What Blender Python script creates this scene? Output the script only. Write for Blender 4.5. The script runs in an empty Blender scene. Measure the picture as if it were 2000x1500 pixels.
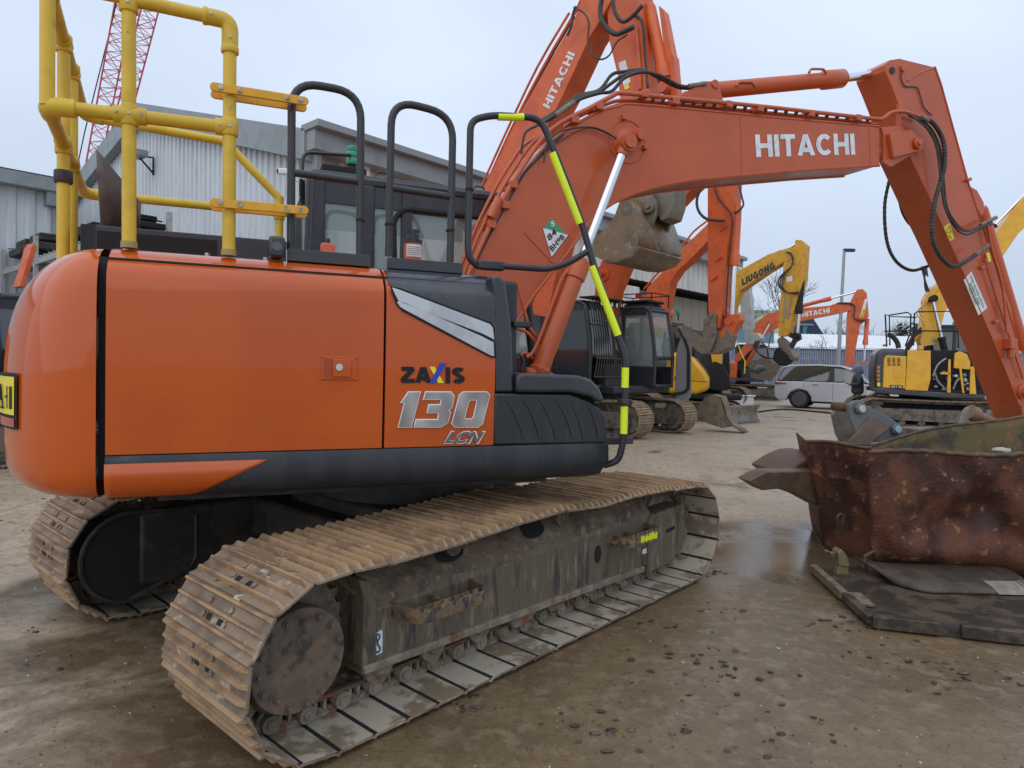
import bpy, bmesh, math, random
from math import radians as RAD, sin, cos, pi, sqrt
from mathutils import Vector as V, Matrix
random.seed(7)
sc = bpy.context.scene
COL = sc.collection
# ------------------------------------------------------------------ camera
F, PT, RL, EYE = 1312.76, .028, .0224, 1.53
FW = V((0, cos(PT), -sin(PT)))
_r0 = V((1, 0, 0)); _u0 = V((0, sin(PT), cos(PT)))
RT = cos(RL)*_r0 + sin(RL)*_u0
UP = -sin(RL)*_r0 + cos(RL)*_u0
CAM = V((0, 0, EYE))
cd = bpy.data.cameras.new('camera'); cam = bpy.data.objects.new('camera', cd); COL.objects.link(cam)
cd.sensor_width = 36; cd.lens = F/2000*36; cd.clip_start = .05; cd.clip_end = 3000
m = Matrix((RT, UP, -FW)).transposed().to_4x4(); m.translation = CAM
cam.matrix_world = m
sc.camera = cam
def ray(x, y): return RT*((x-1000)/F) - UP*((y-750)/F) + FW
class Frame:
    """a standing place on the ground: a forward, b to the left, z up"""
    def __init__(s, ox, oy, th, oz=0):
        s.o = V((ox, oy, oz)); s.th = th
        s.A = V((cos(th), sin(th), 0)); s.B = V((-sin(th), cos(th), 0))
    def pb(s, x, y, b):
        d = ray(x, y); t = (b-(CAM-s.o).dot(s.B))/d.dot(s.B); p = CAM+d*t-s.o
        return (p.dot(s.A), p.z)
    def pa(s, x, y, a):
        d = ray(x, y); t = (a-(CAM-s.o).dot(s.A))/d.dot(s.A); p = CAM+d*t-s.o
        return (p.dot(s.B), p.z)
    def pz(s, x, y, z):
        d = ray(x, y); t = (z-(CAM-s.o).z)/d.z; p = CAM+d*t-s.o
        return (p.dot(s.A), p.dot(s.B))
    def P(s, b, pts): return [s.pb(x, y, b) for x, y in pts]
    def P3(s, b, pts):
        out = []
        for q in pts:
            bb = q[2] if len(q) > 2 else b
            a, z = s.pb(q[0], q[1], bb); out.append(V((a, bb, z)))
        return out
    def loc(s, w):
        p = V(w)-s.o; return V((p.dot(s.A), p.dot(s.B), p.z))
# ------------------------------------------------------------------ materials
MATS = {}
def mat(name, c1, c2=None, rough=.5, metal=0, scale=6, lo=.45, hi=.6, coat=0, cior=1.5, crough=.04, bump=0, bscale=60, c3=None, s3=25, lo3=.58, hi3=.68,
        r2=None, stretch=(1, 1, 1), alpha=None, world=False, trans=0, emit=0, spec=.5, detail=6, bdist=.01, amt=1, amt3=1, warp=0):
    M = bpy.data.materials.new(name); M.use_nodes = True; nt = M.node_tree; N = nt.nodes; L = nt.links
    b = N['Principled BSDF']
    b.inputs['Roughness'].default_value = rough; b.inputs['Metallic'].default_value = metal
    b.inputs['Coat Weight'].default_value = coat; b.inputs['Coat Roughness'].default_value = crough; b.inputs['Coat IOR'].default_value = cior
    b.inputs['Specular IOR Level'].default_value = spec
    b.inputs['Transmission Weight'].default_value = trans
    b.inputs['Base Color'].default_value = (*c1, 1)
    if alpha is not None: b.inputs['Alpha'].default_value = alpha
    if emit: b.inputs['Emission Color'].default_value = (*c1, 1); b.inputs['Emission Strength'].default_value = emit
    if c2 or bump:
        tc = N.new('ShaderNodeTexCoord'); mp = N.new('ShaderNodeMapping'); mp.inputs['Scale'].default_value = stretch
        L.new(N.new('ShaderNodeNewGeometry').outputs['Position'] if world else tc.outputs['Object'], mp.inputs['Vector'])
    def noise(sc_, det=detail):
        n = N.new('ShaderNodeTexNoise'); n.inputs['Scale'].default_value = sc_; n.inputs['Detail'].default_value = det
        n.inputs['Roughness'].default_value = .62; n.inputs['Distortion'].default_value = warp
        L.new(mp.outputs['Vector'], n.inputs['Vector']); return n
    def ramp(n, a, c, k=1):
        r = N.new('ShaderNodeMapRange'); r.interpolation_type = 'SMOOTHSTEP'
        r.inputs['From Min'].default_value = a; r.inputs['From Max'].default_value = c; r.inputs['To Max'].default_value = k
        L.new(n.outputs['Fac'], r.inputs['Value']); return r
    out = None
    if c2:
        r = ramp(noise(scale), lo, hi, amt)
        mx = N.new('ShaderNodeMix'); mx.data_type = 'RGBA'
        mx.inputs[6].default_value = (*c1, 1); mx.inputs[7].default_value = (*c2, 1)
        L.new(r.outputs['Result'], mx.inputs[0]); out = mx.outputs[2]
        if r2 is not None:
            q = N.new('ShaderNodeMapRange'); q.inputs['To Min'].default_value = rough; q.inputs['To Max'].default_value = r2
            L.new(r.outputs['Result'], q.inputs['Value']); L.new(q.outputs['Result'], b.inputs['Roughness'])
        if c3:
            r3 = ramp(noise(s3), lo3, hi3, amt3)
            m3 = N.new('ShaderNodeMix'); m3.data_type = 'RGBA'
            L.new(out, m3.inputs[6]); m3.inputs[7].default_value = (*c3, 1)
            L.new(r3.outputs['Result'], m3.inputs[0]); out = m3.outputs[2]
        L.new(out, b.inputs['Base Color'])
    if bump:
        bp = N.new('ShaderNodeBump'); bp.inputs['Strength'].default_value = bump; bp.inputs['Distance'].default_value = bdist
        L.new(noise(bscale, 4).outputs['Fac'], bp.inputs['Height']); L.new(bp.outputs['Normal'], b.inputs['Normal'])
    MATS[name] = M; return M
# ------------------------------------------------------------------ mesh builder
class MB:
    def __init__(s): s.v = []; s.f = []; s.mi = []; s.cur = 0
    def add(s, vs, fs):
        o = len(s.v); s.v += [tuple(x) for x in vs]; s.f += [tuple(i+o for i in f) for f in fs]; s.mi += [s.cur]*len(fs); return s
    def m(s, i): s.cur = i; return s
    def box(s, x0, x1, y0, y1, z0, z1, M=None):
        vs = [V((x, y, z)) for z in (z0, z1) for y in (y0, y1) for x in (x0, x1)]
        if M is not None: vs = [M @ v for v in vs]
        return s.add(vs, [(0, 2, 3, 1), (4, 5, 7, 6), (0, 1, 5, 4), (2, 6, 7, 3), (0, 4, 6, 2), (1, 3, 7, 5)])
    def obox(s, c, ax, ay, az):
        c = V(c); ax = V(ax); ay = V(ay); az = V(az)
        vs = [c+ax*i+ay*j+az*k for k in (-1, 1) for j in (-1, 1) for i in (-1, 1)]
        return s.add(vs, [(0, 2, 3, 1), (4, 5, 7, 6), (0, 1, 5, 4), (2, 6, 7, 3), (0, 4, 6, 2), (1, 3, 7, 5)])
    def prism(s, pts, b0, b1, M=None):
        """polygon in the a,z plane pulled from b0 to b1"""
        n = len(pts)
        if sum(pts[i][0]*pts[(i+1) % n][1]-pts[(i+1) % n][0]*pts[i][1] for i in range(n)) < 0: pts = pts[::-1]
        if b0 > b1: b0, b1 = b1, b0
        vs = [V((p[0], b0, p[1])) for p in pts]+[V((p[0], b1, p[1])) for p in pts]
        if M is not None: vs = [M @ v for v in vs]
        return s.add(vs, [tuple(range(n)), tuple(range(2*n-1, n-1, -1))]+[(i, i+n, (i+1) % n+n, (i+1) % n) for i in range(n)])
    def cyl(s, p, q, r, r2=None, n=20, cap=True):
        p = V(p); q = V(q); r2 = r if r2 is None else r2
        d = (q-p).normalized(); u = d.orthogonal().normalized(); w = d.cross(u)
        vs = [p+(u*cos(2*pi*i/n)+w*sin(2*pi*i/n))*r for i in range(n)]+[q+(u*cos(2*pi*i/n)+w*sin(2*pi*i/n))*r2 for i in range(n)]
        fs = [(i, (i+1) % n, (i+1) % n+n, i+n) for i in range(n)]
        if cap: fs += [tuple(range(n-1, -1, -1)), tuple(range(n, 2*n))]
        return s.add(vs, fs)
    def tube(s, path, r, n=10, cap=True, closed=False):
        path = [V(p) for p in path]; k = len(path)
        rr = r if isinstance(r, (list, tuple)) else [r]*k
        vs = []; u = None
        for i in range(k):
            if closed: d = path[(i+1) % k]-path[i-1]
            else: d = path[min(i+1, k-1)]-path[max(i-1, 0)]
            d.normalize()
            if u is None: u = d.orthogonal().normalized()
            u = (u-d*u.dot(d))
            u = u.normalized() if u.length > 1e-6 else d.orthogonal().normalized()
            w = d.cross(u)
            vs += [path[i]+(u*cos(2*pi*j/n)+w*sin(2*pi*j/n))*rr[i] for j in range(n)]
        fs = []
        for i in range(k if closed else k-1):
            a = i*n; c = ((i+1) % k)*n
            fs += [(a+j, a+(j+1) % n, c+(j+1) % n, c+j) for j in range(n)]
        if cap and not closed: fs += [tuple(range(n-1, -1, -1)), tuple(range((k-1)*n, k*n))]
        return s.add(vs, fs)
    def lathe(s, prof, o, ax, n=24):
        """prof: (distance along ax, radius)"""
        o = V(o); d = V(ax).normalized(); u = d.orthogonal().normalized(); w = d.cross(u); k = len(prof)
        vs = [o+d*h+(u*cos(2*pi*j/n)+w*sin(2*pi*j/n))*r for h, r in prof for j in range(n)]
        fs = [(i*n+j, i*n+(j+1) % n, (i+1)*n+(j+1) % n, (i+1)*n+j) for i in range(k-1) for j in range(n)]
        fs += [tuple(range(n-1, -1, -1)), tuple(range((k-1)*n, k*n))]
        return s.add(vs, fs)
    def grid(s, rows):
        n = len(rows[0]); vs = [p for r in rows for p in r]
        return s.add(vs, [(i*n+j, i*n+j+1, (i+1)*n+j+1, (i+1)*n+j) for i in range(len(rows)-1) for j in range(n-1)])
    def blob(s, c, r, n=6, j=.25, sq=(1, 1, 1)):
        c = V(c); vs = []; k = n
        for i in range(1, k):
            for q in range(k+1):
                t = pi*i/k; p = 2*pi*q/(k+1); rr = r*(1+random.uniform(-j, j))
                vs.append(c+V((sin(t)*cos(p)*sq[0], sin(t)*sin(p)*sq[1], cos(t)*sq[2]))*rr)
        vs += [c+V((0, 0, r*sq[2])), c-V((0, 0, r*sq[2]))]; w = k+1; fs = []
        for i in range(k-2):
            for q in range(w): fs.append((i*w+q, (i+1)*w+q, (i+1)*w+(q+1) % w, i*w+(q+1) % w))
        T = len(vs)-2
        fs += [(T, q, (q+1) % w) for q in range(w)]+[(T+1, (k-2)*w+(q+1) % w, (k-2)*w+q) for q in range(w)]
        return s.add(vs, fs)
    def build(s, name, mats, parent=None, bevel=0, smooth=35, solid=0, seg=2, label=None, loc=None):
        me = bpy.data.meshes.new(name); me.from_pydata(s.v, [], s.f)
        if not isinstance(mats, (list, tuple)): mats = [mats]
        for q in mats: me.materials.append(q)
        me.polygons.foreach_set('material_index', s.mi)
        bm = bmesh.new(); bm.from_mesh(me)
        bmesh.ops.recalc_face_normals(bm, faces=bm.faces)
        bm.to_mesh(me); bm.free()
        if smooth:
            me.polygons.foreach_set('use_smooth', [True]*len(me.polygons)); me.set_sharp_from_angle(angle=RAD(smooth))
        o = bpy.data.objects.new(name, me); COL.objects.link(o)
        if parent is not None: o.parent = parent
        if loc is not None: o.location = loc
        if solid:
            md = o.modifiers.new('thick', 'SOLIDIFY'); md.thickness = solid; md.offset = 0
        if bevel:
            md = o.modifiers.new('bevel', 'BEVEL'); md.width = bevel; md.segments = seg; md.limit_method = 'ANGLE'; md.angle_limit = RAD(40)
            md.harden_normals = False
        if label: o['label'] = label
        return o
def thing(name, label, cat, fr=None, loc=(0, 0, 0), rz=0, group=None):
    o = bpy.data.objects.new(name, None); COL.objects.link(o); o.empty_display_size = .2
    if fr: o.location = fr.o; o.rotation_euler = (0, 0, fr.th)
    else: o.location = loc; o.rotation_euler = (0, 0, rz)
    return tag(o, label, cat, group)
def tag(o, label, cat, group=None):
    o['label'] = label; o['category'] = cat
    if group: o['group'] = group
    return o
def struct(o): o['kind'] = 'structure'; return o
def smooth_path(pts, n=5):
    """catmull-rom through the points"""
    pts = [V(p) for p in pts]; out = []
    for i in range(len(pts)-1):
        p0 = pts[max(i-1, 0)]; p1 = pts[i]; p2 = pts[i+1]; p3 = pts[min(i+2, len(pts)-1)]
        for k in range(n):
            t = k/n; out.append(.5*((2*p1)+(p2-p0)*t+(2*p0-5*p1+4*p2-p3)*t*t+(-p0+3*p1-3*p2+p3)*t**3))
    return out+[pts[-1]]
def bend(pts, r=.08, n=5):
    """straight runs with rounded corners"""
    pts = [V(p) for p in pts]; out = [pts[0]]
    for i in range(1, len(pts)-1):
        a = pts[i-1]-pts[i]; c = pts[i+1]-pts[i]; k = min(r, a.length*.45, c.length*.45)
        p = pts[i]+a.normalized()*k; q = pts[i]+c.normalized()*k
        for j in range(n+1):
            t = j/n; out.append(p*(1-t)**2+pts[i]*2*t*(1-t)+q*t*t)
    return out+[pts[-1]]
def text_mesh(txt, bold=0, shear=0, extrude=.01):
    cu = bpy.data.curves.new('t', 'FONT'); cu.body = txt; cu.size = 1; cu.offset = bold; cu.shear = shear; cu.extrude = extrude; cu.resolution_u = 6
    cu.space_character = 1+bold*2.2
    o = bpy.data.objects.new('t', cu); COL.objects.link(o)
    dg = bpy.context.evaluated_depsgraph_get(); me = bpy.data.meshes.new_from_object(o.evaluated_get(dg))
    bpy.data.objects.remove(o); bpy.data.curves.remove(cu); return me
def text(name, txt, mt, parent, p0, px, py, bold=.02, shear=0, out=None, depth=.002):
    """text filling the parallelogram p0 -> px (end of baseline), py (top of first letter)"""
    me = text_mesh(txt, bold, shear); me.name = name
    p0 = V(p0); X = V(px)-p0; Y = V(py)-p0; Nn = X.cross(Y).normalized() if out is None else V(out)
    xs = [v.co.x for v in me.vertices]; ys = [v.co.y for v in me.vertices]; x0, x1, y0, y1 = min(xs), max(xs), min(ys), max(ys)
    for v in me.vertices:
        c = v.co.copy(); v.co = p0+X*((c.x-x0)/(x1-x0))+Y*((c.y-y0)/(y1-y0))+Nn*(depth if c.z > 0 else depth*.3)
    me.materials.clear(); me.materials.append(mt)
    o = bpy.data.objects.new(name, me); COL.objects.link(o); o.parent = parent; return o
def ptext(name, txt, mt, parent, fr, b, q0, q1, q2, **k):
    P = fr.P3(b, [q0, q1, q2]); return text(name, txt, mt, parent, *P, **k)
# heavy sans lettering drawn as mitred strokes
def _arc(cx, cy, rx, ry, a0, a1, n=8): return [(cx+rx*cos(RAD(a0+(a1-a0)*k/n)), cy+ry*sin(RAD(a0+(a1-a0)*k/n))) for k in range(n+1)]
def glyphs(w):
    h = w/2; T = 1-h
    S_ = _arc(.36, .74, .36-h, .26-h, 25, 180, 8)+_arc(.36, .26, .36-h, .26-h, 90, -155, 9)[0:]
    S_ = _arc(.36, .725, .36-h, .275-h, 20, 240, 8)+_arc(.36, .275, .36-h, .275-h, 60, -160, 8)
    return {'H': (.74, [[(h, 0), (h, 1)], [(.74-h, 0), (.74-h, 1)], [(h, .5), (.74-h, .5)]]), 'I': (w, [[(h, 0), (h, 1)]]),
     'T': (.66, [[(0, T), (.66, T)], [(.33, 0), (.33, T)]]), 'A': (.80, [[(h*.9, 0), (.40-h*.1, 1), ], [(.80-h*.9, 0), (.40+h*.1, 1)], [(.2, .27), (.6, .27)]]),
     'C': (.76, [_arc(.40, .5, .40-h, .5-h, 42, 318, 14)]), 'G': (.78, [_arc(.40, .5, .40-h, .5-h, 42, 300, 14)+[(.78-h, .12), (.78-h, .48)], [(.42, .45), (.78, .45)]]),
     'O': (.80, [_arc(.40, .5, .40-h, .5-h, 90, 450, 20)]), 'Z': (.66, [[(0, T), (.66-h*.4, T)], [(h*.2, h*.9), (.66-h*.6, 1-h*.9)], [(0, h), (.66, h)]]),
     'S': (.70, [S_]), 'L': (.56, [[(h, 0), (h, 1)], [(h, h), (.56, h)]]), 'U': (.72, [[(h, 1), (h, .42)]+_arc(.36, .36, .36-h, .36-h, 180, 360, 8)+[(.72-h, 1)]]),
     'N': (.74, [[(h, 0), (h, 1)], [(.74-h, 0), (.74-h, 1)], [(h, 1-h*.6), (.74-h, h*.6)]]), 'E': (.60, [[(h, 0), (h, 1)], [(h, h), (.60, h)], [(h, .5), (.56, .5)], [(h, T), (.60, T)]]), ' ': (.3, [])}
def block(name, txt, mt, par, p0, px, py, w=.2, gap=.10, lean=0, depth=.002):
    G_ = glyphs(w); mb = MB(); x = 0; n_ = 0
    for ch in txt:
        W_, st = G_[ch]
        for pl in st:
            n_ += 1; k = len(pl); ptsL = []; ptsR = []
            for i in range(k):
                a = V(pl[max(i-1, 0)]); c = V(pl[min(i+1, k-1)]); b = V(pl[i])
                d1 = (b-a).normalized() if i else (c-b).normalized(); d2 = (c-b).normalized() if i < k-1 else d1
                n1 = V((-d1.y, d1.x)); n2 = V((-d2.y, d2.x)); m_ = n1+n2; m_ = m_*(w/2*2/max(.7, m_.dot(m_)))
                ptsL.append(b+m_); ptsR.append(b-m_)
            vs = [V((p.x+x+lean*p.y, min(1, max(0, p.y)), n_*.00006)) for p in ptsL+ptsR]
            mb.add(vs, [(i, i+1, k+i+1, k+i) for i in range(k-1)])
        x += W_+gap
    x -= gap; p0 = V(p0); X = V(px)-p0; Y = V(py)-p0; Nn = X.cross(Y).normalized()
    mb.v = [tuple(p0+X*(v[0]/x)+Y*v[1]+Nn*(depth+v[2])) for v in mb.v]
    me = bpy.data.meshes.new(name); me.from_pydata(mb.v, [], mb.f); me.materials.append(mt); o = bpy.data.objects.new(name, me); COL.objects.link(o); o.parent = par; return o
def pblock(name, txt, mt, par, fr, b, q0, q1, q2, **k): return block(name, txt, mt, par, *fr.P3(b, [q0, q1, q2]), **k)
def copy_thing(o):
    c = o.copy(); COL.objects.link(c)
    for ch in list(o.children):
        d = ch.copy(); COL.objects.link(d); d.parent = c
        for g in list(ch.children):
            e = g.copy(); COL.objects.link(e); e.parent = d
    return c
# ------------------------------------------------------------------ palette
OR = mat('orange_gloss', (.54, .086, .002), (.49, .076, .002), rough=.5, spec=.1, scale=1.5, coat=1, cior=1.5, crough=.04, bump=.5, bscale=2.6, bdist=.010, c3=(.40, .10, .03), s3=70, lo3=.70, hi3=.76)
OB = mat('orange_boom', (.52, .096, .024), (.46, .082, .019), rough=.5, spec=.3, scale=3, lo=.4, hi=.7, coat=.6, cior=1.5, crough=.2, bump=.03, bscale=120, bdist=.002, c3=(.40, .06, .02), s3=18, lo3=.68, hi3=.74)
OR2 = mat('orange_worn', (.66, .125, .03), (.55, .09, .02), rough=.42, scale=4, c3=(.22, .12, .07), s3=22, lo3=.6, hi3=.72, bump=.05)
BK = mat('charcoal_plastic', (.023, .025, .031), (.034, .036, .042), rough=.42, scale=7, bump=.12, bscale=220, bdist=.001, c3=(.07, .07, .07), s3=45, lo3=.66, hi3=.76, stretch=(1, 1, .3))
BKG = mat('black_gloss', (.03, .033, .042), (.042, .046, .055), rough=.28, scale=5, coat=.3)
BKM = mat('black_tube', (.028, .028, .032), rough=.33)
BLK = mat('black_matt', (.012, .012, .013), rough=.8)
DK = mat('dark_steel', (.03, .028, .026), (.06, .05, .04), rough=.6, scale=8)
RUB = mat('hose_rubber', (.03, .028, .028), (.05, .047, .042), rough=.55, scale=12)
YT = mat('yellow_rail', (.72, .47, .035), (.62, .40, .03), rough=.42, scale=5, c3=(.30, .24, .08), s3=14, lo3=.62, hi3=.75, bump=.05, bscale=90)
YC = mat('yellow_clamp', (.78, .40, .02), (.70, .35, .02), rough=.4, scale=8)
HV = mat('hi_vis_tape', (.78, .92, .02), rough=.45, emit=0)
CH = mat('chrome', (.75, .77, .80), rough=.12, metal=1)
ST = mat('bolt_steel', (.42, .40, .38), (.25, .2, .16), rough=.4, metal=.9, scale=40)
WH = mat('white_paint', (.78, .79, .80), (.68, .69, .70), rough=.5, scale=9)
GRN = mat('green_print', (.05, .30, .16), rough=.5)
SHOE = mat('track_shoe_rust', (.28, .205, .14), (.155, .115, .082), rough=.72, world=True, scale=4, lo=.42, hi=.62, c3=(.42, .35, .26), s3=9, lo3=.56, hi3=.66, bump=.8, bscale=90, bdist=.006, r2=.6)
SHOG = mat('grouser_worn', (.38, .245, .135), (.25, .155, .09), rough=.6, world=True, scale=6, lo=.45, hi=.6, c3=(.42, .25, .10), s3=14, bump=.5, bscale=90)
SHIN = mat('track_shoe_inner', (.43, .375, .29), (.22, .165, .105), rough=.7, world=True, scale=4.5, lo=.47, hi=.56, c3=(.40, .38, .34), s3=16, lo3=.55, hi3=.7, bump=.3, bscale=60, bdist=.004)
CHN = mat('track_chain_mud', (.19, .155, .115), (.27, .225, .17), rough=.7, scale=14, c3=(.20, .09, .04), s3=9, lo3=.55, hi3=.62, bump=.5, bscale=60)
MUD = mat('frame_mud', (.135, .108, .074), (.034, .034, .039), rough=.6, scale=14, lo=.50, hi=.64, amt=.75, stretch=(1, 1, .2), c3=(.23, .19, .13), s3=22, lo3=.54, hi3=.66, bump=.4, bscale=50)
MUDT = mat('frame_top_mud', (.16, .115, .075), (.09, .066, .045), rough=.75, scale=6, c3=(.24, .19, .135), s3=15, lo3=.52, hi3=.64, bump=1, bscale=28, bdist=.02)
HUB = mat('hub_rust', (.13, .098, .074), (.18, .125, .085), rough=.6, scale=13, c3=(.05, .04, .035), s3=5, lo3=.5, hi3=.6, bump=.4, bscale=90)
GL = mat('cab_glass', (.42, .52, .50), rough=.03, alpha=.34, spec=1, coat=1, cior=2.1)
GLD = mat('dark_glass', (.035, .045, .048), rough=.04, spec=1, coat=.5)
GB = mat('green_beacon', (.0, .32, .16), rough=.15, spec=.8, alpha=.85)
AMB = mat('amber_lens', (.75, .20, .02), rough=.2)
YW = mat('warning_yellow', (.85, .70, .04), rough=.4)
RD = mat('reflector_red', (.45, .03, .03), rough=.2, coat=.5)
YL = mat('yellow_machine', (.78, .42, .02), (.70, .36, .015), rough=.35, scale=3, coat=.3, c3=(.35, .24, .08), s3=20, lo3=.64, hi3=.75)
YLW = mat('yellow_worn', (.68, .36, .025), (.56, .29, .02), rough=.5, scale=5, c3=(.25, .17, .08), s3=18, lo3=.58, hi3=.7)
STL = mat('bucket_steel', (.14, .115, .085), (.085, .075, .06), rough=.5, scale=5, metal=.3, c3=(.22, .135, .07), s3=10, lo3=.5, hi3=.62, bump=.3, bscale=40)
GRY = mat('grey_galv', (.34, .36, .37), (.28, .29, .30), rough=.5, metal=.4, scale=10)
# ================================================================== the big orange excavator in front
HF = Frame(-.687, 4.489, .392)
hero = thing('excavator', 'large glossy orange excavator in the foreground with yellow pipe guard rail and muddy tracks', 'excavator', HF)
S = -1.24                                     # b of the right side panels
# ---- counterweight
CR = 2.13
def cw_a(b, R=CR, e=1.243): return -1.60-(R-1.60)*max(0, 1-min(1, abs(b)/e)**2.2)**(1/2.2)
def cw_ring(iR, ie):
    R = CR-iR*1.15; e = 1.24-ie; out = []
    for k in range(31):
        t = pi*k/30; c_, s_ = cos(t), sin(t); out.append((-1.60-(R-1.60)*abs(s_)**(2/2.2), -e*(abs(c_)**(2/2.2))*(1 if c_ > 0 else -1)))
    return out
CWL = [(.925, .32, .30), (.924, .20, .20), (.933, .115, .085), (.955, .06, .032), (1.0, .02, .004), (1.08, 0, -.003), (1.2, 0, -.003), (1.42, 0, -.003), (1.58, .01, -.003), (1.70, .03, 0), (1.80, .065, .003), (1.87, .11, .014), (1.93, .165, .050), (1.97, .23, .105), (1.995, .30, .19), (2.006, .40, .33)]
mb = MB(); rows = [[V((a, b, z)) for a, b in cw_ring(i, j)] for z, i, j in CWL]
mb.grid(rows)
n = len(rows[0]); T = (len(rows)-1)*n
mb.f.append(tuple(range(T, T+n))); mb.f.append(tuple(range(n-1, -1, -1))); mb.mi += [0, 0]
cw = mb.build('counterweight', OR, hero, smooth=50)
md = cw.modifiers.new('sub', 'SUBSURF'); md.levels = 1; md.render_levels = 1
# ---- warning sticker bent round the counterweight
def cw_patch(b0, b1, z0, z1, off, nn=6):
    rows = []
    for k in range(nn+1):
        b = b0+(b1-b0)*k/nn; a = cw_a(b, CR+off, 1.243+off)-off
        rows.append([V((a, b, z0)), V((a, b, z1))])
    return rows
mb = MB(); mb.grid(cw_patch(-1.062, -.76, 1.215, 1.45, .004)); mb.m(1).grid(cw_patch(-1.05, -.79, 1.275, 1.435, .006))
mb.m(2).grid(cw_patch(-1.05, -.79, 1.225, 1.262, .006))
for q in ((-1.035, -1.015), (-.99, -.98)): mb.m(0).grid(cw_patch(q[0], q[1], 1.30, 1.395, .008, 2))
mb.grid(cw_patch(-.985, -.96, 1.345, 1.355, .008, 2))
st = mb.build('warning_sticker', [BLK, YW, RD], hero, smooth=60, label='yellow and black warning sticker with red reflector strip')
mb = MB()
def cwp(b, z): return V((cw_a(b, CR+.009, 1.252)-.009, b, z))
for p, q in (((-.94, 1.30), (-.84, 1.30)), ((-.84, 1.30), (-.89, 1.40)), ((-.89, 1.40), (-.94, 1.30)), ((-.89, 1.33), (-.89, 1.37))): mb.tube([cwp(*p), cwp(*q)], .0035, 4)
mb.build('symbol', BLK, st)
# ---- hood: rear door, front panel
HP = [(S, 1.124), (S-.004, 1.30), (S-.004, 1.60), (S, 1.80), (S+.004, 1.862), (S+.012, 1.885), (S+.035, 1.915), (S+.075, 1.952), (S+.13, 1.982), (S+.20, 1.998), (S+.32, 2.004), (-.45, 2.006)]
def hood_piece(name, a0, a1, mt, prof=HP, inset=0, parent=hero, n=10):
    mb = MB(); rows = []
    for k in range(n+1):
        a = a0+(a1-a0)*k/n; rows.append([V((a, b+inset, z)) for b, z in prof])
    mb.grid(rows)
    # returned edges so that the panel shows a thickness at the seams
    for r in (rows[0], rows[-1]): mb.grid([r, [p+V((0, .03, -.0)) if p.z < 1.9 else p+V((0, 0, -.03)) for p in r]])
    o = mb.build(name, mt, parent, smooth=30); return o
mb = MB(); mb.box(-1.60, .13, -1.19, 1.15, 1.02, 1.94); mb.box(.14, .74, -1.19, -.35, 1.02, 1.40); mb.box(-1.6, .6, -1.05, 1.18, .945, 1.06)
mb.build('engine_bay', BLK, hero)
door = hood_piece('engine_door', -1.566, -.431, OR)
fp = hood_piece('front_panel', -.419, .135, OR, prof=HP[:5]+HP[5:])
# top left cover beyond the seam (other half of the hood)
mb = MB(); mb.box(-1.566, .30, -.45, 1.15, 1.955, 2.003); mb.build('hood_top', BK, hero, bevel=.01)
# door handle
A0, Z0 = HF.pb(627, 741, S); A1, Z1 = HF.pb(697, 697, S)
mb = MB(); t = .004
mb.obox(((A0+A1)/2, S-.006, (Z0+Z1)/2), ((A1-A0)/2, 0, 0), (0, .004, 0), (0, 0, (Z1-Z0)/2))
for a in (A0+.004, A1-.004):
    for z in (Z0+.004, Z1-.004): mb.blob((a, S-.010, z), .007, 6, 0)
h = mb.build('handle', OR, door, bevel=.002)
mb = MB(); c = (A0+A1)/2
mb.box(c-.030, c+.052, S-.018, S-.009, Z0+.012, Z1-.012); mb.build('lever', OR, door, bevel=.003)
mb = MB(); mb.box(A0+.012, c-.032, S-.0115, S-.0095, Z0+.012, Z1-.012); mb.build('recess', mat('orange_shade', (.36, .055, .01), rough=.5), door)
mb = MB(); mb.cyl((c-.002, S-.017, (Z0+Z1)/2+.004), (c-.002, S-.023, (Z0+Z1)/2+.004), .016); mb.build('lock', CH, door)
# black upper cover of the front panel, silver flashes, lettering
P = HF.P
off = S-.006
def decal(name, mt, poly, parent=fp, b=off, th=.003, bev=0): mb = MB(); mb.prism(poly, b, b-th); return mb.build(name, mt, parent, bevel=bev)
cov = P(S, [(757, 562), (960, 665), (966, 600)])
a_b, z_b = HF.pb(757, 562, S)
# the cover follows the hood section: rows from the slanted edge up over the crease
def cover():
    mb = MB(); rows = []
    zs = [None, 1.75, 1.80, 1.862, 1.885, 1.915, 1.952, 1.982, 1.998]
    bo = {1.862: S+.004, 1.885: S+.012, 1.915: S+.035, 1.952: S+.075, 1.982: S+.13, 1.998: S+.20, 1.80: S, 1.75: S-.001}
    n = 14
    for k in range(n+1):
        a = -.408+(.128+.408)*k/n
        z0 = 1.895-(a+.408)*(1.895-1.60)/(.128+.408) if k else 1.90
        row = []
        for z in zs:
            zz = z0 if z is None else max(z, z0)
            # b on the hood profile at zz
            bb = S-.004
            for (b1, z1), (b2, z2) in zip(HP[:-1], HP[1:]):
                if z1 <= zz <= z2: bb = b1+(b2-b1)*(zz-z1)/(z2-z1+1e-9)
            row.append(V((a, bb-.006, zz+.003)))
        rows.append(row)
    mb.grid(rows); return mb.build('dark_cover', BKG, fp, smooth=40)
cover()
SIL = mat('silver_flash', (.62, .63, .65), (.50, .51, .53), rough=.28, metal=.75, scale=4)
decal('silver_flash', SIL, P(S, [(765, 562), (781, 567), (955, 633), (961, 640), (964, 664), (940, 652), (778, 590), (770, 575)]), b=S-.010, th=.004, bev=.002)
decal('silver_flash', SIL, P(S, [(774, 590), (786, 589), (940, 657), (962, 669), (964, 696), (957, 695), (790, 606), (780, 600)]), b=S-.010, th=.004, bev=.002)
decal('flash_edge', BLK, P(S, [(761, 560), (782, 563), (958, 630), (966, 640), (967, 699), (958, 699), (786, 608), (774, 596)]), b=S-.007, th=.002)
fr = HF
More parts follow.
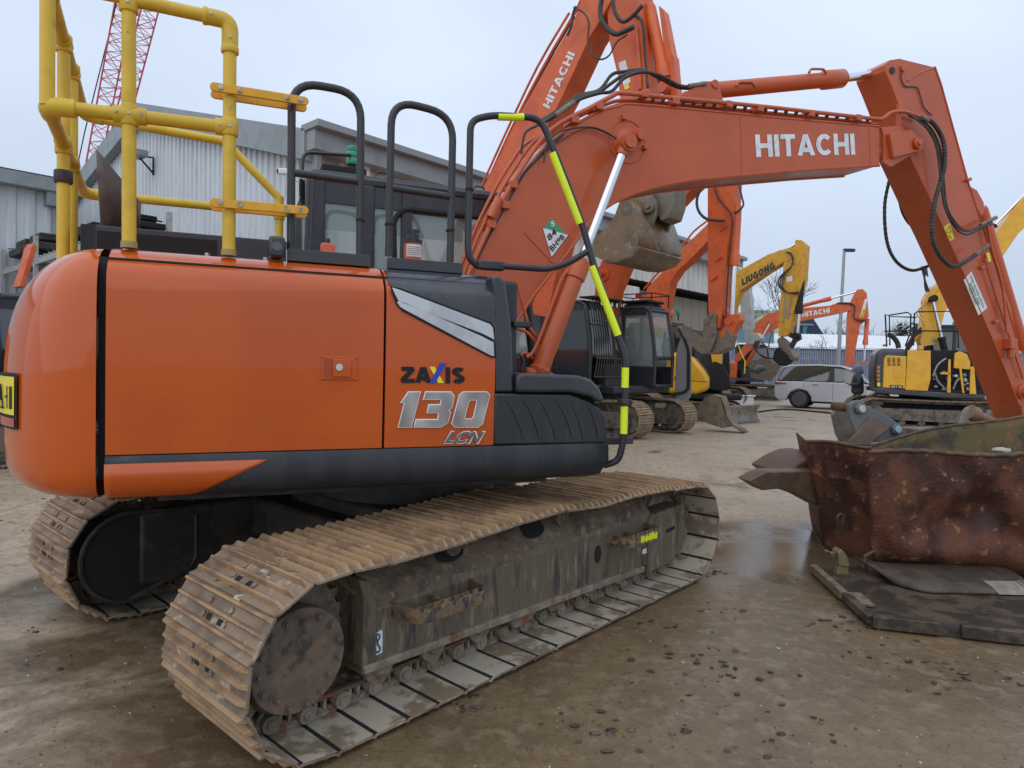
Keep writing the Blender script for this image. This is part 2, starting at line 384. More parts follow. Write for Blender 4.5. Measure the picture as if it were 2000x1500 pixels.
pblock('lettering', 'ZA', BLK, fp, fr, off, (784, 748), (842, 748), (784, 716), w=.26, gap=.02)
pblock('lettering', 'IS', BLK, fp, fr, off, (870, 749), (907, 749), (870, 717), w=.26, gap=.09)
decal('letter_stroke', mat('decal_yellow', (.85, .72, .03), rough=.4), P(S, [(838, 716), (848, 716), (866, 748), (855, 748)]), th=.002)
decal('letter_stroke', mat('decal_blue', (.03, .05, .45), rough=.4), P(S, [(859, 709), (871, 709), (849, 748), (838, 748)]), b=off-.0025, th=.002)
NUM = mat('number_silver', (.60, .61, .62), (.34, .33, .32), rough=.22, metal=.85, scale=1.2, lo=.40, hi=.60, stretch=(4, 1, 4), detail=1)
edge = mat('number_edge', (.80, .81, .82), rough=.25, metal=.3)
DKG = mat('number_dark', (.16, .165, .17), rough=.35, metal=.6)
def grow(pl, g):
    n = len(pl); out = []; ar = sum(pl[i][0]*pl[(i+1) % n][1]-pl[(i+1) % n][0]*pl[i][1] for i in range(n)); sg = 1 if ar > 0 else -1
    for i in range(n):
        p0, p1, p2 = pl[i-1], pl[i], pl[(i+1) % n]; e1 = V((p1[0]-p0[0], p1[1]-p0[1])).normalized(); e2 = V((p2[0]-p1[0], p2[1]-p1[1])).normalized()
        n1 = V((e1.y, -e1.x))*sg; n2 = V((e2.y, -e2.x))*sg; m_ = (n1+n2); k = g*2/max(.5, m_.dot(m_)) ; out.append((p1[0]+m_.x*k, p1[1]+m_.y*k))
    return out
one = [(778, 833), (802, 833), (819, 766), (797, 766), (784, 785), (790, 785)]
three = [(809, 833), (860, 833), (873, 824), (878, 806), (874, 800), (881, 795), (885, 773), (879, 766), (831, 766), (827, 779), (862, 779), (859, 791), (837, 791), (834, 805), (857, 805), (854, 820), (812, 820)]
zo = [(882, 827), (888, 833), (932, 833), (940, 827), (954, 772), (949, 766), (904, 766), (897, 771)]
zi = [(905, 815), (908, 819), (920, 819), (924, 815), (931, 784), (928, 780), (917, 780), (913, 784)]
for g, mt, bb, th in ((2.0, edge, off-.001, .004), (.2, NUM, off-.005, .003)):
    for pl in (one, three): decal('numeral', mt, P(S, grow(pl, g)), b=bb, th=th, bev=.001)
    A = P(S, grow(zo, g)); Bq = P(S, grow(zi, -g)); mb = MB(); nn = 8
    vs = [V((a, bb, z)) for a, z in A]+[V((a, bb, z)) for a, z in Bq]+[V((a, bb-th, z)) for a, z in A]+[V((a, bb-th, z)) for a, z in Bq]; fs = []
    for k in range(nn):
        j = (k+1) % nn; fs += [(16+k, 16+j, 24+j, 24+k), (k, j, 16+j, 16+k), (8+k, 8+j, 24+j, 24+k)]
    mb.add(vs, fs); mb.build('numeral', mt, fp)
for _g, mt, bb in ((0, DKG, off-.003),):
    ptext('lettering', 'LCN', edge, fp, fr, off, (866, 867), (941, 867), (874, 841), bold=.06, shear=.25)
    ptext('lettering', 'LCN', DKG, fp, fr, off-.002, (868, 865.5), (938.5, 865.5), (876, 843), bold=.03, shear=.25)
# ---- skirt under the panels, orange behind, black in front
SK = [(-1.200, 1.120), (-1.246, 1.118), (-1.252, 1.095), (-1.256, 1.03), (-1.246, .985), (-1.215, .948), (-1.16, .930), (-1.02, .925)]
def a_split(z): return -.98+(z-1.093)*1.9 if z < 1.093 else -1.566
def skirt(name, f0, f1, mt, prof, eps=0):
    mb = MB(); rows = []
    for b, z in prof:
        a0 = f0(z); a1 = f1(z); rows.append([V((a0+(a1-a0)*k/16, b-eps, z)) for k in range(17)])
    mb.grid(rows); return mb.build(name, mt, hero, smooth=50, solid=.004)
skirt('black_skirt', lambda z: -1.566, lambda z: .80-max(0, 1.03-z)*.55, BK, SK)
SO = [(-1.2525, 1.088), (-1.256, 1.03), (-1.246, .985), (-1.215, .948), (-1.16, .930), (-1.02, .925)]
skirt('orange_skirt', lambda z: -1.567, lambda z: -.93+(z-1.09)*2.05, OR, SO, eps=.004)
mb = MB(); mb.box(.36, .80, -1.2, -1.0, .94, 1.12); mb.build('skirt_end', BK, hero, bevel=.02)
# ---- louvred box in front, its lid, the black column, step
def at(x, y, b=S): return HF.pb(x, y, b)
bx = [at(964, 869), at(964, 768), at(1112, 770), at(1150, 785), at(1172, 800), at(1182, 815), at(1184, 865)]
mb = MB(); mb.prism(bx, S-.012, S+.5); sb = mb.build('side_box', BK, hero, bevel=.012, seg=3)
for k in range(6):
    x0 = 985+k*32
    pth = [at(x0+dx, 778+dy) for dx, dy in ((0, 0), (7, 9), (17, 25), (26, 45), (33, 62), (36, 76))]
    if k > 3: pth = [at(x0-(k-3)*2+dx*.75, 783+dy*.93) for dx, dy in ((0, 0), (7, 9), (17, 25), (26, 45), (33, 62), (36, 76))]
    mb = MB(); mb.tube([V((a, S-.010, z)) for a, z in smooth_path([(p[0], p[1], 0) for p in pth], 3) and [(q.x, q.y) for q in smooth_path([(p[0], p[1], 0) for p in pth], 3)]], [.004+.009*i/15 for i in range(16)], 8)
    mb.build('louvre', BK, sb)
lid = [at(1005, 766), at(1005, 732), at(1020, 728), at(1125, 733), at(1150, 741), at(1166, 757), at(1175, 778), at(1172, 790), at(1150, 775), at(1110, 766)]
mb = MB(); mb.prism(lid, S-.03, S+.45); mb.build('box_lid', BKG, hero, bevel=.03, seg=4)
col = [at(966, 766), at(966, 700), at(966, 620), at(963, 562), at(958, 540), at(975, 538), at(987, 553), at(999, 640), at(1003, 760), at(1003, 766)]
mb = MB(); mb.prism(col, S-.006, S+.10); mb.build('black_column', BKG, hero, bevel=.02, seg=4)
mb = MB(); mb.box(.15, .30, S+.1, .2, 1.4, 1.97); mb.build('front_wall', BK, hero, bevel=.02)
mb = MB(); p = HF.P3(-1.15, [(1000, 632), (1020, 635)]); mb.obox((p[0]+p[1])/2+V((.02, 0, 0)), (.05, 0, 0), (0, .03, 0), (0, 0, .016)); mb.build('grab_tab', BKM, hero, bevel=.006)
mb = MB(); mb.box(.72, .98, -1.22, -1.02, 1.105, 1.145)
for i in range(3):
    for j in range(2): mb.cyl((.86+.05*i, -1.19+.08*j, 1.144), (.86+.05*i, -1.19+.08*j, 1.153), .014, n=10)
mb.build('step_plate', DK, hero, bevel=.008)
# ---- decks and front plates
mb = MB(); mb.box(.14, .72, -1.15, -.35, 1.40, 1.472)
mb.build('walkway', BK, hero, bevel=.01)
# ---- upper frame, slew ring, carbody
mb = MB(); mb.box(-1.4, .6, -.9, 1.1, .86, .95); mb.cyl((0, 0, .70), (0, 0, .87), .58, n=40)
mb.box(.35, .95, -.22, .42, .9, 1.6); mb.build('revolving_frame', DK, hero)
# ---- charcoal plate raised on the hood, camera, vents
q0 = HF.pb(160, 437, -.6); mb = MB(); mb.box(-1.77, -.83, -.62, -.56, 1.99, 2.163); mb.box(-1.77, -1.70, -.62, .2, 1.99, 2.163)
pl = mb.build('engine_hood_plate', mat('charcoal_plate', (.045, .045, .052), rough=.5, bump=.15, bscale=300), hero, bevel=.006)
mb = MB(); mb.box(-1.70, -1.17, -.626, -.621, 2.02, 2.135); mb.build('vent_mesh', BLK, pl)
mb = MB(); mb.box(-.94, -.87, -1.13, -1.02, 2.0, 2.10); cm = mb.build('rear_view_camera', mat('camera_black', (.02, .018, .018), rough=.25, coat=.5), hero, bevel=.015, seg=3)
mb = MB(); mb.cyl((-.905, -1.131, 2.05), (-.905, -1.14, 2.05), .022, n=16); mb.build('lens', GLD, cm)
for a, b in ((-1.53, -1.0), (-1.20, -1.0), (-.62, -.95), (-.95, -1.0)):
    mb = MB(); mb.cyl((a, b, 2.0), (a, b, 2.014), .013, n=6); mb.build('hood_bolt', ST, hero)
# ---- exhaust
mb = MB(); mb.cyl((-1.66, -.2, 1.99), (-1.66, -.2, 2.36), .088, n=32); ex = mb.build('exhaust_stack', mat('stack_grey', (.05, .05, .052), rough=.5), hero, smooth=60)
mb = MB(); tip = []
n = 28; vs = []
for k in range(n): vs.append(V((-1.66+.088*cos(2*pi*k/n), -.2+.088*sin(2*pi*k/n), 2.2)))
for k in range(n):
    c_, s_ = cos(2*pi*k/n), sin(2*pi*k/n); vs.append(V((-1.668+.105*c_, -.2+.105*s_, 2.50-c_*.13)))
mb.add(vs, [(k, (k+1) % n, (k+1) % n+n, k+n) for k in range(n)])
mb.build('exhaust_funnel', mat('funnel_brown', (.10, .065, .055), (.07, .05, .045), rough=.45, scale=10), ex, solid=.006, smooth=60)
# ---- yellow pipe guard rail
gr = hero
def fit(name, path, r=.034, mt=YT, parent=gr): mb = MB(); mb.tube(path, r, 16); return mb.build(name, mt, parent, smooth=60)
R1 = .028
ZT, ZM = 3.035, 2.560
cb = (-1.80, -1.1); fc = (-1.96, .55)
def rb(t, z): return V((cb[0]+(fc[0]-cb[0])*t, cb[1]+(fc[1]-cb[1])*t, z))
posts = {'p1': (-1.504, -1.1), 'p2': (-1.109, -1.1)}
p1 = fit('guard_post', [(-1.503, -1.1, 2.0), (-1.51, -1.1, 3.04)], R1); p2 = fit('guard_post', [(-1.109, -1.1, 2.0), (-1.113, -1.1, 2.93)], R1)
for a in (-1.503, -1.109): mb = MB(); mb.cyl((a, -1.1, 1.995), (a, -1.1, 2.022), .0325, n=20); mb.build('post_socket', mat('socket', (.35, .28, .10), rough=.6) if 'socket' not in MATS else MATS['socket'], hero)
def sleeve(p, q, r=.036, parent=None, bolts=()):
    mb = MB(); mb.lathe([(0, r*.93), (.004, r), ((V(q)-V(p)).length-.004, r), ((V(q)-V(p)).length, r*.93)], p, V(q)-V(p), 20)
    o = mb.build('pipe_fitting', YT, hero, smooth=50)
    for bq in bolts: 
        m2 = MB(); m2.cyl(V(bq), V(bq)+V((0, -.004, 0)), .0065, n=10); m2.build('bolt', ST, o)
    return o
fit('top_rail', [(-1.49, -1.1, 3.045)]+[V(v) for v in ((-1.2, -1.1, 3.04),)], R1)
fit('top_elbow', bend([(-1.215, -1.1, 3.04), (-1.113, -1.1, 3.038), (-1.113, -1.1, 2.92)], .07, 8), .035)
sleeve((-1.113, -1.1, 2.925), (-1.113, -1.1, 2.895), .038, bolts=[(-1.113, -1.137, 2.955)]); sleeve((-1.225, -1.1, 3.04), (-1.205, -1.1, 3.04), .038, bolts=[(-1.19, -1.136, 3.04)])
sleeve((-1.51, -1.1, 2.99), (-1.51, -1.1, 3.1), .037, bolts=[(-1.51, -1.138, 3.02)])
fit('top_rail', [(-1.51, -1.1, 3.05), (-1.74, -1.1, 3.05)], R1)
fit('top_elbow', bend([(-1.72, -1.1, 3.05), (-1.80, -1.1, 3.05), rb(.06, 3.04)], .06, 6), .035)
# middle rail with cross fittings
fit('middle_rail', [(-1.72, -1.1, 2.553), (-1.16, -1.1, 2.566)], R1)
sleeve((-1.565, -1.1, 2.557), (-1.44, -1.1, 2.56), .036, bolts=[(-1.55, -1.136, 2.557), (-1.504, -1.136, 2.558), (-1.455, -1.136, 2.56)])
sleeve((-1.504, -1.1, 2.515), (-1.504, -1.1, 2.60), .035); sleeve((-1.17, -1.1, 2.566), (-1.109, -1.1, 2.566), .036, bolts=[(-1.15, -1.136, 2.566), (-1.11, -1.137, 2.566)])
sleeve((-1.110, -1.1, 2.53), (-1.110, -1.1, 2.605), .036)
fit('corner_elbow', bend([(-1.70, -1.1, 2.553), (-1.80, -1.1, 2.55), rb(.07, 2.55)], .08, 8), .037)
for zz, nm in ((3.04, 'top_rail'), (2.55, 'middle_rail')):
    fit(nm, [rb(.05, zz), rb(.95, zz-.01)], R1)
fit('corner_post', [rb(0, 2.55), rb(0, 3.04)], R1)
for t in (.335, .56):
    fit('guard_post', [rb(t, 1.98), rb(t, 3.04)], R1); q = rb(t, 0)
    for zz in (3.035, 2.55): sleeve((q.x, q.y, zz-.05), (q.x, q.y, zz+.03), .036)
    for zz in (3.035, 2.55): sleeve(rb(t-.03, zz), rb(t+.03, zz), .036)
q = rb(.335, 0); sleeve((q.x, q.y, 2.42), (q.x, q.y, 2.36), .040).data.materials[0] = DK
fit('corner_elbow', bend([rb(.94, 3.03), (-1.96, .55, 3.03), (-1.86, .55, 3.02)], .06, 6), .035)
fit('corner_elbow', bend([rb(.94, 2.54), (-1.93, .55, 2.545), (-1.82, .55, 2.545)], .06, 6), .035)
fit('far_rail', [(-1.87, .55, 3.02), (-1.17, .55, 2.99)], R1); fit('far_rail', [(-1.83, .55, 2.545), (-.81, .55, 2.55)], R1)
fit('far_brace', bend([(-1.2, .55, 2.99), (-1.15, .55, 2.985), (-.805, .55, 2.65), (-.803, .55, 2.60)], .03, 4), R1)
fit('far_post', [(-.803, .55, 2.0), (-.803, .55, 2.66)], R1)
sleeve((-.803, .55, 2.50), (-.803, .55, 2.59), .036)
# yellow clamp plates joining the guard to the handrail
for y0, y1 in ((170, 201), (396, 413)):
    a0, z0 = HF.pb(410, y0, -1.14); a1, z1 = HF.pb(602, y1, -1.09)
    for bb in (-1.15, -1.06):
        d = V((a1-a0, .045, z1-z0)); L_ = d.length; d.normalize(); up = V((0, 0, 1)); up = (up-d*up.dot(d)).normalized(); w = d.cross(up)
        mb = MB(); o = V((a0, bb, z0)); pts = []
        for k in range(9): t = pi/2+pi*k/8; pts.append((.019+.019*cos(t), .019*sin(t)))
        for k in range(9): t = -pi/2+pi*k/8; pts.append((L_-.019+.019*cos(t), .019*sin(t)))
        vs = [o+d*x+up*z+w*.007 for x, z in pts]+[o+d*x+up*z-w*.007 for x, z in pts]; nn = len(pts)
        mb.add(vs, [tuple(range(nn)), tuple(range(2*nn-1, nn-1, -1))]+[(i, (i+1) % nn, (i+1) % nn+nn, i+nn) for i in range(nn)])
        c_ = mb.build('clamp_plate', YC, hero, bevel=.002)
        if bb < -1.1:
            for t in (.1, .29, .77, .91):
                m2 = MB(); p = o+d*(L_*t)-V((0, .0075, 0)); m2.cyl(p, p+V((0, -.006, 0)), .011, n=12); m2.build('bolt', ST, c_)
# ---- black handrails
def rail(name, pts, r=.019, b=-1.05, k=.09, mt=BKM): P_ = HF.P3(b, pts); return fit(name, bend(P_, k, 7), r, mt)
rail('handrail', [(568, 488), (570, 158), (705, 182), (703, 500)], r=.019, k=.13); rail('handrail_bar', [(572, 337), (702, 355)], r=.018)
rail('handrail', [(759, 500), (765, 194), (885, 225), (879, 522)], r=.019, k=.13); rail('handrail_bar', [(765, 367), (882, 385)], r=.018)
mb = MB()
for x0, y0, x1, y1 in ((561, 492, 722, 516-4), (757, 508, 901, 528)):
    pass
pa_, pb_ = HF.pb(561, 500, -1.07), HF.pb(722, 515, -1.07); mb.box(pa_[0], pb_[0], -1.09, -1.05, 1.995, 2.052)
pa_, pb_ = HF.pb(757, 510, -1.07), HF.pb(901, 531, -1.07); mb.box(pa_[0], pb_[0], -1.09, -1.05, 1.995, 2.050)
mb.build('handrail_foot_plate', mat('foot_plate', (.045, .045, .052), rough=.45), hero, bevel=.003)
rail('handrail', [(935, 521), (916, 505), (914, 480), (919, 235, -1.05), (960, 225, -1.06), (1055, 230, -1.09), (1085, 300, -1.12), (1135, 430, -1.16), (1160, 520, -1.19), (1208, 660, -1.25), (1222, 700, -1.27), (1218, 860, -1.27), (1208, 900, -1.25), (1180, 909, -1.2)], r=.0185, k=.07)
rail('handrail_bar', [(975, 519, -1.07), (1070, 526, -1.1), (1110, 514, -1.13), (1152, 488, -1.18)], r=.0175, k=.06)
P_ = HF.P3(-1.06, [(932, 517), (984, 521)]); mb = MB(); d = P_[1]-P_[0]; mb.obox((P_[0]+P_[1])/2, d/2, (0, .026, 0), (0, 0, .024)); mb.build('grip_block', BK, hero, bevel=.01)
for seg in ([(972, 227.5, -1.063), (1022, 229, -1.079)], [(1079, 299, -1.121), (1133, 437, -1.163)], [(1156, 520, -1.191), (1207, 655, -1.249)], [(1221.5, 718, -1.27), (1220.5, 757, -1.27)], [(1219.6, 793, -1.27), (1218, 847, -1.27)]):
    fit('reflective_tape', HF.P3(0, seg), .0205, HV)
P_ = HF.P3(-1.27, [(1220, 774), (1220, 785)]); mb = MB(); mb.obox(P_[1], (.03, 0, 0), (0, .03, 0), (0, 0, .016))
for s_ in (-.022, .022): mb.cyl(P_[1]+V((s_, -.03, 0)), P_[1]+V((s_, -.04, 0)), .008, n=8)
mb.build('rail_clamp', DK, hero, bevel=.004)
# cable ties
for x, y in ((704, 433), (760, 441), (879, 453), (917, 373)):
    p = HF.P3(-1.05, [(x, y)])[0]; sl = MB(); sl.cyl(p, p+V((0, 0, .012)), .0225, n=14); sl.build('cable_tie', BLK, hero)
# ---- objects standing on the hood: filler caps
mb = MB(); p = HF.P3(-.85, [(806, 505), (806, 476)]); mb.cyl(p[0]-V((0, 0, .04)), p[1], .047, n=24); fb = mb.build('filler_neck', mat('filler_red', (.50, .10, .04), rough=.5), hero)
mb = MB(); q = p[1]; mb.lathe([(0, .05), (.02, .05), (.022, .035), (.05, .033), (.052, .02), (.07, .02)], q, (0, 0, 1), 20); mb.obox(q+V((.0, 0, .068)), (.035, 0, .0), (0, .01, 0), (0, 0, .008)); mb.build('cap', BK, fb)
mb = MB(); m_, k_ = 10, 3
rows = [[V((q.x+.0485*cos(t), q.y+.0485*sin(t), q.z-.075)), V((q.x+.0485*cos(t), q.y+.0485*sin(t), q.z-.01))] for t in [RAD(215+i*9) for i in range(13)]]; mb.grid(rows)
for i in range(5): mb.m(1).grid([[V((q.x+.0492*cos(t), q.y+.0492*sin(t), q.z-.066+i*.010)), V((q.x+.0492*cos(t), q.y+.0492*sin(t), q.z-.0635+i*.010))] for t in [RAD(222+j*9) for j in range(11)]])
mb.build('paper_label', [WH, BLK], fb)
p = HF.P3(-.9, [(640, 500), (640, 480)]); mb = MB(); mb.obox(p[1]-V((0, 0, .02)), (.033, 0, 0), (0, .03, 0), (0, 0, .03)); mb.build('marker_lamp', mat('lamp_orange', (.75, .16, .06), rough=.35), hero, bevel=.008)
mb = MB(); mb.cyl(p[1], p[1]+V((0, 0, .035)), .012); mb.build('lamp_stem', DK, hero)

# ================================================================== cab of the big excavator
def cab(par, a0, a1, b0, b1, z0, z1, frame_mt, glass_mt, roof_mt, slant=.22, back=.03, r=.045, sill=.45, seat=True, door=True):
    """side outline with rounded pillars; b0 is the right side, b1 the left"""
    prof = [(a0, z0), (a0+back*.3, z0+(z1-z0)*.55), (a0+back, z1-.04), (a0+back+.08, z1), (a1-slant-.1, z1), (a1-slant*.8, z1-.07), (a1-slant*.28, z0+(z1-z0)*.62), (a1, z0+(z1-z0)*.36), (a1, z0)]
    fm = MB()
    for b in (b0, b1):
        fm.tube([V((a, b, z)) for a, z in prof]+[V((a0, b, z0))], r, 8)
        am = a0+(a1-a0)*.40; fm.obox((am, b, (z0+z1)/2), (r*.9, 0, 0), (0, r*.8, 0), (0, 0, (z1-z0)/2-.02))
        fm.box(a0, a1, b-r*.6, b+r*.6, z0, z0+(z1-z0)*sill*.55); fm.box(a0, am, b-r*.6, b+r*.6, z0, z0+(z1-z0)*sill)
        fm.box(a0+back, a1-slant-.03, b-r*.5, b+r*.5, z1-.17, z1-.02)
    for a, z in (prof[0], prof[-1], prof[3], prof[5], prof[7], prof[2]): fm.tube([V((a, b0, z)), V((a, b1, z))], r, 8)
    fm.box(a0-r*.5, a0+r*.5, b0, b1, z0, z0+(z1-z0)*sill)
    fo = fm.build('cab_frame', frame_mt, par, smooth=40)
    gm = MB()
    for b in (b0, b1): gm.prism([(a+(.01 if a < (a0+a1)/2 else -.01), z) for a, z in prof], b-.004, b+.004)
    gm.box(a0+back*.5, a0+back*.5+.006, b0+.02, b1-.02, z0+(z1-z0)*sill, z1-.06)
    for p, q in ((prof[5], prof[6]), (prof[6], prof[7])):
        gm.add([V((p[0], b0, p[1])), V((p[0], b1, p[1])), V((q[0], b1, q[1])), V((q[0], b0, q[1]))], [(0, 1, 2, 3)])
    gm.build('cab_glass', glass_mt, par)
    rm = MB(); rm.box(a0+back-.02, a1-slant-.02, b0-.03, b1+.03, z1-.03, z1+.045); rm.build('cab_roof', roof_mt, par, bevel=.03, seg=3)
    if seat:
        s_ = MB(); sx = a0+(a1-a0)*.35; bm_ = (b0+b1)/2
        s_.box(sx, sx+.45, bm_-.25, bm_+.25, z0+.45, z0+.58); s_.box(sx-.08, sx+.05, bm_-.24, bm_+.24, z0+.55, z0+1.15); s_.box(sx-.06, sx+.04, bm_-.13, bm_+.13, z0+1.18, z0+1.4)
        s_.build('seat', DK, par, bevel=.04)
        c_ = MB(); c_.box(sx, sx+.5, bm_+.3, bm_+.4, z0+.5, z0+.62); c_.box(sx, sx+.5, bm_-.4, bm_-.3, z0+.5, z0+.62); c_.cyl((sx+.45, bm_+.35, z0+.6), (sx+.48, bm_+.35, z0+.8), .02); c_.cyl((sx+.45, bm_-.35, z0+.6), (sx+.48, bm_-.35, z0+.8), .02)
        c_.build('armrest', BLK, par)
    return fo
CBK = mat('cab_black', (.028, .029, .035), (.036, .037, .043), rough=.4, scale=6)
cab(hero, -.64, 1.02, .27, 1.2, 1.0, 2.76, CBK, GL, CBK, slant=.25, r=.04)
# thicker rear post panel and rounded window surround on the right side
mb = MB(); mb.box(-.66, -.53, .235, .27, 1.9, 2.74); mb.box(-.30, -.20, .235, .27, 1.9, 2.74); mb.build('cab_post', CBK, hero, bevel=.02)
mb = MB(); mb.tube(bend([(-.05, .24, 2.0), (-.07, .24, 2.52), (.0, .24, 2.60), (.55, .24, 2.60)], .08, 5), .018, 8); mb.build('window_trim', BLK, hero)
mb = MB(); mb.box(-.5, 1.0, 1.17, 1.19, 1.9, 2.6); 
# roof kit: beacon, brackets, guard rail, grab handles
mb = MB(); p = HF.P3(.45, [(687, 322), (687, 284)]); mb.lathe([(0, .036), (.01, .039), (.04, .039), (.045, .035), (.05, .039), (.085, .039), (.09, .035), (.095, .038), (.125, .035), (.13, .025)], p[0], (0, 0, 1), 24)
bc = mb.build('green_beacon', GB, hero, smooth=50)
mb = MB(); mb.cyl(p[0]-V((0, 0, .10)), p[0], .03); mb.obox(p[0]-V((.02, 0, .11)), (.12, 0, 0), (0, .05, 0), (0, 0, .035)); mb.build('beacon_base', BLK, bc, bevel=.008)
rail('roof_rail', [(590, 340), (592, 297), (685, 303)], r=.012, b=.4, k=.06)
rail('roof_handle', [(733, 345), (736, 335), (755, 338), (756, 345)], r=.006, b=.4, k=.02); rail('roof_handle', [(925, 374), (926, 363), (945, 366), (946, 376)], r=.006, b=.4, k=.02)
mb = MB(); pts = HF.P3(.35, [(588, 350), (590, 390), (612, 410), (618, 440), (618, 500)]); mb.tube(smooth_path(pts), .012, 8); mb.tube([v+V((.02, .02, 0)) for v in smooth_path(pts)], .008, 8)
p = HF.P3(.35, [(615, 445)])[0]; mb.obox(p, (.025, 0, 0), (0, .02, 0), (0, 0, .05)); mb.build('rear_cable_loom', BLK, hero)
mb = MB(); p = HF.P3(.5, [(640, 335)])[0]; mb.box(-.55, -.25, .3, .9, 2.80, 2.86); mb.build('roof_tray', BLK, hero, bevel=.01)

# ================================================================== boom, arm, cylinders
BN, BFAR = -.12, .26        # near and far faces of the boom
bt = [(935, 500), (978, 412), (1025, 336), (1068, 284), (1116, 248), (1168, 219), (1210, 207), (1250, 204), (1500, 228), (1718, 247)]
bb_ = [(1718, 323), (1610, 329), (1500, 338), (1400, 347), (1350, 352), (1300, 361), (1260, 371), (1225, 384), (1188, 403), (1150, 437), (1105, 500), (1045, 575), (1003, 640), (985, 690), (930, 690), (900, 620)]
sm2 = lambda q, n=4: [(p.x, p.y) for p in smooth_path([(x, y, 0) for x, y in q], n)]
bt = sm2(bt[:9])+[bt[9]]; bb_ = [bb_[0]]+sm2(bb_[1:13])+bb_[13:]
poly = P(BN, bt+bb_)
mb = MB(); mb.prism(poly, BN, BFAR); boom = mb.build('boom', OB, hero, bevel=.004, smooth=25)
# flange lips that run along the edges of the side plate
top = HF.P3(BN, bt); bot = HF.P3(BN, bb_[:-3])
for nm, pth in (('flange', top), ('flange', bot)):
    mb = MB(); sp = pth; mb.tube([v+V((0, .004, 0)) for v in sp], .012, 6); mb.tube([V((v.x, BFAR-.004, v.z)) for v in sp], .012, 6); mb.build(nm, OB, boom)
# weld seams
for pr_ in ([(1446, 228), (1449, 345)], [(1024, 455), (1085, 520)], [(1697, 250), (1700, 320)]): mb = MB(); mb.tube([v+V((0, -.001, 0)) for v in HF.P3(BN, pr_)], .004, 6); mb.build('weld', OB, boom)
# boom pin boss and cylinder eye
pc = HF.P3(BN, [(1225, 277)])[0]
mb = MB(); pr3 = HF.P3(BN, [(1190, 290)])[0]; mb.lathe([(0, .10), (.006, .10), (.01, .075), (.02, .06), (.15, .055)], V((pc.x, BN+.002, pc.z)), (0, -1, 0), 36)
mb.build('boom_boss', OB, boom, smooth=40)
mb = MB(); mb.tube([V((pc.x+.155*cos(t), BN-.002, pc.z+.155*sin(t))) for t in [2*pi*i/36 for i in range(36)]], .005, 6, closed=True); mb.build('weld', OB, boom)
CB = -.30
pin = V((pc.x+.0, CB, pc.z)); pin = V((HF.pb(1222, 281, CB)[0], CB, HF.pb(1222, 281, CB)[1]))
base = V((HF.pb(1052, 728, CB)[0], CB, HF.pb(1052, 728, CB)[1]))
d = (pin-base); Lc = d.length; d.normalize()
for dy, dn in ((0, 'near'), (.74, 'far')):
    off_ = V((0, dy, 0)); o = base+off_
    g = HF.P3(CB, [(1127, 500)])[0]; lb = (g-base).dot(d)
    mb = MB(); mb.lathe([(-.02, .06), (.02, .075), (.03, .075), (.04, .062), (lb-.16, .062), (lb-.15, .072), (lb-.02, .072), (lb, .05)], o, d, 28); cy = mb.build('boom_cylinder', OB if dy == 0 else OB, hero, smooth=40)
    mb = MB(); mb.cyl(o+d*lb, o+d*(Lc-.03), .032, n=24); mb.build('rod', CH, cy)
    mb = MB(); e = o+d*Lc; mb.cyl(e-V((0, .055, 0)), e+V((0, .055, 0)), .062, n=28); mb.lathe([(-.09, .04), (-.04, .045), (0, .045)], e, d, 16)
    mb.build('rod_eye', OB, cy, smooth=40)
    mb = MB(); mb.cyl(e+V((0, -.075, 0)), e+V((0, -.05, 0)), .045, n=28); mb.cyl(e+V((0, -.078, 0)), e+V((0, -.07, 0)), .006, n=8); mb.build('pin_cap', OB, cy, smooth=40)
    mb = MB(); q = o-d*.02; mb.obox(q, (.10, 0, -.02), (0, .05, 0), (0, 0, .035)); mb.blob(q+V((-.07, -.05, .02)), .015, 6, 0); mb.build('cylinder_foot', OB, cy, bevel=.01)
    # feed pipe beside the barrel
    mb = MB(); s_ = V((-.085, 0, .02)); mb.tube(smooth_path([o+d*.12+s_+V((-.05, 0, -.03)), o+d*.16+s_, o+d*(lb*.6)+s_, o+d*(lb-.18)+s_, o+d*(lb-.1)+V((-.05, 0, .03))], 5), .013, 8); mb.build('feed_pipe', OB, cy, smooth=60)
mb = MB(); mb.cyl((pc.x, BN-.2, pc.z), (pc.x, BFAR+.2, pc.z), .042, n=24); mb.build('boom_pin', OB, boom)
# bottom ring of small brackets and pipes by the foot
mb = MB()
for pts in ([(1012, 560), (1025, 610), (1035, 640), (1055, 668), (1060, 690)], [(1010, 700), (1025, 690), (1040, 700), (1048, 715)], [(1008, 640), (1030, 650), (1045, 668)]): mb.tube(smooth_path(HF.P3(-.25, pts)), .012, 8)
mb.build('foot_pipe', OB, hero, smooth=60)
mb = MB(); mb.tube(smooth_path(HF.P3(-.4, [(1003, 715), (1012, 692), (1022, 705), (1018, 722)])), .012, 8); mb.build('foot_hose', RUB, hero)
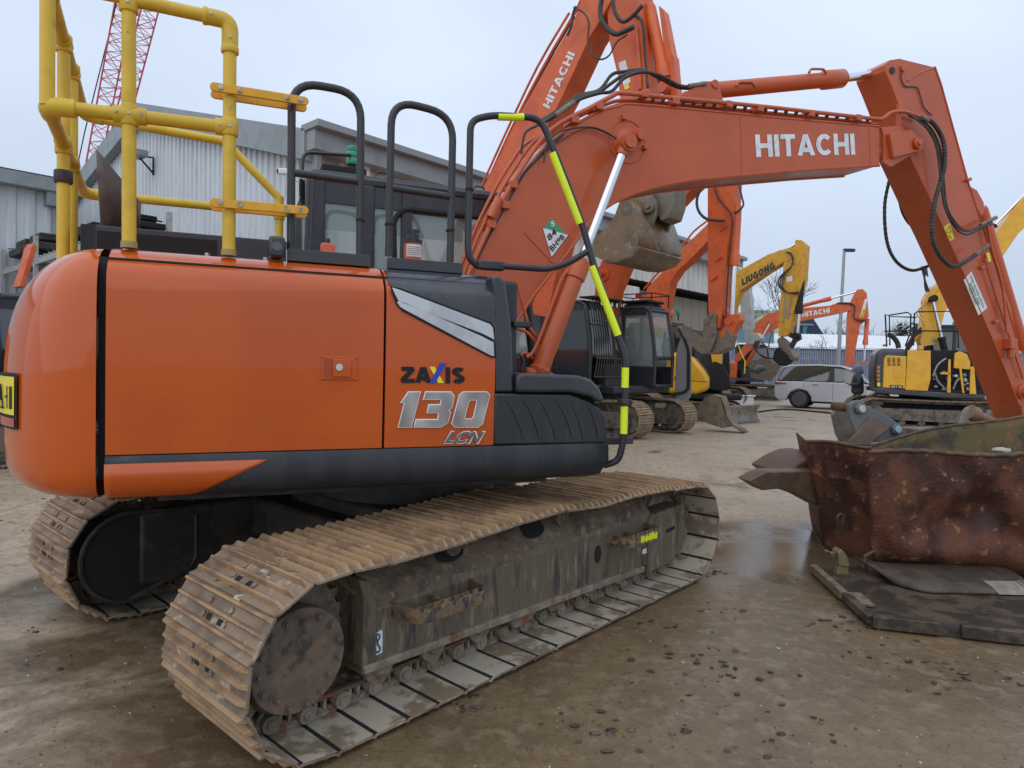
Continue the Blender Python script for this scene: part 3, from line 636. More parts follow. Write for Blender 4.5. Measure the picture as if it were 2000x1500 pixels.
# pipes running up and along the boom
def pipe(name, pts, b, r, mt=OB, n=4, parent=boom): mb = MB(); mb.tube(smooth_path(HF.P3(b, pts), n), r, 8); return mb.build(name, mt, parent, smooth=60)
pipe('boom_pipe', [(905, 560), (940, 478), (985, 385), (1030, 312), (1060, 270), (1095, 240), (1150, 212), (1195, 188), (1215, 182), (1300, 190), (1500, 209), (1700, 231), (1724, 231), (1740, 220), (1765, 218), (1800, 230)], BN-.02, .017)
pipe('boom_pipe', [(905, 540), (930, 470), (972, 385), (1012, 318), (1040, 280), (1062, 262)], BN+.02, .012)
pipe('boom_pipe', [(900, 520), (925, 455), (962, 378), (1000, 315), (1022, 285), (1048, 268)], BN+.08, .012)
pipe('boom_pipe', [(1110, 237), (1180, 205), (1220, 196), (1300, 201), (1500, 220), (1700, 240)], BN+.04, .014)
pipe('boom_pipe', [(1150, 225), (1230, 200), (1300, 205), (1500, 224), (1712, 243)], BN+.11, .014)
pipe('boom_hose', [(925, 520), (950, 470), (985, 405), (1010, 360), (1030, 330), (1070, 290), (1100, 262)], BN+.0, .010, RUB)
pipe('boom_hose', [(1062, 318), (1066, 290), (1073, 272), (1100, 255), (1150, 248), (1180, 256), (1202, 270)], BN-.05, .006, RUB)
pipe('boom_hose', [(1018, 300), (1022, 272), (1030, 255), (1060, 240), (1082, 226)], BN, .009, RUB)
for k in range(3): pipe('boom_hose', [(1060, 240-k*3), (1095, 220-k*4), (1130, 195-k*4), (1170, 182-k*3), (1195, 178-k*16), (1220, 152-k*6), (1255, 141-k*2), (1290, 148+k*3), (1330, 168+k*2), (1375, 168+k)], BN+.06+.05*k, .013, RUB, 5)
pipe('hose_end', [(1345, 168), (1378, 163)], BN+.05, .017, CHN)
for x, y in ((1168, 210), (1256, 186), (1316, 200), (1420, 206), (1480, 214), (1580, 224), (1672, 232), (1120, 236), (1000, 362), (958, 440), (985, 402)):
    p = HF.P3(BN, [(x, y)])[0]; mb = MB(); mb.obox(p+V((0, .03, .0)), (.03, 0, 0), (0, .07, 0), (0, 0, .026)); mb.build('pipe_clamp', OB, boom, bevel=.006)
mb = MB()
for k in range(22):
    x = 1275+k*20; p = HF.P3(BN, [(x, 187+(x-1215)*.093+2)])[0]
    mb.cyl(p-V((.003, 0, 0)), p+V((.004, 0, 0)), .021, n=10)
mb.build('cable_tie', DK, boom)
pipe('hose_coupling', [(1085, 225), (1110, 207), (1122, 200)], BN+.0, .018, CHN)
pipe('pipe_cover', [(958, 425), (975, 388)], BN-.03, .032)
for x, y in ((1257, 289), (1216, 231)):
    p = HF.P3(BN, [(x, y)])[0]; mb = MB(); mb.obox(p-V((0, .015, 0)), (.016, 0, 0), (0, .02, 0), (0, 0, .018)); mb.build('lug', OB, boom, bevel=.004)
pipe('grease_line', [(1062, 300), (1100, 272), (1150, 250), (1200, 268), (1203, 272)], BN-.02, .004, RUB)
# arm cylinder on top of the boom
c0, c1 = HF.P3(.07, [(1378, 178), (1648, 153)]); d = (c1-c0).normalized(); Lb = (c1-c0).length
mb = MB(); mb.lathe([(-.02, .05), (0, .064), (Lb-.26, .064), (Lb-.24, .08), (Lb-.03, .08), (Lb, .06)], c0, d, 28); cy = mb.build('arm_cylinder', OB, hero, smooth=40)
e1 = HF.P3(.07, [(1745, 140)])[0]; mb = MB(); mb.cyl(c0+d*Lb, e1, .036, n=24); mb.build('rod', CH, cy)
mb = MB(); mb.cyl(e1-V((0, .08, 0)), e1+V((0, .08, 0)), .06, n=24); mb.build('rod_eye', OB, cy)
mb = MB(); lug = P(BN+.07, [(1310, 196), (1352, 172), (1368, 160), (1388, 160), (1402, 172), (1408, 190), (1412, 212)]); mb.prism(lug, BN+.05, BN+.085); mb.prism(lug, BFAR-.12, BFAR-.085)
mb.cyl((c0.x-.02, BN+.04, c0.z), (c0.x-.02, BFAR-.07, c0.z), .035); mb.build('cylinder_lug', OB, boom, bevel=.006)
for x, y in ((1438, 168), (1580, 142)):
    p = HF.P3(.0, [(x, y)])[0]; mb = MB(); mb.tube(bend([p, p+V((.02, 0, .035)), p+V((.16, 0, .06)), p+V((.2, 0, .03))], .03, 3), .011, 8); mb.build('cylinder_pipe', OB, cy)
# arm pivot plates at the boom tip
mb = MB(); mb.prism(P(BN-.02, [(1722, 248), (1726, 262), (1726, 318), (1740, 327), (1800, 292), (1806, 282), (1800, 270), (1770, 258), (1760, 245)]), BN-.02, BN+.01)
mb.prism(P(BN-.03, [(1733, 262), (1740, 310), (1795, 296), (1800, 274), (1775, 255)]), BN-.06, BN-.02)
pv = HF.P3(BN-.06, [(1790, 281)])[0]; mb.cyl(pv, pv+V((0, -.03, 0)), .05, n=24); mb.cyl(pv, pv+V((0, -.045, 0)), .028, n=20); mb.cyl(pv, (pv.x, BFAR+.03, pv.z), .06, n=24)
mb.build('boom_nose', OB, boom, bevel=.006)
# arm
AN, AF = BN+.03, BFAR-.05
ap = [(1728, 126), (1738, 117), (1757, 114), (1826, 131), (1838, 165), (1892, 360), (1916, 425), (1945, 520), (1975, 600), (1985, 660), (2010, 760), (2020, 820), (2001, 820), (1997, 810), (1950, 690), (1900, 575), (1844, 450), (1820, 400), (1781, 314), (1765, 280), (1762, 250), (1756, 206), (1740, 164), (1729, 138)]
mb = MB(); mb.prism(P(AN, ap), AN, AF); arm = mb.build('arm', OB, hero, bevel=.006, smooth=25)
# the face of the arm that looks down and back is a broad plate
mb = MB(); mb.tube(smooth_path(HF.P3(AN, [(1781, 314), (1844, 450), (1900, 575), (1950, 690), (1997, 810)]), 3), .008, 6); mb.tube(HF.P3(AN, [(1826, 131), (1838, 165), (1892, 360), (1945, 520), (1985, 660)]), .009, 6)
mb.tube(HF.P3(AN, [(1772, 158), (1790, 145), (1826, 131)]), .009, 6); mb.build('weld', OB, arm)
mb = MB(); p = HF.P3(AN, [(1742, 138), (1762, 134)]); mb.cyl(p[0]-V((0, .01, 0)), p[0]+V((0, .3, 0)), .03, n=18); mb.build('arm_pin', DK, arm)
mb = MB(); mb.cyl(p[1]+V((0, .0, 0)), p[1]-V((0, .02, 0)), .03, n=20); mb.build('pin_cap', OB, arm)
pipe('grease_line', [(1765, 132), (1760, 150), (1768, 168), (1790, 170), (1797, 185), (1805, 210), (1820, 225)], AN-.01, .005, RUB, 4, arm)
# corrugated and plain hoses at the elbow
for pts, b, r in (([(1798, 231), (1822, 240), (1842, 275), (1845, 320), (1838, 350), (1825, 400), (1820, 450), (1830, 490), (1860, 520), (1895, 505), (1928, 480)], BN-.10, .021),
                  ([(1740, 340), (1728, 400), (1732, 470), (1750, 510), (1780, 528), (1812, 520)], AF+.06, .017), ([(1755, 340), (1757, 395), (1770, 430), (1795, 455)], AF+.02, .012)):
    mb = MB(); sp = smooth_path(HF.P3(b, pts), 14); rr = [r if i % 2 else r*.82 for i in range(len(sp))]; mb.tube(sp, rr, 10); mb.build('corrugated_hose', RUB, arm, smooth=20)
for k, (dx, dy) in enumerate(((0, 0), (-8, 8), (-14, 2))):
    pipe('arm_hose', [(1775+k*6, 225+k*3), (1812-k, 245+k*3), (1834-k*3, 285), (1842+dx*.4, 345), (1848+dx*.3, 400), (1862+dx*.2, 430+dy), (1885, 450+dy), (1915, 442+dy*.6), (1938, 430+k*4)], BN-.05-.03*k, .012 if k == 0 else .008, RUB, 6, arm)
pipe('hose_coupling', [(1905, 498), (1930, 479)], BN-.1, .022, CHN, 2, arm); pipe('hose_coupling', [(1800, 229), (1812, 236)], BN-.1, .022, CHN, 2, arm); pipe('hose_coupling', [(1915, 440), (1945, 425)], BN-.06, .02, CHN, 2, arm)
mb = MB(); q = HF.P3(AN-.02, [(1758, 255), (1752, 205)]); mb.obox((q[0]+q[1])/2, (.012, 0, 0), (0, .02, 0), (0, 0, .12)); mb.build('hose_bracket', OB, boom, bevel=.004)
# bucket cylinder and link on the arm's front side
mb = MB(); e = HF.P3(.07, [(1908, 380), (1912, 410)]); mb.prism(P(.0, [(1893, 365), (1905, 372), (1918, 395), (1920, 412), (1914, 425), (1900, 400)]), -.02, .15); mb.build('cylinder_lug', OB, arm, bevel=.01)
c0, c1 = HF.P3(.09, [(1915, 405), (1998, 680)]); d = (c1-c0).normalized(); mb = MB(); L_ = (c1-c0).length; mb.lathe([(0, .05), (.03, .06), (L_-.2, .06), (L_-.18, .07), (L_, .07)], c0, d, 24); bcy = mb.build('bucket_cylinder', OB, hero, smooth=40)
mb = MB(); mb.cyl(c1, c1+d*.45, .032); mb.build('rod', CH, bcy)
# valve, lugs, lower bosses on the arm
mb = MB(); q = HF.P3(AN, [(1965, 672)])[0]; mb.obox(q-V((0, .04, 0)), (.05, 0, 0), (0, .04, 0), (0, 0, .05)); mb.cyl(q-V((.0, .05, .05)), q-V((0, .05, .14)), .03); mb.build('arm_valve', OB, arm, bevel=.006)
for x, y in ((1915, 522), (1942, 628), (1888, 352)):
    q = HF.P3(AN, [(x, y)])[0]; mb = MB(); mb.obox(q-V((0, .015, 0)), (.03, 0, .012), (0, .018, 0), (-.006, 0, .014)); mb.build('pipe_lug', OB, arm, bevel=.006)
pipe('arm_pipe', [(1928, 440), (1938, 490), (1958, 560), (1966, 650)], AN-.04, .012, OB, 4, arm); pipe('arm_pipe', [(1925, 505), (1930, 530), (1985, 700), (1998, 740)], AN-.03, .010, OB, 4, arm)
mb = MB(); q = HF.P3(AN, [(1995, 765)])[0]; mb.lathe([(0, .075), (.02, .075), (.03, .055), (.06, .05), (.065, .03), (.08, .03)], q, (0, -1, 0), 28); q = HF.P3(AN, [(1992, 783+10)])[0]; mb.cyl(q, q-V((0, .03, 0)), .02); mb.build('arm_tip_boss', OB, arm, smooth=40)
# lettering and stickers
HW = mat('letter_white', (.80, .83, .86), (.66, .69, .72), rough=.5, scale=14)
pblock('lettering', 'HITACHI', HW, boom, HF, BN-.001, (1477, 307), (1670, 302), (1474, 263), w=.21, gap=.085)
def sticker(name, pts, b, mt, parent, th=.002): mb = MB(); mb.prism(P(b, pts), b, b-th); return mb.build(name, mt, parent)
s1 = sticker('green_sticker', [(1063, 442), (1077, 426), (1103, 455), (1098, 459), (1066, 447)], BN-.001, GRN, boom)
s2 = sticker('triangle_sticker', [(1060, 445), (1110, 459), (1077, 502)], BN-.002, WH, boom); sticker('sticker_border', [(1059, 444), (1112, 459), (1077, 504)], BN-.001, BLK, boom, .0015)
ptext('lettering', '84', BLK, boom, HF, BN-.0045, (1073, 471), (1088, 456), (1067, 461), bold=.02); ptext('lettering', 'BH9B', BLK, boom, HF, BN-.0045, (1079, 492), (1104, 465), (1072, 483), bold=.02)
ptext('lettering', '5', WH, boom, HF, BN-.0035, (1077, 443), (1084, 441), (1075, 433), bold=.03)
s3_ = sticker('arm_sticker', [(1882, 547), (1897, 530), (1928, 601), (1911, 616)], AN-.001, WH, arm)
for i, tx in enumerate(('THIS QUICK HITCH', 'SAFETY PIN', 'REQUIRED')):
    o_ = i*9.5; tt = (.0, .14, .2)[i]
    v0 = .66-.27*i; u0 = (.06, .2, .26)[i]; u1 = (.96, .80, .74)[i]; Q_ = lambda u, v: (1882+29*u+15*v, 547+69*u-17*v)
    ptext('lettering', tx, GRN, arm, HF, AN-.004, Q_(u0, v0), Q_(u1, v0), Q_(u0, v0+.17), bold=.02)
ws = sticker('warning_sticker', [(1843, 443), (1854, 436), (1864, 466), (1853, 472)], AN-.001, YW, arm)
mb = MB(); tri = HF.P3(AN-.004, [(1848, 455), (1854, 441), (1858, 453)]); mb.tube(tri, .0025, 4, closed=True); mb.tube(HF.P3(AN-.004, [(1853, 460), (1858, 466)]), .003, 4); mb.build('symbol', BLK, ws)
sticker('yellow_tag', [(1926, 495), (1932, 492), (1936, 510), (1930, 512)], AN-.03, YW, arm)
# ================================================================== hero tracks, built in their own direction (s along, n away from the camera)
TF = Frame(-.6282, 2.5341, .8426)
MW = lambda fr: Matrix.Translation(fr.o) @ Matrix.Rotation(fr.th, 4, 'Z')
MTF = MW(HF).inverted() @ MW(TF)
def arc(cx, cz, r, t0, t1, n): return [(cx+r*cos(t0+(t1-t0)*k/n), cz+r*sin(t0+(t1-t0)*k/n)) for k in range(n+1)]
loop = [(0, .034), (.6, .034), (1.2, .034), (1.8, .034), (2.4, .034), (2.92, .034)]+arc(2.985, .362, .330, -pi/2+.15, pi/2-.1, 12)+[(2.6, .715), (2.16, .736), (1.75, .722), (1.377, .752), (1.1, .742), (.75, .722), (.45, .712), (.2, .706)]+arc(-.03, .372, .345, pi/2-.15, 3*pi/2-.35, 12)+[(-.05, .046)]
# resample the loop at one shoe pitch, keeping joint phase with the photo at the bottom run
def resample(lp, n):
    pts = [V((x, z, 0)) for x, z in lp]; pts.append(pts[0]); Ls = [0]
    for a, b in zip(pts[:-1], pts[1:]): Ls.append(Ls[-1]+(b-a).length)
    out = []; T = Ls[-1]
    for k in range(n):
        d = T*k/n; i = max(j for j in range(len(Ls)) if Ls[j] <= d+1e-9); i = min(i, len(pts)-2)
        t = (d-Ls[i])/(Ls[i+1]-Ls[i]); out.append(pts[i].lerp(pts[i+1], t))
    return out, T
_, TT = resample(loop, 10); NS = round(TT/.1715)
js, _ = resample(loop, NS); PITCH = TT/NS
print('shoes', NS, 'pitch', PITCH)
def shoe_mesh(W=.70, inner_side=1):
    mb = MB(); L = PITCH*1.02; w = W/2
    # plate with turned down trailing edge; outward is -z here
    prof = [(-.006, .006), (.004, .0), (L*.86, .0), (L, .010), (L, .019), (L*.86, .010), (.004, .010), (-.006, .015)]
    mb.m(0).prism([(x, -z) for x, z in prof], -w, w)
    for gx, gh in ((.012, .036), (.070, .032), (.128, .032)):
        g = [(gx-.010, -.008), (gx-.004, -gh), (gx+.006, -gh), (gx+.013, -.008)]
        n = len(g); ins = .028
        vs = [V((x, -w+(.004 if z > -.02 else ins), z)) for x, z in g]+[V((x, w-(.004 if z > -.02 else ins), z)) for x, z in g]
        mb.m(3).add(vs, [(0, 1, 2, 3), (7, 6, 5, 4)]+[(i, (i+1) % 4, (i+1) % 4+4, i+4) for i in range(4)])
    mb.m(0)
    for y in (-.085, -.035, .035, .085):
        if abs(y) > .05: mb.cyl((.045, y, -.009), (.045, y, -.019), .013, n=6); mb.cyl((.100, y, -.009), (.100, y, -.019), .013, n=6)
    for y in (-.045, .045): mb.m(2).box(.088, .112, y-.018, y+.018, -.0125, -.0095)
    mb.m(1).box(.014, L*.93, -w+.004, w-.004, .0, .0022)
    mb.m(2).box(L*.93, L+.004, -w+.004, w-.004, -.004, .001); mb.box(-.004, .014, -w+.004, w-.004, 0, .0016)
    me = mb.build('track_shoe', [SHOE, SHIN, BLK, SHOG], None, bevel=.002, smooth=30, seg=1)
    return me
shoe0 = shoe_mesh()
SM = [shoe0.data]+[shoe0.data.copy() for _ in range(3)]
rnd = random.Random(3)
def chain(parent, n0):
    mb = MB(); nc = n0+.35
    for k in range(NS):
        a, b = js[k], js[(k+1) % NS]; d = (b-a).normalized(); up = V((-d.y, d.x, 0))
        A = V((a.x, 0, a.y)); D = V((d.x, 0, d.y)); U = V((up.x, 0, up.y))
        for sgn in (-1, 1):
            y = nc+sgn*.072; c = A+V((0, y, 0))
            # link plate with two windows: three uprights, top and bottom rails
            mb.m(1).obox(c+D*(PITCH*.5)+U*.082, D*(PITCH*.50), V((0, .013, 0)), U*.009)
            mb.m(0).obox(c+D*(PITCH*.5)+U*.018, D*(PITCH*.46), V((0, .012, 0)), U*.014)
            for t in (.36, .62, .90): mb.obox(c+D*(PITCH*t)+U*.05, D*.008, V((0, .012, 0)), U*.03)
            pc_ = c+D*.012+U*.048; mb.cyl(pc_-V((0, sgn*.010, 0)), pc_+V((0, sgn*.034, 0)), .040, .037, n=16)
            mb.cyl(pc_+V((0, sgn*.034, 0)), pc_+V((0, sgn*.039, 0)), .019, n=12)
            for t in (.48, .76): q = c+D*(PITCH*t)+U*.022; mb.cyl(q-U*.012, q+U*.016+V((0, sgn*.008, 0)), .012, n=6)
        mb.cyl(A+V((0, nc-.07, 0))+U*.048, A+V((0, nc+.07, 0))+U*.048, .022, n=10)
    o = mb.build('track_chain', [CHN, mat('rail_rust', (.17, .075, .035), (.11, .08, .06), rough=.5, scale=15)] if n0 == 0 else [CHN, MATS['rail_rust']], hero, smooth=35); o.matrix_local = MTF
    for k in range(NS):
        a, b = js[k], js[(k+1) % NS]; d = (b-a).normalized(); th = math.atan2(d.y, d.x)
        s = shoe0 if (n0 == 0 and k == 0) else shoe0.copy()
        if s is not shoe0: COL.objects.link(s)
        s.parent = o
        s.matrix_local = Matrix.Translation((a.x, nc, a.y)) @ Matrix.Rotation(-th, 4, 'Y') @ Matrix.Rotation(rnd.uniform(-.006, .006), 4, 'X')
    if n0 == 0:
        mm = MB(); st_ = random.getstate(); random.seed(21)
        for _ in range(420):
            k = random.randrange(NS); a, b = js[k], js[(k+1) % NS]
            if a.y < .5 or a.x < -.15: continue
            q = a.lerp(b, random.random()); y = nc+random.gauss(0, .12); s_ = random.uniform(.006, .022)
            mm.m(random.randrange(2)).blob((q.x, y, q.y+.004), s_, 4, .4, (1.3, 1.6, .6))
        random.setstate(st_); mo = mm.build('mud_crumbs', [MUDT, mat('pale_mud', (.42, .37, .30), rough=.85)], o); mo['kind'] = 'stuff'
    return o
chain(hero, 0.0); chain(hero, 2.03)
def side_frame(n0, outer):
    """outer = +1: visible side towards the camera (small n)"""
    o = n0+.11 if outer > 0 else n0+.59
    f = lambda n: n0+.35+(n-.35)*outer
    y0, y1 = f(.115), f(.56)
    def pr(pts, a, b, mb): mb.prism(pts, f(a), f(b))
    mb = MB()
    # box section: vertical face below, sloping mud covered top, lower ledge
    secs = [(.175, .235), (.175, .455), (.19, .49), (.27, .585), (.45, .60), (.56, .50), (.585, .235)]
    ends = (.255, 2.60); rows = []
    for s_ in (ends[0], .30, 2.3, ends[1]):
        rows.append([V((s_-(.0 if s_ > .3 else (.10 if n > .2 else 0)), f(n), z+(.02*sin(s_*3) if z > .55 else 0)+(.03 if s_ > 2 and z > .4 else 0)+(.012 if z > .3 else -.02)*(s_-.2))) for n, z in secs])
    mb.grid(rows); mb.add(rows[0], [tuple(range(7))]); mb.add(rows[-1], [tuple(range(7))])
    body = mb.build('track_frame', MUD, hero, smooth=20); body.matrix_local = MTF
    mb = MB(); rows = [[V((s_, f(n), z+.034+.014*(s_-.2)+.010*sin(s_*9+n*20)+.03*min(1, max(0, (s_-1.9)/.4)))) for n, z in ((.178, .432), (.19, .475), (.235, .545), (.27, .588), (.35, .608), (.45, .602), (.54, .52))] for s_ in [.24+2.2*k/40 for k in range(41)]]
    mb.grid(rows); mb.build('mud_layer', MUDT, body, smooth=60)
    mb = MB(); pr([(.22, .208), (.22, .245), (2.5, .195), (2.5, .155)], .15, .32, mb); mb.build('lower_ledge', CHN, body, bevel=.006)
    mb = MB(); pr([(.22, .20), (.22, .54), (.19, .62), (.255, .60), (.29, .49), (.29, .20)], .16, .50, mb); mb.build('end_plate', MUD, body, bevel=.008)
    mb = MB(); pr([(2.56, .13), (2.56, .49), (2.59, .53), (3.03, .545), (3.065, .51), (3.085, .26), (3.03, .20), (2.80, .13)], .15, .60, mb); ic = mb.build('idler_guard', MUD, body, bevel=.018, seg=3)
    mb = MB(); pr([(2.78, .37), (2.78, .395), (2.90, .405), (2.90, .38)], .147, .155, mb); mb.build('slot', BLK, ic)
    # steps
    for s0, s1, z in ((.38, .86, .445), (2.06, 2.52, .455)):
        mb = MB(); pth = bend([(s0+.0, f(.18), z), (s0+.03, f(.02), z-.005), (s1-.03, f(.02), z-.005), (s1, f(.18), z)], .05, 6)
        rows = [[p+V((0, 0, -.035)), p+V((0, 0, .028))] for p in pth]; mb.grid(rows)
        for i in range(7):
            t = s0+.06+(s1-s0-.12)*i/6; mb.obox((t, f(.021), z+.026), (.014, 0, 0), (0, .004, 0), (0, 0, .010))
        stp = mb.build('step', mat('step_rust', (.17, .12, .07), (.04, .042, .05), rough=.6, scale=12, c3=(.25, .15, .07), s3=30, lo3=.5, hi3=.6) if 'step_rust' not in MATS else MATS['step_rust'], body, solid=.010, bevel=.002, smooth=40)
        mb = MB(); mb.box(s0+.02, s1-.02, f(.062), f(.072), z-.015, z+.018); mb.box(s0+.2, s0+.21, f(.072), f(.19), z-.015, z+.018); mb.build('step_rib', MATS['step_rust'], body, bevel=.002)
        if s0 > 1 and outer > 0:
            mb = MB(); r2_ = random.Random(5)
            for i in range(26): x = s0+.15+.2*i/26; mb.box(x, x+.010, f(.0125), f(.014), z-.028+r2_.uniform(0, .012), z+.010+r2_.uniform(-.008, .012))
            mb.build('paint_mark', HV, body)
    # openings in the side
    mb = MB(); pr([(1.97+.035*cos(t), .375+.055*sin(t)) for t in [2*pi*i/14 for i in range(14)]], .171, .178, mb)
    for s_ in (.78, 1.42): 
        c = [(s_+.085*cos(t)*(1+.15*abs(sin(2*t))), .045*sin(t)) for t in [2*pi*i/16 for i in range(16)]]
        mb.build('opening', BLK, body, smooth=0); mb = MB(); mb.add([V((x, f(.245+y*.9), .598+y*.98+.014*(x-.2)+.012*sin(x*9))) for x, y in c], [tuple(range(16))])
    mb.build('opening', BLK, body, smooth=0)
    # rollers with their guards
    for i, s_ in enumerate((.36, .68, 1.0, 1.62, 1.98, 2.32)):
        mb = MB(); mb.lathe([(-.125, .04), (-.12, .074), (-.09, .074), (-.09, .06), (.09, .06), (.09, .074), (.12, .074), (.125, .04)], (s_, n0+.35, .172), (0, 1, 0), 24)
        mb.build('track_roller', CHN, body, smooth=35)
        mb = MB(); mb.prism([(s_-.08, .215), (s_-.07, .18), (s_-.045, .165), (s_-.03, .145), (s_+.03, .145), (s_+.045, .165), (s_+.07, .18), (s_+.08, .215)], f(.20), f(.235)); mb.build('roller_bracket', CHN, body, bevel=.008)
    mb = MB(); g = [(1.20, .24), (1.19, .16), (1.22, .115), (1.34, .115), (1.40, .16), (1.42, .24), (1.37, .24), (1.35, .17), (1.26, .17), (1.25, .24)]
    pr(g, .185, .225, mb); mb.build('chain_guide', CHN, body, bevel=.008)
    for s_ in (.79, 1.66):
        mb = MB(); mb.lathe([(-.12, .035), (-.115, .055), (-.05, .055), (-.05, .04), (.05, .04), (.05, .055), (.115, .055), (.12, .035)], (s_, n0+.33, .645), (0, 1, 0), 20); mb.build('carrier_roller', HUB, body, smooth=35)
    # drive motor, sprocket, idler wheel
    mb = MB(); n_ = 23; pts = []
    for k in range(n_):
        for dt, r in ((-.3, .272), (-.12, .305), (.12, .305), (.3, .272)): t = 2*pi*(k+dt)/n_; pts.append((-.06+r*cos(t), .385+r*sin(t)))
    mb.prism(pts, n0+.325, n0+.375); mb.build('sprocket', CHN, body)
    mb = MB(); c = V((-.09, f(.14), .372)); ax = V((0, outer, 0))
    mb.lathe([(0, .198), (.004, .203), (.06, .205), (.065, .19), (.26, .19)], c, ax, 48); hb = mb.build('drive_motor', HUB, body, bevel=.003, smooth=30)
    if outer > 0:
        for k in range(15):
            t = 2*pi*k/15+.25; rr = .172
            if k in (3, 9, 13): rr = .150
            m2 = MB(); p = c+V((rr*cos(t), 0, rr*sin(t))); m2.cyl(p, p-ax*.006, .017, n=16); m2.cyl(p, p-ax*.016, .0115, n=6); m2.build('bolt', HUB, hb)
    mb = MB(); mb.lathe([(-.055, .24), (-.05, .27), (-.02, .27), (-.02, .295), (.02, .295), (.02, .27), (.05, .27), (.055, .24)], (2.985, n0+.35, .362), (0, 1, 0), 40); mb.build('idler_wheel', CHN, body, smooth=35)
    return body
bd = side_frame(0.0, 1); bd2 = side_frame(2.03, -1)
# hook sticker and lashing sticker
mb = MB(); q = [TF.pb(x, y, .173) for x, y in [(730, 1238), (746, 1230), (746, 1274), (729, 1282)]]; mb.prism(q, .173, .170)
hs = mb.build('hook_sticker', WH, bd)
mb = MB(); pth = [TF.pb(x, y, .167) for x, y in [(735, 1244), (738, 1237), (742, 1240), (741, 1248), (737, 1251), (735, 1245)]]
mb.tube([V((a, .167, z)) for a, z in pth], .0035, 5); pth = [TF.pb(x, y, .167) for x, y in [(738, 1251), (738, 1259), (742, 1264), (741, 1272), (736, 1274), (733, 1268)]]
mb.tube(smooth_path([V((a, .167, z)) for a, z in pth], 3), .004, 5); mb.build('symbol', mat('print_blue', (.03, .07, .22), rough=.5), hs)
mb = MB(); q = [TF.pb(x, y, .173) for x, y in [(1255, 1073), (1262, 1070), (1262, 1080), (1254, 1082)]]; mb.prism(q, .173, .170); hs = mb.build('lashing_sticker', WH, bd)
# inside cover of the far drive motor
mb = MB(); cov_ = arc(-.04, .37, .26, pi/2, 3*pi/2-.2, 12)+[(-.06, .115), (.30, .235), (.33, .30), (.33, .56), (.28, .60)]
mb.prism(cov_, 2.06, 2.10); c2 = mb.build('motor_guard', BLK, bd2, bevel=.01)
mb = MB(); mb.tube([V((a, 2.055, z)) for a, z in cov_], .014, 6, closed=True); mb.build('guard_rim', DK, c2)
# carbody between the side frames
mb = MB(); mb.box(.7, 1.15, .5, 2.1, .36, .62); mb.box(1.75, 2.2, .5, 2.1, .36, .62); mb.box(.85, 2.05, .85, 1.85, .40, .70)
mb.box(-.0, 2.4, 2.05, 2.16, .18, .62); cbd = mb.build('carbody', DK, hero, bevel=.03); cbd.matrix_local = MTF
mb = MB(); mb.obox((.95, .86, .52), (.04, 0, 0), (0, .004, 0), (0, 0, .035)); mb.build('small_plate', mat('plate_grey', (.10, .12, .15), rough=.5), cbd)
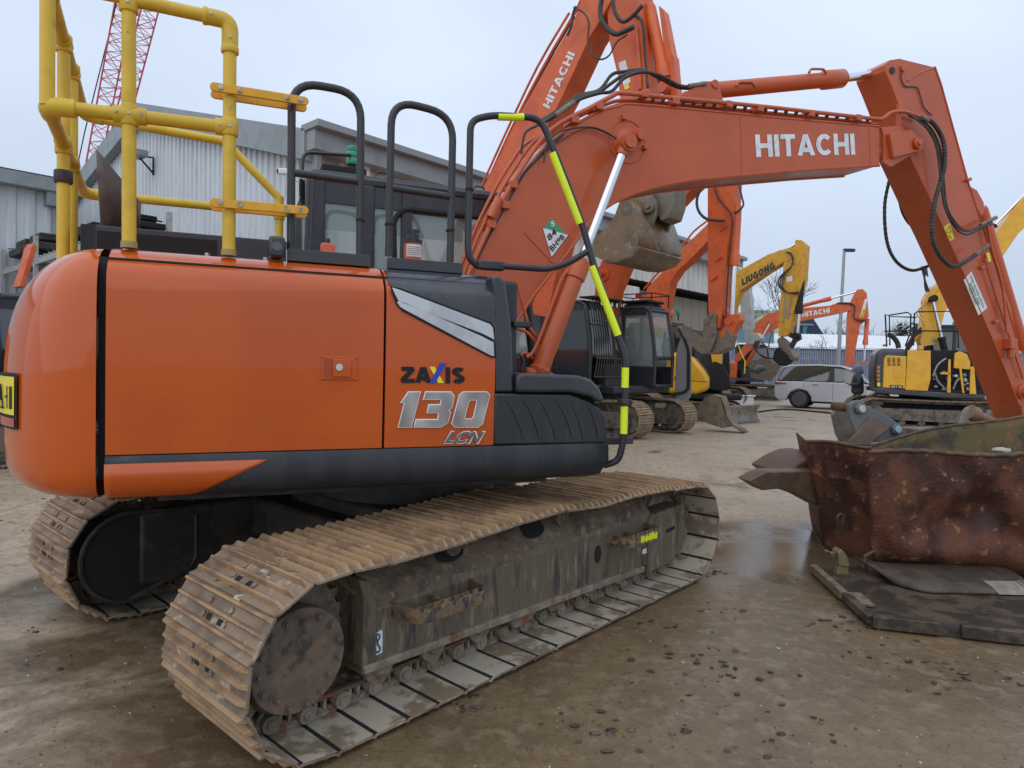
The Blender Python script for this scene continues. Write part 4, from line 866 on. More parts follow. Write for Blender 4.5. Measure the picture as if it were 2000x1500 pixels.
# ================================================================== ground
def ground_mat():
    M = bpy.data.materials.new('yard_ground'); M.use_nodes = True; nt = M.node_tree; N = nt.nodes; L = nt.links; b = N['Principled BSDF']
    tc = N.new('ShaderNodeTexCoord')
    def noise(s, det=8, dist=0, rough=.6, vec=None):
        n = N.new('ShaderNodeTexNoise'); n.inputs['Scale'].default_value = s; n.inputs['Detail'].default_value = det; n.inputs['Distortion'].default_value = dist; n.inputs['Roughness'].default_value = rough
        L.new(vec or tc.outputs['Object'], n.inputs['Vector']); return n.outputs['Fac']
    def mr(v, a, c, lo=0, hi=1):
        r = N.new('ShaderNodeMapRange'); r.interpolation_type = 'SMOOTHSTEP'; L.new(v, r.inputs[0])
        r.inputs[1].default_value = a; r.inputs[2].default_value = c; r.inputs[3].default_value = lo; r.inputs[4].default_value = hi; return r.outputs[0]
    def mix(f, a, c):
        m_ = N.new('ShaderNodeMix'); m_.data_type = 'RGBA'
        for s_, v in ((6, a), (7, c)):
            if isinstance(v, tuple): m_.inputs[s_].default_value = (*v, 1)
            else: L.new(v, m_.inputs[s_])
        L.new(f, m_.inputs[0]); return m_.outputs[2]
    def math_(op, a, c):
        q = N.new('ShaderNodeMath'); q.operation = op; q.use_clamp = op != 'ADD'
        for i, v in enumerate((a, c)):
            if isinstance(v, (int, float)): q.inputs[i].default_value = v
            else: L.new(v, q.inputs[i])
        return q.outputs[0]
    def spot(x, y, r, sx=1, sy=1):
        mp = N.new('ShaderNodeMapping'); mp.vector_type = 'POINT'; L.new(tc.outputs['Object'], mp.inputs[0]); mp.inputs['Location'].default_value = (-x*sx, -y*sy, 0); mp.inputs['Scale'].default_value = (sx, sy, 0)
        le = N.new('ShaderNodeVectorMath'); le.operation = 'LENGTH'; L.new(mp.outputs[0], le.inputs[0]); return mr(le.outputs['Value'], r*1.4, r*.3)
    big = noise(.35, 8, .8); mid = noise(1.4, 10, .5); fine = noise(9, 10, .3); grit = noise(60, 6); grit2 = noise(150, 3)
    dry = mix(mr(mid, .3, .7), (.46, .365, .255), (.37, .285, .19))
    dry = mix(mr(fine, .45, .7), dry, (.27, .205, .14))
    dry = mix(mr(noise(2.3, 9, 1.0), .60, .72), dry, (.20, .145, .09))
    near = math_('ADD', spot(.6, 2.9, 3.6), math_('MULTIPLY', spot(3.4, 4.6, 3.0), .5))
    wet = math_('ADD', mr(big, .44, .62, 0, .45), math_('MULTIPLY', near, .75))
    wet = mr(math_('ADD', wet, mr(mid, .3, .7, -.2, .25)), .34, .70)
    wetc = mix(mr(mid, .35, .65), (.205, .140, .074), (.145, .098, .054))
    wetc = mix(mr(fine, .48, .66), wetc, (.235, .172, .108))
    wetc = mix(mr(noise(.7, 6, 1.5), .56, .70, 0, .7), wetc, (.29, .225, .15))
    col = mix(wet, dry, wetc)
    pud = math_('ADD', math_('ADD', spot(-2.65, 4.4, .8, 1, 1.0), spot(2.3, 5.7, .95, 1, .7)), math_('ADD', spot(7.5, 9, 1.4, .6, 1.2), math_('MULTIPLY', wet, mr(noise(.55, 4, .8), .35, .75, -.2, .62))))
    pud = math_('MULTIPLY', mr(pud, .36, .72), mr(mid, .28, .55, .25, 1))
    col = mix(math_('MULTIPLY', pud, .8), col, (.11, .082, .054))
    crisp = noise(22, 12, .2, .78); col = mix(mr(crisp, .50, .64, 0, .55), col, (.085, .058, .034)); col = mix(mr(noise(31, 12, .1, .8), .56, .66, 0, .5), col, (.34, .27, .185))
    col = mix(mr(grit, .60, .70, 0, .8), col, (.07, .048, .030)); col = mix(mr(grit2, .65, .73, 0, .6), col, (.36, .30, .22))
    L.new(col, b.inputs['Base Color'])
    ro = mix(wet, (.60, .60, .60), (.20, .20, .20)); ro = mix(mr(fine, .35, .6, 0, .4), ro, (.33, .33, .33)); ro = mix(pud, ro, (.13, .13, .13)); L.new(ro, b.inputs['Roughness'])
    bp = N.new('ShaderNodeBump'); bp.inputs['Distance'].default_value = .03
    hh = math_('ADD', math_('MULTIPLY', fine, .5), math_('MULTIPLY', crisp, .3)); hh = math_('ADD', hh, math_('MULTIPLY', mid, .5)); L.new(hh, bp.inputs['Height'])
    inv = N.new('ShaderNodeMath'); inv.operation = 'MULTIPLY_ADD'; L.new(pud, inv.inputs[0]); inv.inputs[1].default_value = -.40; inv.inputs[2].default_value = .46; L.new(inv.outputs[0], bp.inputs['Strength'])
    L.new(bp.outputs[0], b.inputs['Normal']); return M
mb = MB(); mb.add([(-700, -200, 0), (700, -200, 0), (700, 900, 0), (-700, 900, 0)], [(0, 1, 2, 3)])
gd = mb.build('ground', ground_mat(), None, smooth=0); struct(gd)
# loose mud crumbs, stones and straw on the yard
r = random.Random(11); mb = MB()
def gpt(x, y):
    d = ray(x, y); t = -EYE/d.z; return CAM+d*t
rs = random.getstate(); random.seed(5)
for _ in range(620):
    x = r.uniform(-20, 2000); y = 880+620*r.random()**.8; p = gpt(x, y); s_ = r.uniform(.0015, .006)*(1 if r.random() < .9 else 2.0)
    mb.m(0 if r.random() < .7 else (1 if r.random() < .6 else 2)).blob((p.x, p.y, s_*.25), s_, 4, .4, (1.2, 1, .55))
for cx, cy, n, sp_ in ((95, 975, 5, .12), (10, 1020, 3, .1), (900, 1385, 16, .09), (1350, 1280, 10, .12), (1200, 1430, 26, .22), (1290, 1220, 8, .1), (1420, 1190, 9, .14), (1800, 1300, 40, .22), (1480, 910, 5, .1), (1600, 1420, 12, .25), (1450, 1310, 8, .1), (640, 1470, 4, .2), (200, 1290, 6, .2), (90, 1230, 3, .1), (1400, 1120, 10, .08), (1690, 1220, 30, .18), (1310, 1340, 10, .2)):
    for _ in range(n):
        p = gpt(cx, cy); s_ = r.uniform(.004, .015); mb.m(3 if r.random() < .7 else 0).blob((p.x+r.gauss(0, sp_), p.y+r.gauss(0, sp_*.6), s_*.3), s_, 5, .45, (r.uniform(.8, 2), 1, .5))
random.setstate(rs)
cr = mb.build('gravel', [mat('crumb', (.10, .07, .045), (.16, .115, .075), rough=.8, scale=30), mat('stone', (.45, .42, .37), rough=.7), mat('stone_tan', (.36, .27, .17), rough=.7), mat('mud_wet', (.05, .035, .025), rough=.5)], None)
cr['kind'] = 'stuff'
# ================================================================== machines parked behind
def PRM(par, name, fr, b0, b1, pts, mt, bevel=.008, **k):
    mb = MB(); mb.prism(fr.P(b0, pts), b0, b1); return mb.build(name, mt, par, bevel=bevel, **k)
def tub(par, name, fr, b, pts, r, mt, n=8, sm=0):
    mb = MB(); P3 = fr.P3(b, pts); mb.tube(smooth_path(P3, sm) if sm else P3, r, n); return mb.build(name, mt, par, smooth=50)
def cylin(par, fr, b, p, q, frac, r, mt, nm='cylinder', rod=CH):
    a, c = fr.P3(b, [p, q]); d = c-a; g = a+d*frac; mb = MB(); L_ = (g-a).length
    mb.lathe([(0, r*.8), (.05, r), (L_*.8, r), (L_*.82, r*1.2), (L_, r*1.2)], a, d, 16); o = mb.build(nm, mt, par, smooth=40)
    mb = MB(); mb.cyl(g, c, r*.55, n=12); mb.build('rod', rod, o, smooth=40); mb = MB(); mb.cyl(c-V((0, r*1.6, 0)), c+V((0, r*1.6, 0)), r*.9, n=12); mb.build('rod_eye', mt, o, smooth=40); return o
SHB = mat('track_shoe_pale', (.33, .235, .15), (.22, .15, .09), rough=.75, scale=7, c3=(.40, .33, .24), s3=18)
FRB = mat('far_frame_mud', (.16, .14, .11), (.07, .062, .055), rough=.8, scale=5)
def track(par, yc, L_=3.6, H=.78, W=.6, a0=0, shoe=SHB, rot=0, pitch=.19):
    R = H/2-.03; h = L_/2-R; lp = [(-h, .03), (0, .03), (h, .03)]+arc(h, R+.03, R, -pi/2+.2, pi/2-.2, 8)+[(h, H-.03), (0, H-.055), (-h, H-.03)]+arc(-h, R+.03, R, pi/2+.2, 3*pi/2-.2, 8)
    n = int(resample(lp, 10)[1]/pitch); J, _ = resample(lp, n); mb = MB()
    for k in range(n):
        a, b = J[k], J[(k+1) % n]; d = (b-a); D = V((d.x, 0, d.y)); U = V((-d.y, 0, d.x)).normalized(); c = V((a.x+a0, yc, a.y))
        mb.m(0).obox(c+D*.5+U*.004, D*.47, V((0, W/2, 0)), U*.007)
        for t in (.1, .42, .74): mb.m(0).obox(c+D*t-U*.012, D*.06, V((0, W/2-.02, 0)), U*.014)
        mb.m(1).obox(c+D*.5+U*.05, D*.5, V((0, .09, 0)), U*.04)
    o = mb.build('track', [shoe, FRB], par, smooth=0)
    mb = MB(); mb.prism([(a0-h-.05, .25), (a0+h, .2), (a0+h, .52), (a0+h-.3, .56), (a0-h+.2, .56), (a0-h-.05, .5)], yc-W*.36, yc+W*.36)
    mb.cyl((a0-h, yc-W*.42, R+.03), (a0-h, yc+W*.42, R+.03), R*.62, n=24); mb.cyl((a0+h, yc-W*.3, R+.03), (a0+h, yc+W*.3, R+.03), R*.78, n=24)
    mb.prism([(a0+h-.25, .22), (a0+h+.02, .22), (a0+h+.12, .36), (a0+h+.02, H-.25), (a0+h-.25, H-.25)], yc-W*.42, yc+W*.42)
    for i in range(7): mb.cyl((a0-h+.25+i*(2*h-.5)/6, yc-W*.3, .17), (a0-h+.25+i*(2*h-.5)/6, yc+W*.3, .17), .085, n=12)
    mb.build('track_frame', FRB, o, smooth=30)
    return o
ORB = mat('orange_far', (.66, .115, .022), (.56, .09, .02), rough=.42, scale=3, c3=(.40, .16, .07), s3=14, lo3=.62, hi3=.75)
G_ = 'excavators parked in the yard'
def base(par, gauge=2.0, body=True, L_=3.7, W=.6):
    for y in (-gauge/2, gauge/2): track(par, y, L_, .82, W)
    mb = MB(); mb.box(-.8, .8, -gauge/2+.2, gauge/2-.2, .35, .7); mb.cyl((0, 0, .68), (0, 0, .98), .55, n=24); mb.build('carbody', DK, par)
    if body:
        mb = MB(); mb.box(-1.3, 1.15, -1.22, 1.22, .95, 1.12); mb.box(.0, .9, -1.2, -.3, 1.1, 1.6); mb.build('deck', BK, par, bevel=.03)
        mb = MB(); mb.box(-2.1, -.2, -1.22, 1.22, 1.02, 2.0); mb.build('engine_housing', ORB, par, bevel=.15, seg=4)
ROWTH = -.7358
# ---- A: tall machine whose boom stands up behind the yellow rail
FA = Frame(-1.86, 13.06, ROWTH)
xa = thing('excavator', 'orange excavator with steeply raised lettered boom and brown bucket hanging behind the foreground boom', 'excavator', FA, group=G_)
base(xa)
cab(xa, -.1, 1.6, .2, 1.15, 1.1, 2.9, CBK, GLD, CBK, seat=False)
PRM(xa, 'boom', FA, -.22, .2, [(935, 400), (948, 362), (1010, 232), (1070, 125), (1122, 36), (1150, -40), (1215, -40), (1176, 33), (1152, 72), (1100, 185), (1060, 262), (1010, 372), (990, 430), (975, 520), (960, 600), (925, 600), (925, 480)], ORB)
PRM(xa, 'arm', FA, -.18, .16, [(1180, -40), (1190, 80), (1207, 150), (1215, 240), (1240, 385), (1285, 400), (1285, 250), (1270, 180), (1256, 60), (1250, -40)], ORB)
ar_ = xa.children[-1]
PRM(xa, 'arm_guard', FA, .0, .16, [(1286, 10), (1296, 20), (1313, 105), (1316, 108), (1323, 190), (1310, 190), (1300, 120)], ORB)
cylin(xa, FA, 0, (1268, 10), (1302, 175), .88, .085, ORB, 'bucket_cylinder')
pblock('lettering', 'HITACHI', WH, xa, FA, -.225, (1073, 213), (1124, 106), (1060, 206), w=.21)
for pts, r in (([(948, 365), (1000, 250), (1062, 130), (1120, 30), (1135, 0)], .025), ([(940, 365), (990, 255), (1050, 130), (1112, 25)], .02)): tub(xa, 'boom_pipe', FA, -.1, pts, r, OR2, 6, 3)
tub(xa, 'boom_hose', FA, -.16, [(953, 370), (1003, 255), (1065, 132), (1123, 32)], .012, BLK, 5, 3)
tub(xa, 'hose', FA, -.5, [(1178, -15), (1172, 20), (1178, 45), (1200, 66), (1222, 60), (1238, 52)], .035, RUB, 8, 5)
tub(xa, 'hose', FA, -.45, [(1196, -15), (1200, 20), (1215, 42), (1235, 32), (1255, 10)], .028, RUB, 8, 5)
tub(xa, 'hose', FA, -.5, [(1120, 15), (1140, 25), (1150, 45), (1148, 80), (1155, 105), (1172, 116), (1190, 108), (1205, 82), (1225, 68)], .013, RUB, 6, 5)
tub(xa, 'hose', FA, -.45, [(1125, 12), (1118, 30), (1116, 50), (1108, 70)], .018, RUB, 6, 4)
tub(xa, 'arm_hose', FA, -.2, [(1240, 30), (1255, 45), (1260, 110), (1265, 170)], .02, RUB, 6, 4)
tub(xa, 'arm_pipe', FA, -.2, [(1242, 55), (1248, 120), (1250, 175)], .03, ORB, 6)
PRM(xa, 'paper_sticker', FA, -.185, -.19, [(1208, 123), (1222, 117), (1232, 160), (1219, 170)], WH, 0)
PRM(xa, 'warning_sticker', FA, -.185, -.19, [(1219, 168), (1228, 162), (1230, 172), (1221, 176)], YW, 0)
BUK = mat('bucket_brown', (.17, .10, .045), (.10, .07, .042), rough=.42, scale=3.5, metal=.2, c3=(.22, .18, .13), s3=9, lo3=.55, hi3=.68, bump=.25, bscale=30, coat=.15)
BUE = mat('bucket_ear_steel', (.17, .145, .11), (.22, .18, .13), rough=.55, scale=9, metal=.3, bump=.3)
back = [(1222, 384), (1232, 410), (1240, 432), (1246, 455), (1247, 475), (1240, 490), (1228, 500), (1205, 508), (1180, 507), (1160, 497), (1140, 485)]
side = [(1150, 478), (1140, 488), (1160, 499), (1180, 509), (1205, 510), (1229, 502), (1242, 491), (1248, 475), (1247, 455), (1240, 430), (1232, 408), (1222, 382), (1212, 392), (1200, 425), (1180, 450)]
bw0, bw1 = -.72, .42
mb = MB(); rows = [[V((p[0], b, p[1])) for p in FA.P(bw0, back)] for b in (bw0, 0, bw1)]; mb.grid(rows); bkt = mb.build('bucket', BUK, xa, solid=.025, smooth=60)
for b in (bw0, bw1): mb = MB(); mb.prism(FA.P(bw0, side), b-.015, b+.015); mb.build('side_plate', BUK, bkt, bevel=.004)
mb = MB(); mb.prism(FA.P(bw0, [(1236, 494), (1247, 480), (1250, 484), (1238, 500), (1205, 513), (1180, 512), (1180, 508), (1206, 509)]), bw0-.01, bw1+.01); mb.build('wear_plate', BUK, bkt, bevel=.005)
ear = [(1250, 375), (1262, 350), (1290, 350), (1297, 385), (1292, 420), (1275, 448), (1262, 450), (1248, 430)]
for b in (-.32, .12): mb = MB(); mb.prism(FA.P(-.32, [(1225, 385), (1245, 352), (1270, 372), (1283, 395), (1283, 420), (1270, 450), (1240, 432)]), b-.03, b+.03); mb.build('bucket_ear', BUE, bkt, bevel=.008)
p = FA.P3(-.36, [(1269, 405)])[0]; mb = MB(); mb.cyl(p, p-V((0, .05, 0)), .085, n=24); mb.cyl(p-V((0, .04, 0)), p-V((0, .08, 0)), .035, n=16); mb.cyl(p, p+V((0, .6, 0)), .05); mb.build('pin', BUE, bkt, bevel=.006)
PRM(xa, 'quick_coupler', FA, -.22, .12, [(1270, 362), (1318, 352), (1316, 400), (1308, 425), (1290, 432), (1278, 405)], BUE, .012)

# ---- B0: machine with the barred guard in front of its cab
FB = Frame(.35, 15.5, ROWTH)
xb = thing('excavator', 'excavator with tall barred grille over its cab windscreen, mostly hidden behind the foreground boom', 'excavator', FB, group=G_)
base(xb)
cab(xb, -.1, 1.62, .2, 1.15, 1.1, 2.95, CBK, GLD, CBK, seat=True)
PRM(xb, 'boom', FB, -.2, .2, [(1020, 610), (1045, 440), (1120, 330), (1250, 290), (1262, 330), (1180, 370), (1110, 440), (1080, 560), (1070, 620)], ORB)
PRM(xb, 'arm', FB, -.16, .16, [(1240, 280), (1290, 290), (1280, 400), (1262, 480), (1240, 480), (1240, 400)], ORB)
mb = MB()
gz = [(1.62, 3.0), (1.86, 1.72), (1.80, 1.32)]
for i in range(13):
    b = .12+1.12*i/12; mb.tube([V((a, b, z)) for a, z in gz], .013, 6)
for a, z in ((1.62, 3.0), (1.70, 2.55), (1.86, 1.72), (1.80, 1.32)): mb.tube([V((a, .10, z)), V((a, 1.27, z))], .018, 6)
mb.build('windscreen_guard', mat('guard_black', (.045, .04, .035), rough=.5), xb, smooth=40)
mb = MB(); mb.box(1.35, 1.75, .1, 1.27, 3.02, 3.06); ls = mb.build('roof_visor', BLK, xb, bevel=.01)
for i in range(4): mb = MB(); p = V((1.62, .5+.2*i, 2.93)); mb.lathe([(0, .03), (.03, .055), (.05, .055)], p, (1, -.2, 0), 16); l_ = mb.build('work_lamp', BLK, xb); m2 = MB(); m2.cyl(p+V((.05, 0, 0)), p+V((.056, 0, 0)), .048, n=14); m2.build('lens', mat('lamp_lens', (.75, .78, .80), rough=.15), l_)
for a, b in ((1.3, 1.18), (1.36, 1.18)): 
    mb = MB(); mb.box(a-.1, a+.1, 1.19, 1.195, 1.30, 1.40) if a < 1.35 else None
    if mb.v: mb.build('paper_label', WH, xb)
# ---- B: machine with the long vertical arm and small bucket
FC = Frame(2.2, 16.3, ROWTH)
xc = thing('excavator', 'orange excavator whose arm hangs straight down to a grey coupler and toothed bucket', 'excavator', FC, group=G_)
base(xc)
cab(xc, -.15, 1.3, .2, 1.02, 1.12, 2.95, CBK, GL, CBK, seat=True)
PRM(xc, 'boom', FC, -.2, .2, [(1160, 600), (1163, 550), (1174, 512), (1225, 440), (1290, 345), (1350, 285), (1440, 285), (1440, 330), (1392, 330), (1335, 386), (1280, 442), (1220, 522), (1200, 570), (1186, 645)], ORB)
PRM(xc, 'arm', FC, -.17, .17, [(1382, 300), (1440, 300), (1432, 420), (1420, 480), (1412, 600), (1405, 640), (1384, 640), (1382, 540)], ORB)
cylin(xc, FC, 0, (1440, 400), (1428, 628), .52, .095, ORB, 'bucket_cylinder')
cylin(xc, FC, .36, (1218, 720), (1212, 540), .5, .075, ORB, 'boom_cylinder')
p = FC.P3(-.2, [(1177, 535)])[0]; mb = MB(); mb.cyl(p, p-V((0, .03, 0)), .2, n=24); mb.cyl(p, p-V((0, .14, 0)), .07, n=18); mb.build('boom_boss', ORB, xc)
tub(xc, 'hose', FC, -.3, [(1372, 362), (1362, 385), (1362, 405), (1370, 420), (1385, 429), (1415, 431)], .03, RUB, 8, 5)
tub(xc, 'hose', FC, -.22, [(1394, 362), (1402, 385), (1415, 402), (1428, 418), (1430, 440), (1425, 500), (1420, 570), (1418, 620)], .018, RUB, 8, 5)
tub(xc, 'hose', FC, -.1, [(1443, 360), (1449, 385), (1452, 400), (1445, 410), (1435, 416)], .02, RUB, 8, 5)
for x, y in ((1410, 448), (1402, 507), (1393, 545)): 
    p = FC.P3(-.17, [(x, y)])[0]; mb = MB(); mb.tube([p+V((.1, -.03, .06)), p+V((0, -.03, 0)), p+V((-.05, -.03, -.03))], .022, 6); mb.build('bracket', ORB, xc)
PRM(xc, 'coupler_plate', FC, -.24, -.19, [(1383, 614), (1391, 608), (1398, 614), (1398, 658), (1390, 680), (1384, 690), (1368, 692), (1372, 660), (1374, 625)], BUE, .008)
PRM(xc, 'coupler_plate', FC, .16, .2, [(1383, 614), (1391, 608), (1398, 614), (1398, 658), (1390, 680), (1384, 690), (1368, 692), (1372, 660), (1374, 625)], BUE, .008)
for x, y in ((1389, 616), (1381, 629), (1390, 653)):
    p = FC.P3(-.24, [(x, y)])[0]; mb = MB(); mb.cyl(p, p-V((0, .03, 0)), .045, n=14); mb.build('pin', BUE, xc)
PRM(xc, 'link', FC, -.1, .1, [(1386, 580), (1392, 578), (1425, 612), (1432, 622), (1424, 626), (1415, 618), (1388, 590)], ORB, .01)
PRM(xc, 'link', FC, -.12, .12, [(1424, 615), (1444, 612), (1446, 625), (1425, 660), (1412, 676), (1398, 665), (1402, 652), (1420, 630)], ORB, .015)
PRM(xc, 'lower_link', FC, -.14, .14, [(1396, 655), (1410, 660), (1420, 640), (1430, 655), (1424, 680), (1405, 690), (1388, 692), (1386, 680)], BUE, .02)
bk = [(1328, 640), (1334, 655), (1345, 668), (1357, 682), (1370, 690), (1388, 690)]
mb = MB(); mb.grid([[V((p[0], b, p[1])) for p in FC.P(-.22, bk)] for b in (-.22, .22)]); bb2 = mb.build('bucket', BUE, xc, solid=.02, smooth=60)
for b in (-.22, .22): mb = MB(); mb.prism(FC.P(-.22, bk+[(1385, 665), (1350, 645)]), b-.012, b+.012); mb.build('side_plate', BUE, bb2)
q = FC.P3(-.22, [(1328, 640)])[0]
for i in range(5): mb = MB(); b = -.2+.1*i; mb.prism([(q.x-.10, q.z+.03), (q.x+.06, q.z+.03), (q.x+.06, q.z-.04)], b-.03, b+.03); mb.build('bucket_tooth', mat('tooth', (.30, .19, .10), rough=.6) if 'tooth' not in MATS else MATS['tooth'], bb2)
# light bar rack and open door
mb = MB(); mb.box(.3, 1.05, .25, 1.0, 3.08, 3.14); mb.box(.35, 1.0, .3, .95, 3.0, 3.06)
mb.build('roof_rack_panel', BLK, xc, bevel=.02)
mb = MB(); 
for z in (3.28,): mb.tube(bend([(.1, .2, z), (1.2, .2, z), (1.2, 1.05, z), (.1, 1.05, z), (.1, .2, z)], .1, 4), .014, 6)
for a, b in ((.15, .22), (1.15, .22), (1.15, 1.02), (.15, 1.02)): mb.cyl((a, b, 2.98), (a, b, 3.28), .013)
mb.build('roof_rack', BLK, xc, smooth=40)
mb = MB(); mb.box(.75, .93, .16, .18, 3.17, 3.27); mb.build('roof_plate', RD, xc)
mb = MB(); p = FC.P3(.1, [(1205, 590)])[0]; mb.obox(p, (.06, 0, 0), (0, .10, 0), (0, 0, .13)); mb.cyl(p, (p.x-.2, .3, p.z-.6), .015); mb.build('mirror', BLK, xc, bevel=.03)
dr = [(1290, 800), (1290, 770), (1298, 700), (1302, 675), (1312, 690), (1312, 780), (1304, 790)]
mb = MB(); mb.prism([(.0, .9), (.0, 2.1), (.12, 2.45), (.35, 2.3), (.38, 1.0), (.3, .85)], 0, .05, Matrix.Translation((1.35, 1.1, -.1)) @ Matrix.Rotation(.4, 4, 'Z')); mb.build('open_door', mat('door_grey', (.20, .20, .20), rough=.5), xc, bevel=.02)
mb = MB(); mb.tube(bend([(1.4, 1.15, 2.5), (1.62, 1.2, 2.0), (1.65, 1.2, 1.0), (1.3, 1.0, .9)], .15, 5), .035, 8); mb.build('door_rail', BLK, xc, smooth=50)
# ---- C: next machine, only its boom shows
FD = Frame(3.7, 21.7, ROWTH)
xd = thing('excavator', 'orange excavator whose boom rises to the right in front of the open shed doorway', 'excavator', FD, group=G_)
base(xd); cab(xd, -.1, 1.6, .2, 1.15, 1.1, 2.95, CBK, GLD, CBK, seat=False)
PRM(xd, 'boom', FD, -.22, .22, [(1262, 640), (1258, 590), (1264, 562), (1292, 533), (1340, 478), (1383, 436), (1432, 400), (1436, 425), (1385, 468), (1345, 510), (1324, 528), (1310, 550), (1296, 610), (1292, 640)], ORB)
PRM(xd, 'arm', FD, -.15, .15, [(1400, 400), (1434, 400), (1430, 500), (1420, 580), (1404, 580), (1400, 480)], ORB)
tub(xd, 'boom_pipe', FD, -.1, [(1258, 565), (1290, 527), (1338, 473), (1355, 452), (1383, 430)], .03, OR2, 6, 3)
tub(xd, 'boom_hose', FD, -.2, [(1268, 560), (1300, 528), (1350, 470), (1385, 440)], .02, BLK, 6, 3)
cylin(xd, FD, .3, (1310, 650), (1300, 570), .5, .08, ORB, 'boom_cylinder')
# ---- D: small yellow machine
FE = Frame(6.0, 20.6, -.35)
xe = thing('mini_excavator', 'small yellow excavator with rounded rear cover, dozer blade and green beacon, between the orange machines', 'excavator', FE, group=G_)
for y in (-.8, .8): track(xe, y, 2.0, .6, .38)
mb = MB(); mb.cyl((0, 0, .4), (0, 0, .75), .4); mb.box(-.9, 1.0, -.8, .8, .65, .8); mb.build('carbody', BLK, xe, bevel=.03)
mb = MB(); pr_ = FE.P(-.85, [(1300, 768), (1300, 700), (1318, 688), (1338, 688), (1356, 700), (1374, 722), (1384, 738), (1384, 762), (1360, 771)]); mb.prism(pr_, -.85, .0); ye = mb.build('engine_cover', YL, xe, bevel=.12, seg=5, smooth=60)
tub(ye, 'panel_seam', FE, -.855, [(1316, 741), (1384, 746)], .008, BLK, 4)
PRM(xe, 'side_sticker', FE, -.856, -.862, [(1318, 735), (1331, 736), (1331, 743), (1318, 742)], mat('sticker_navy', (.02, .02, .12), rough=.4), 0)
cab(xe, -1.0, .35, .0, .9, .85, 2.45, BLK, GLD, BLK, seat=False)
for x, y, m_ in ((1325, 611, GB), (1312, 613, AMB)):
    p = FE.P3(.4, [(x, y)])[0]; mb = MB(); mb.cyl(p-V((0, 0, .25)), p-V((0, 0, .02)), .02); mb.build('beacon_stem', BLK, xe); mb = MB(); mb.lathe([(-.05, .07), (0, .075), (.08, .06), (.12, .02)], p, (0, 0, 1), 14); mb.build('beacon', m_, xe, smooth=60)
PRM(xe, 'boom_foot', FE, -.2, .15, [(1383, 735), (1385, 715), (1395, 705), (1412, 712), (1424, 735), (1428, 760), (1400, 765), (1384, 760)], BLK, .03)
PRM(xe, 'boom', FE, -.15, .12, [(1388, 688), (1410, 688), (1409, 712), (1402, 722), (1392, 716)], YL, .02)
PRM(xe, 'boom_post', FE, .15, .3, [(1412, 640), (1424, 640), (1426, 760), (1412, 760)], BLK, .02)
mb = MB(); z_ = .38; rows = []
prof_ = [(0, .02), (-.06, .10), (-.09, .20), (-.07, .32), (0, .42)]
Lb, Rb = FE.loc(gpt(1412, 830)), FE.loc(gpt(1484, 825)); dd = (Rb-Lb).normalized(); nn_ = V((dd.y, -dd.x, 0)); mb.grid([[Lb.lerp(Rb, t)+nn_*(a*1.4)+V((0, 0, z*1.25)) for a, z in prof_] for t in (0, .5, 1)]); mb.build('dozer_blade', mat('blade_grey', (.26, .23, .19), (.16, .14, .12), rough=.6, scale=8), xe, solid=.03, smooth=60)
mb = MB(); mb.tube([V((.6, 0, .3)), Lb.lerp(Rb, .5)-nn_*.16+V((0, 0, .2))], .06, 6); mb.build('blade_arm', BLK, xe)
# ---- loose bucket standing on the ground in front of it
FK = Frame(5.35, 16.6, -.55)
lb_ = thing('digger_bucket', 'dusty brown digging bucket standing on its edge on the ground beside the rusty tracks', 'bucket', FK)
bk = [(1374, 775), (1366, 790), (1364, 808), (1372, 828), (1388, 838), (1415, 840), (1440, 843), (1450, 846)]
mb = MB(); mb.grid([[V((p[0], b, p[1])) for p in FK.P(-.2, [(1376, 774), (1390, 772), (1408, 776), (1414, 792), (1420, 815), (1432, 832), (1452, 845)])] for b in (-.2, .3)]); mb.build('shell', mat('bucket_tan', (.20, .15, .10), (.13, .10, .07), rough=.6, scale=6, c3=(.10, .08, .06)), lb_, solid=.03, smooth=60)
for b in (-.2, .3): mb = MB(); mb.prism(FK.P(-.2, [(1376, 776), (1392, 772), (1407, 778), (1412, 795), (1418, 815), (1430, 833), (1410, 836), (1380, 826), (1370, 812), (1368, 792)]), b-.015, b+.015); mb.build('side_plate', MATS['bucket_tan'], lb_)
# ---- E: yellow machine with dark lettering
FF = Frame(6.2, 26.0, ROWTH)
xf = thing('excavator', 'yellow excavator with dark lettered boom and claw attachment behind the hanging orange arm', 'excavator', FF, group=G_)
base(xf, body=False)
mb = MB(); mb.box(-2.1, 1.0, -1.2, 1.2, 1.0, 2.0); mb.build('body', YLW, xf, bevel=.1)
cab(xf, -.1, 1.6, .2, 1.15, 1.1, 2.95, CBK, GLD, CBK, seat=False)
PRM(xf, 'boom', FF, -.22, .22, [(1395, 640), (1405, 585), (1440, 530), (1500, 497), (1545, 482), (1550, 505), (1530, 512), (1500, 530), (1445, 568), (1432, 600), (1428, 640)], YLW)
PRM(xf, 'arm', FF, -.2, .2, [(1545, 488), (1556, 474), (1563, 468), (1574, 478), (1570, 545), (1553, 598), (1540, 655), (1520, 657), (1524, 590), (1528, 540), (1530, 515)], YLW)
pblock('lettering', 'LIUGONG', mat('letter_dark', (.03, .03, .035), rough=.5), xf, FF, -.23, (1450, 558), (1514, 524), (1448, 545), w=.26)
cylin(xf, FF, 0, (1450, 535), (1560, 474), .7, .09, YLW, 'arm_cylinder')
cylin(xf, FF, -.1, (1566, 545), (1557, 655), .62, .10, BLK, 'bucket_cylinder')
for k in range(3): tub(xf, 'hose', FF, -.3, [(1535+k*4, 492), (1548, 500+k*3), (1546, 520), (1530-k*3, 540), (1528-k*3, 560), (1540, 572), (1560, 570+k*2)], .025, RUB, 6, 4)
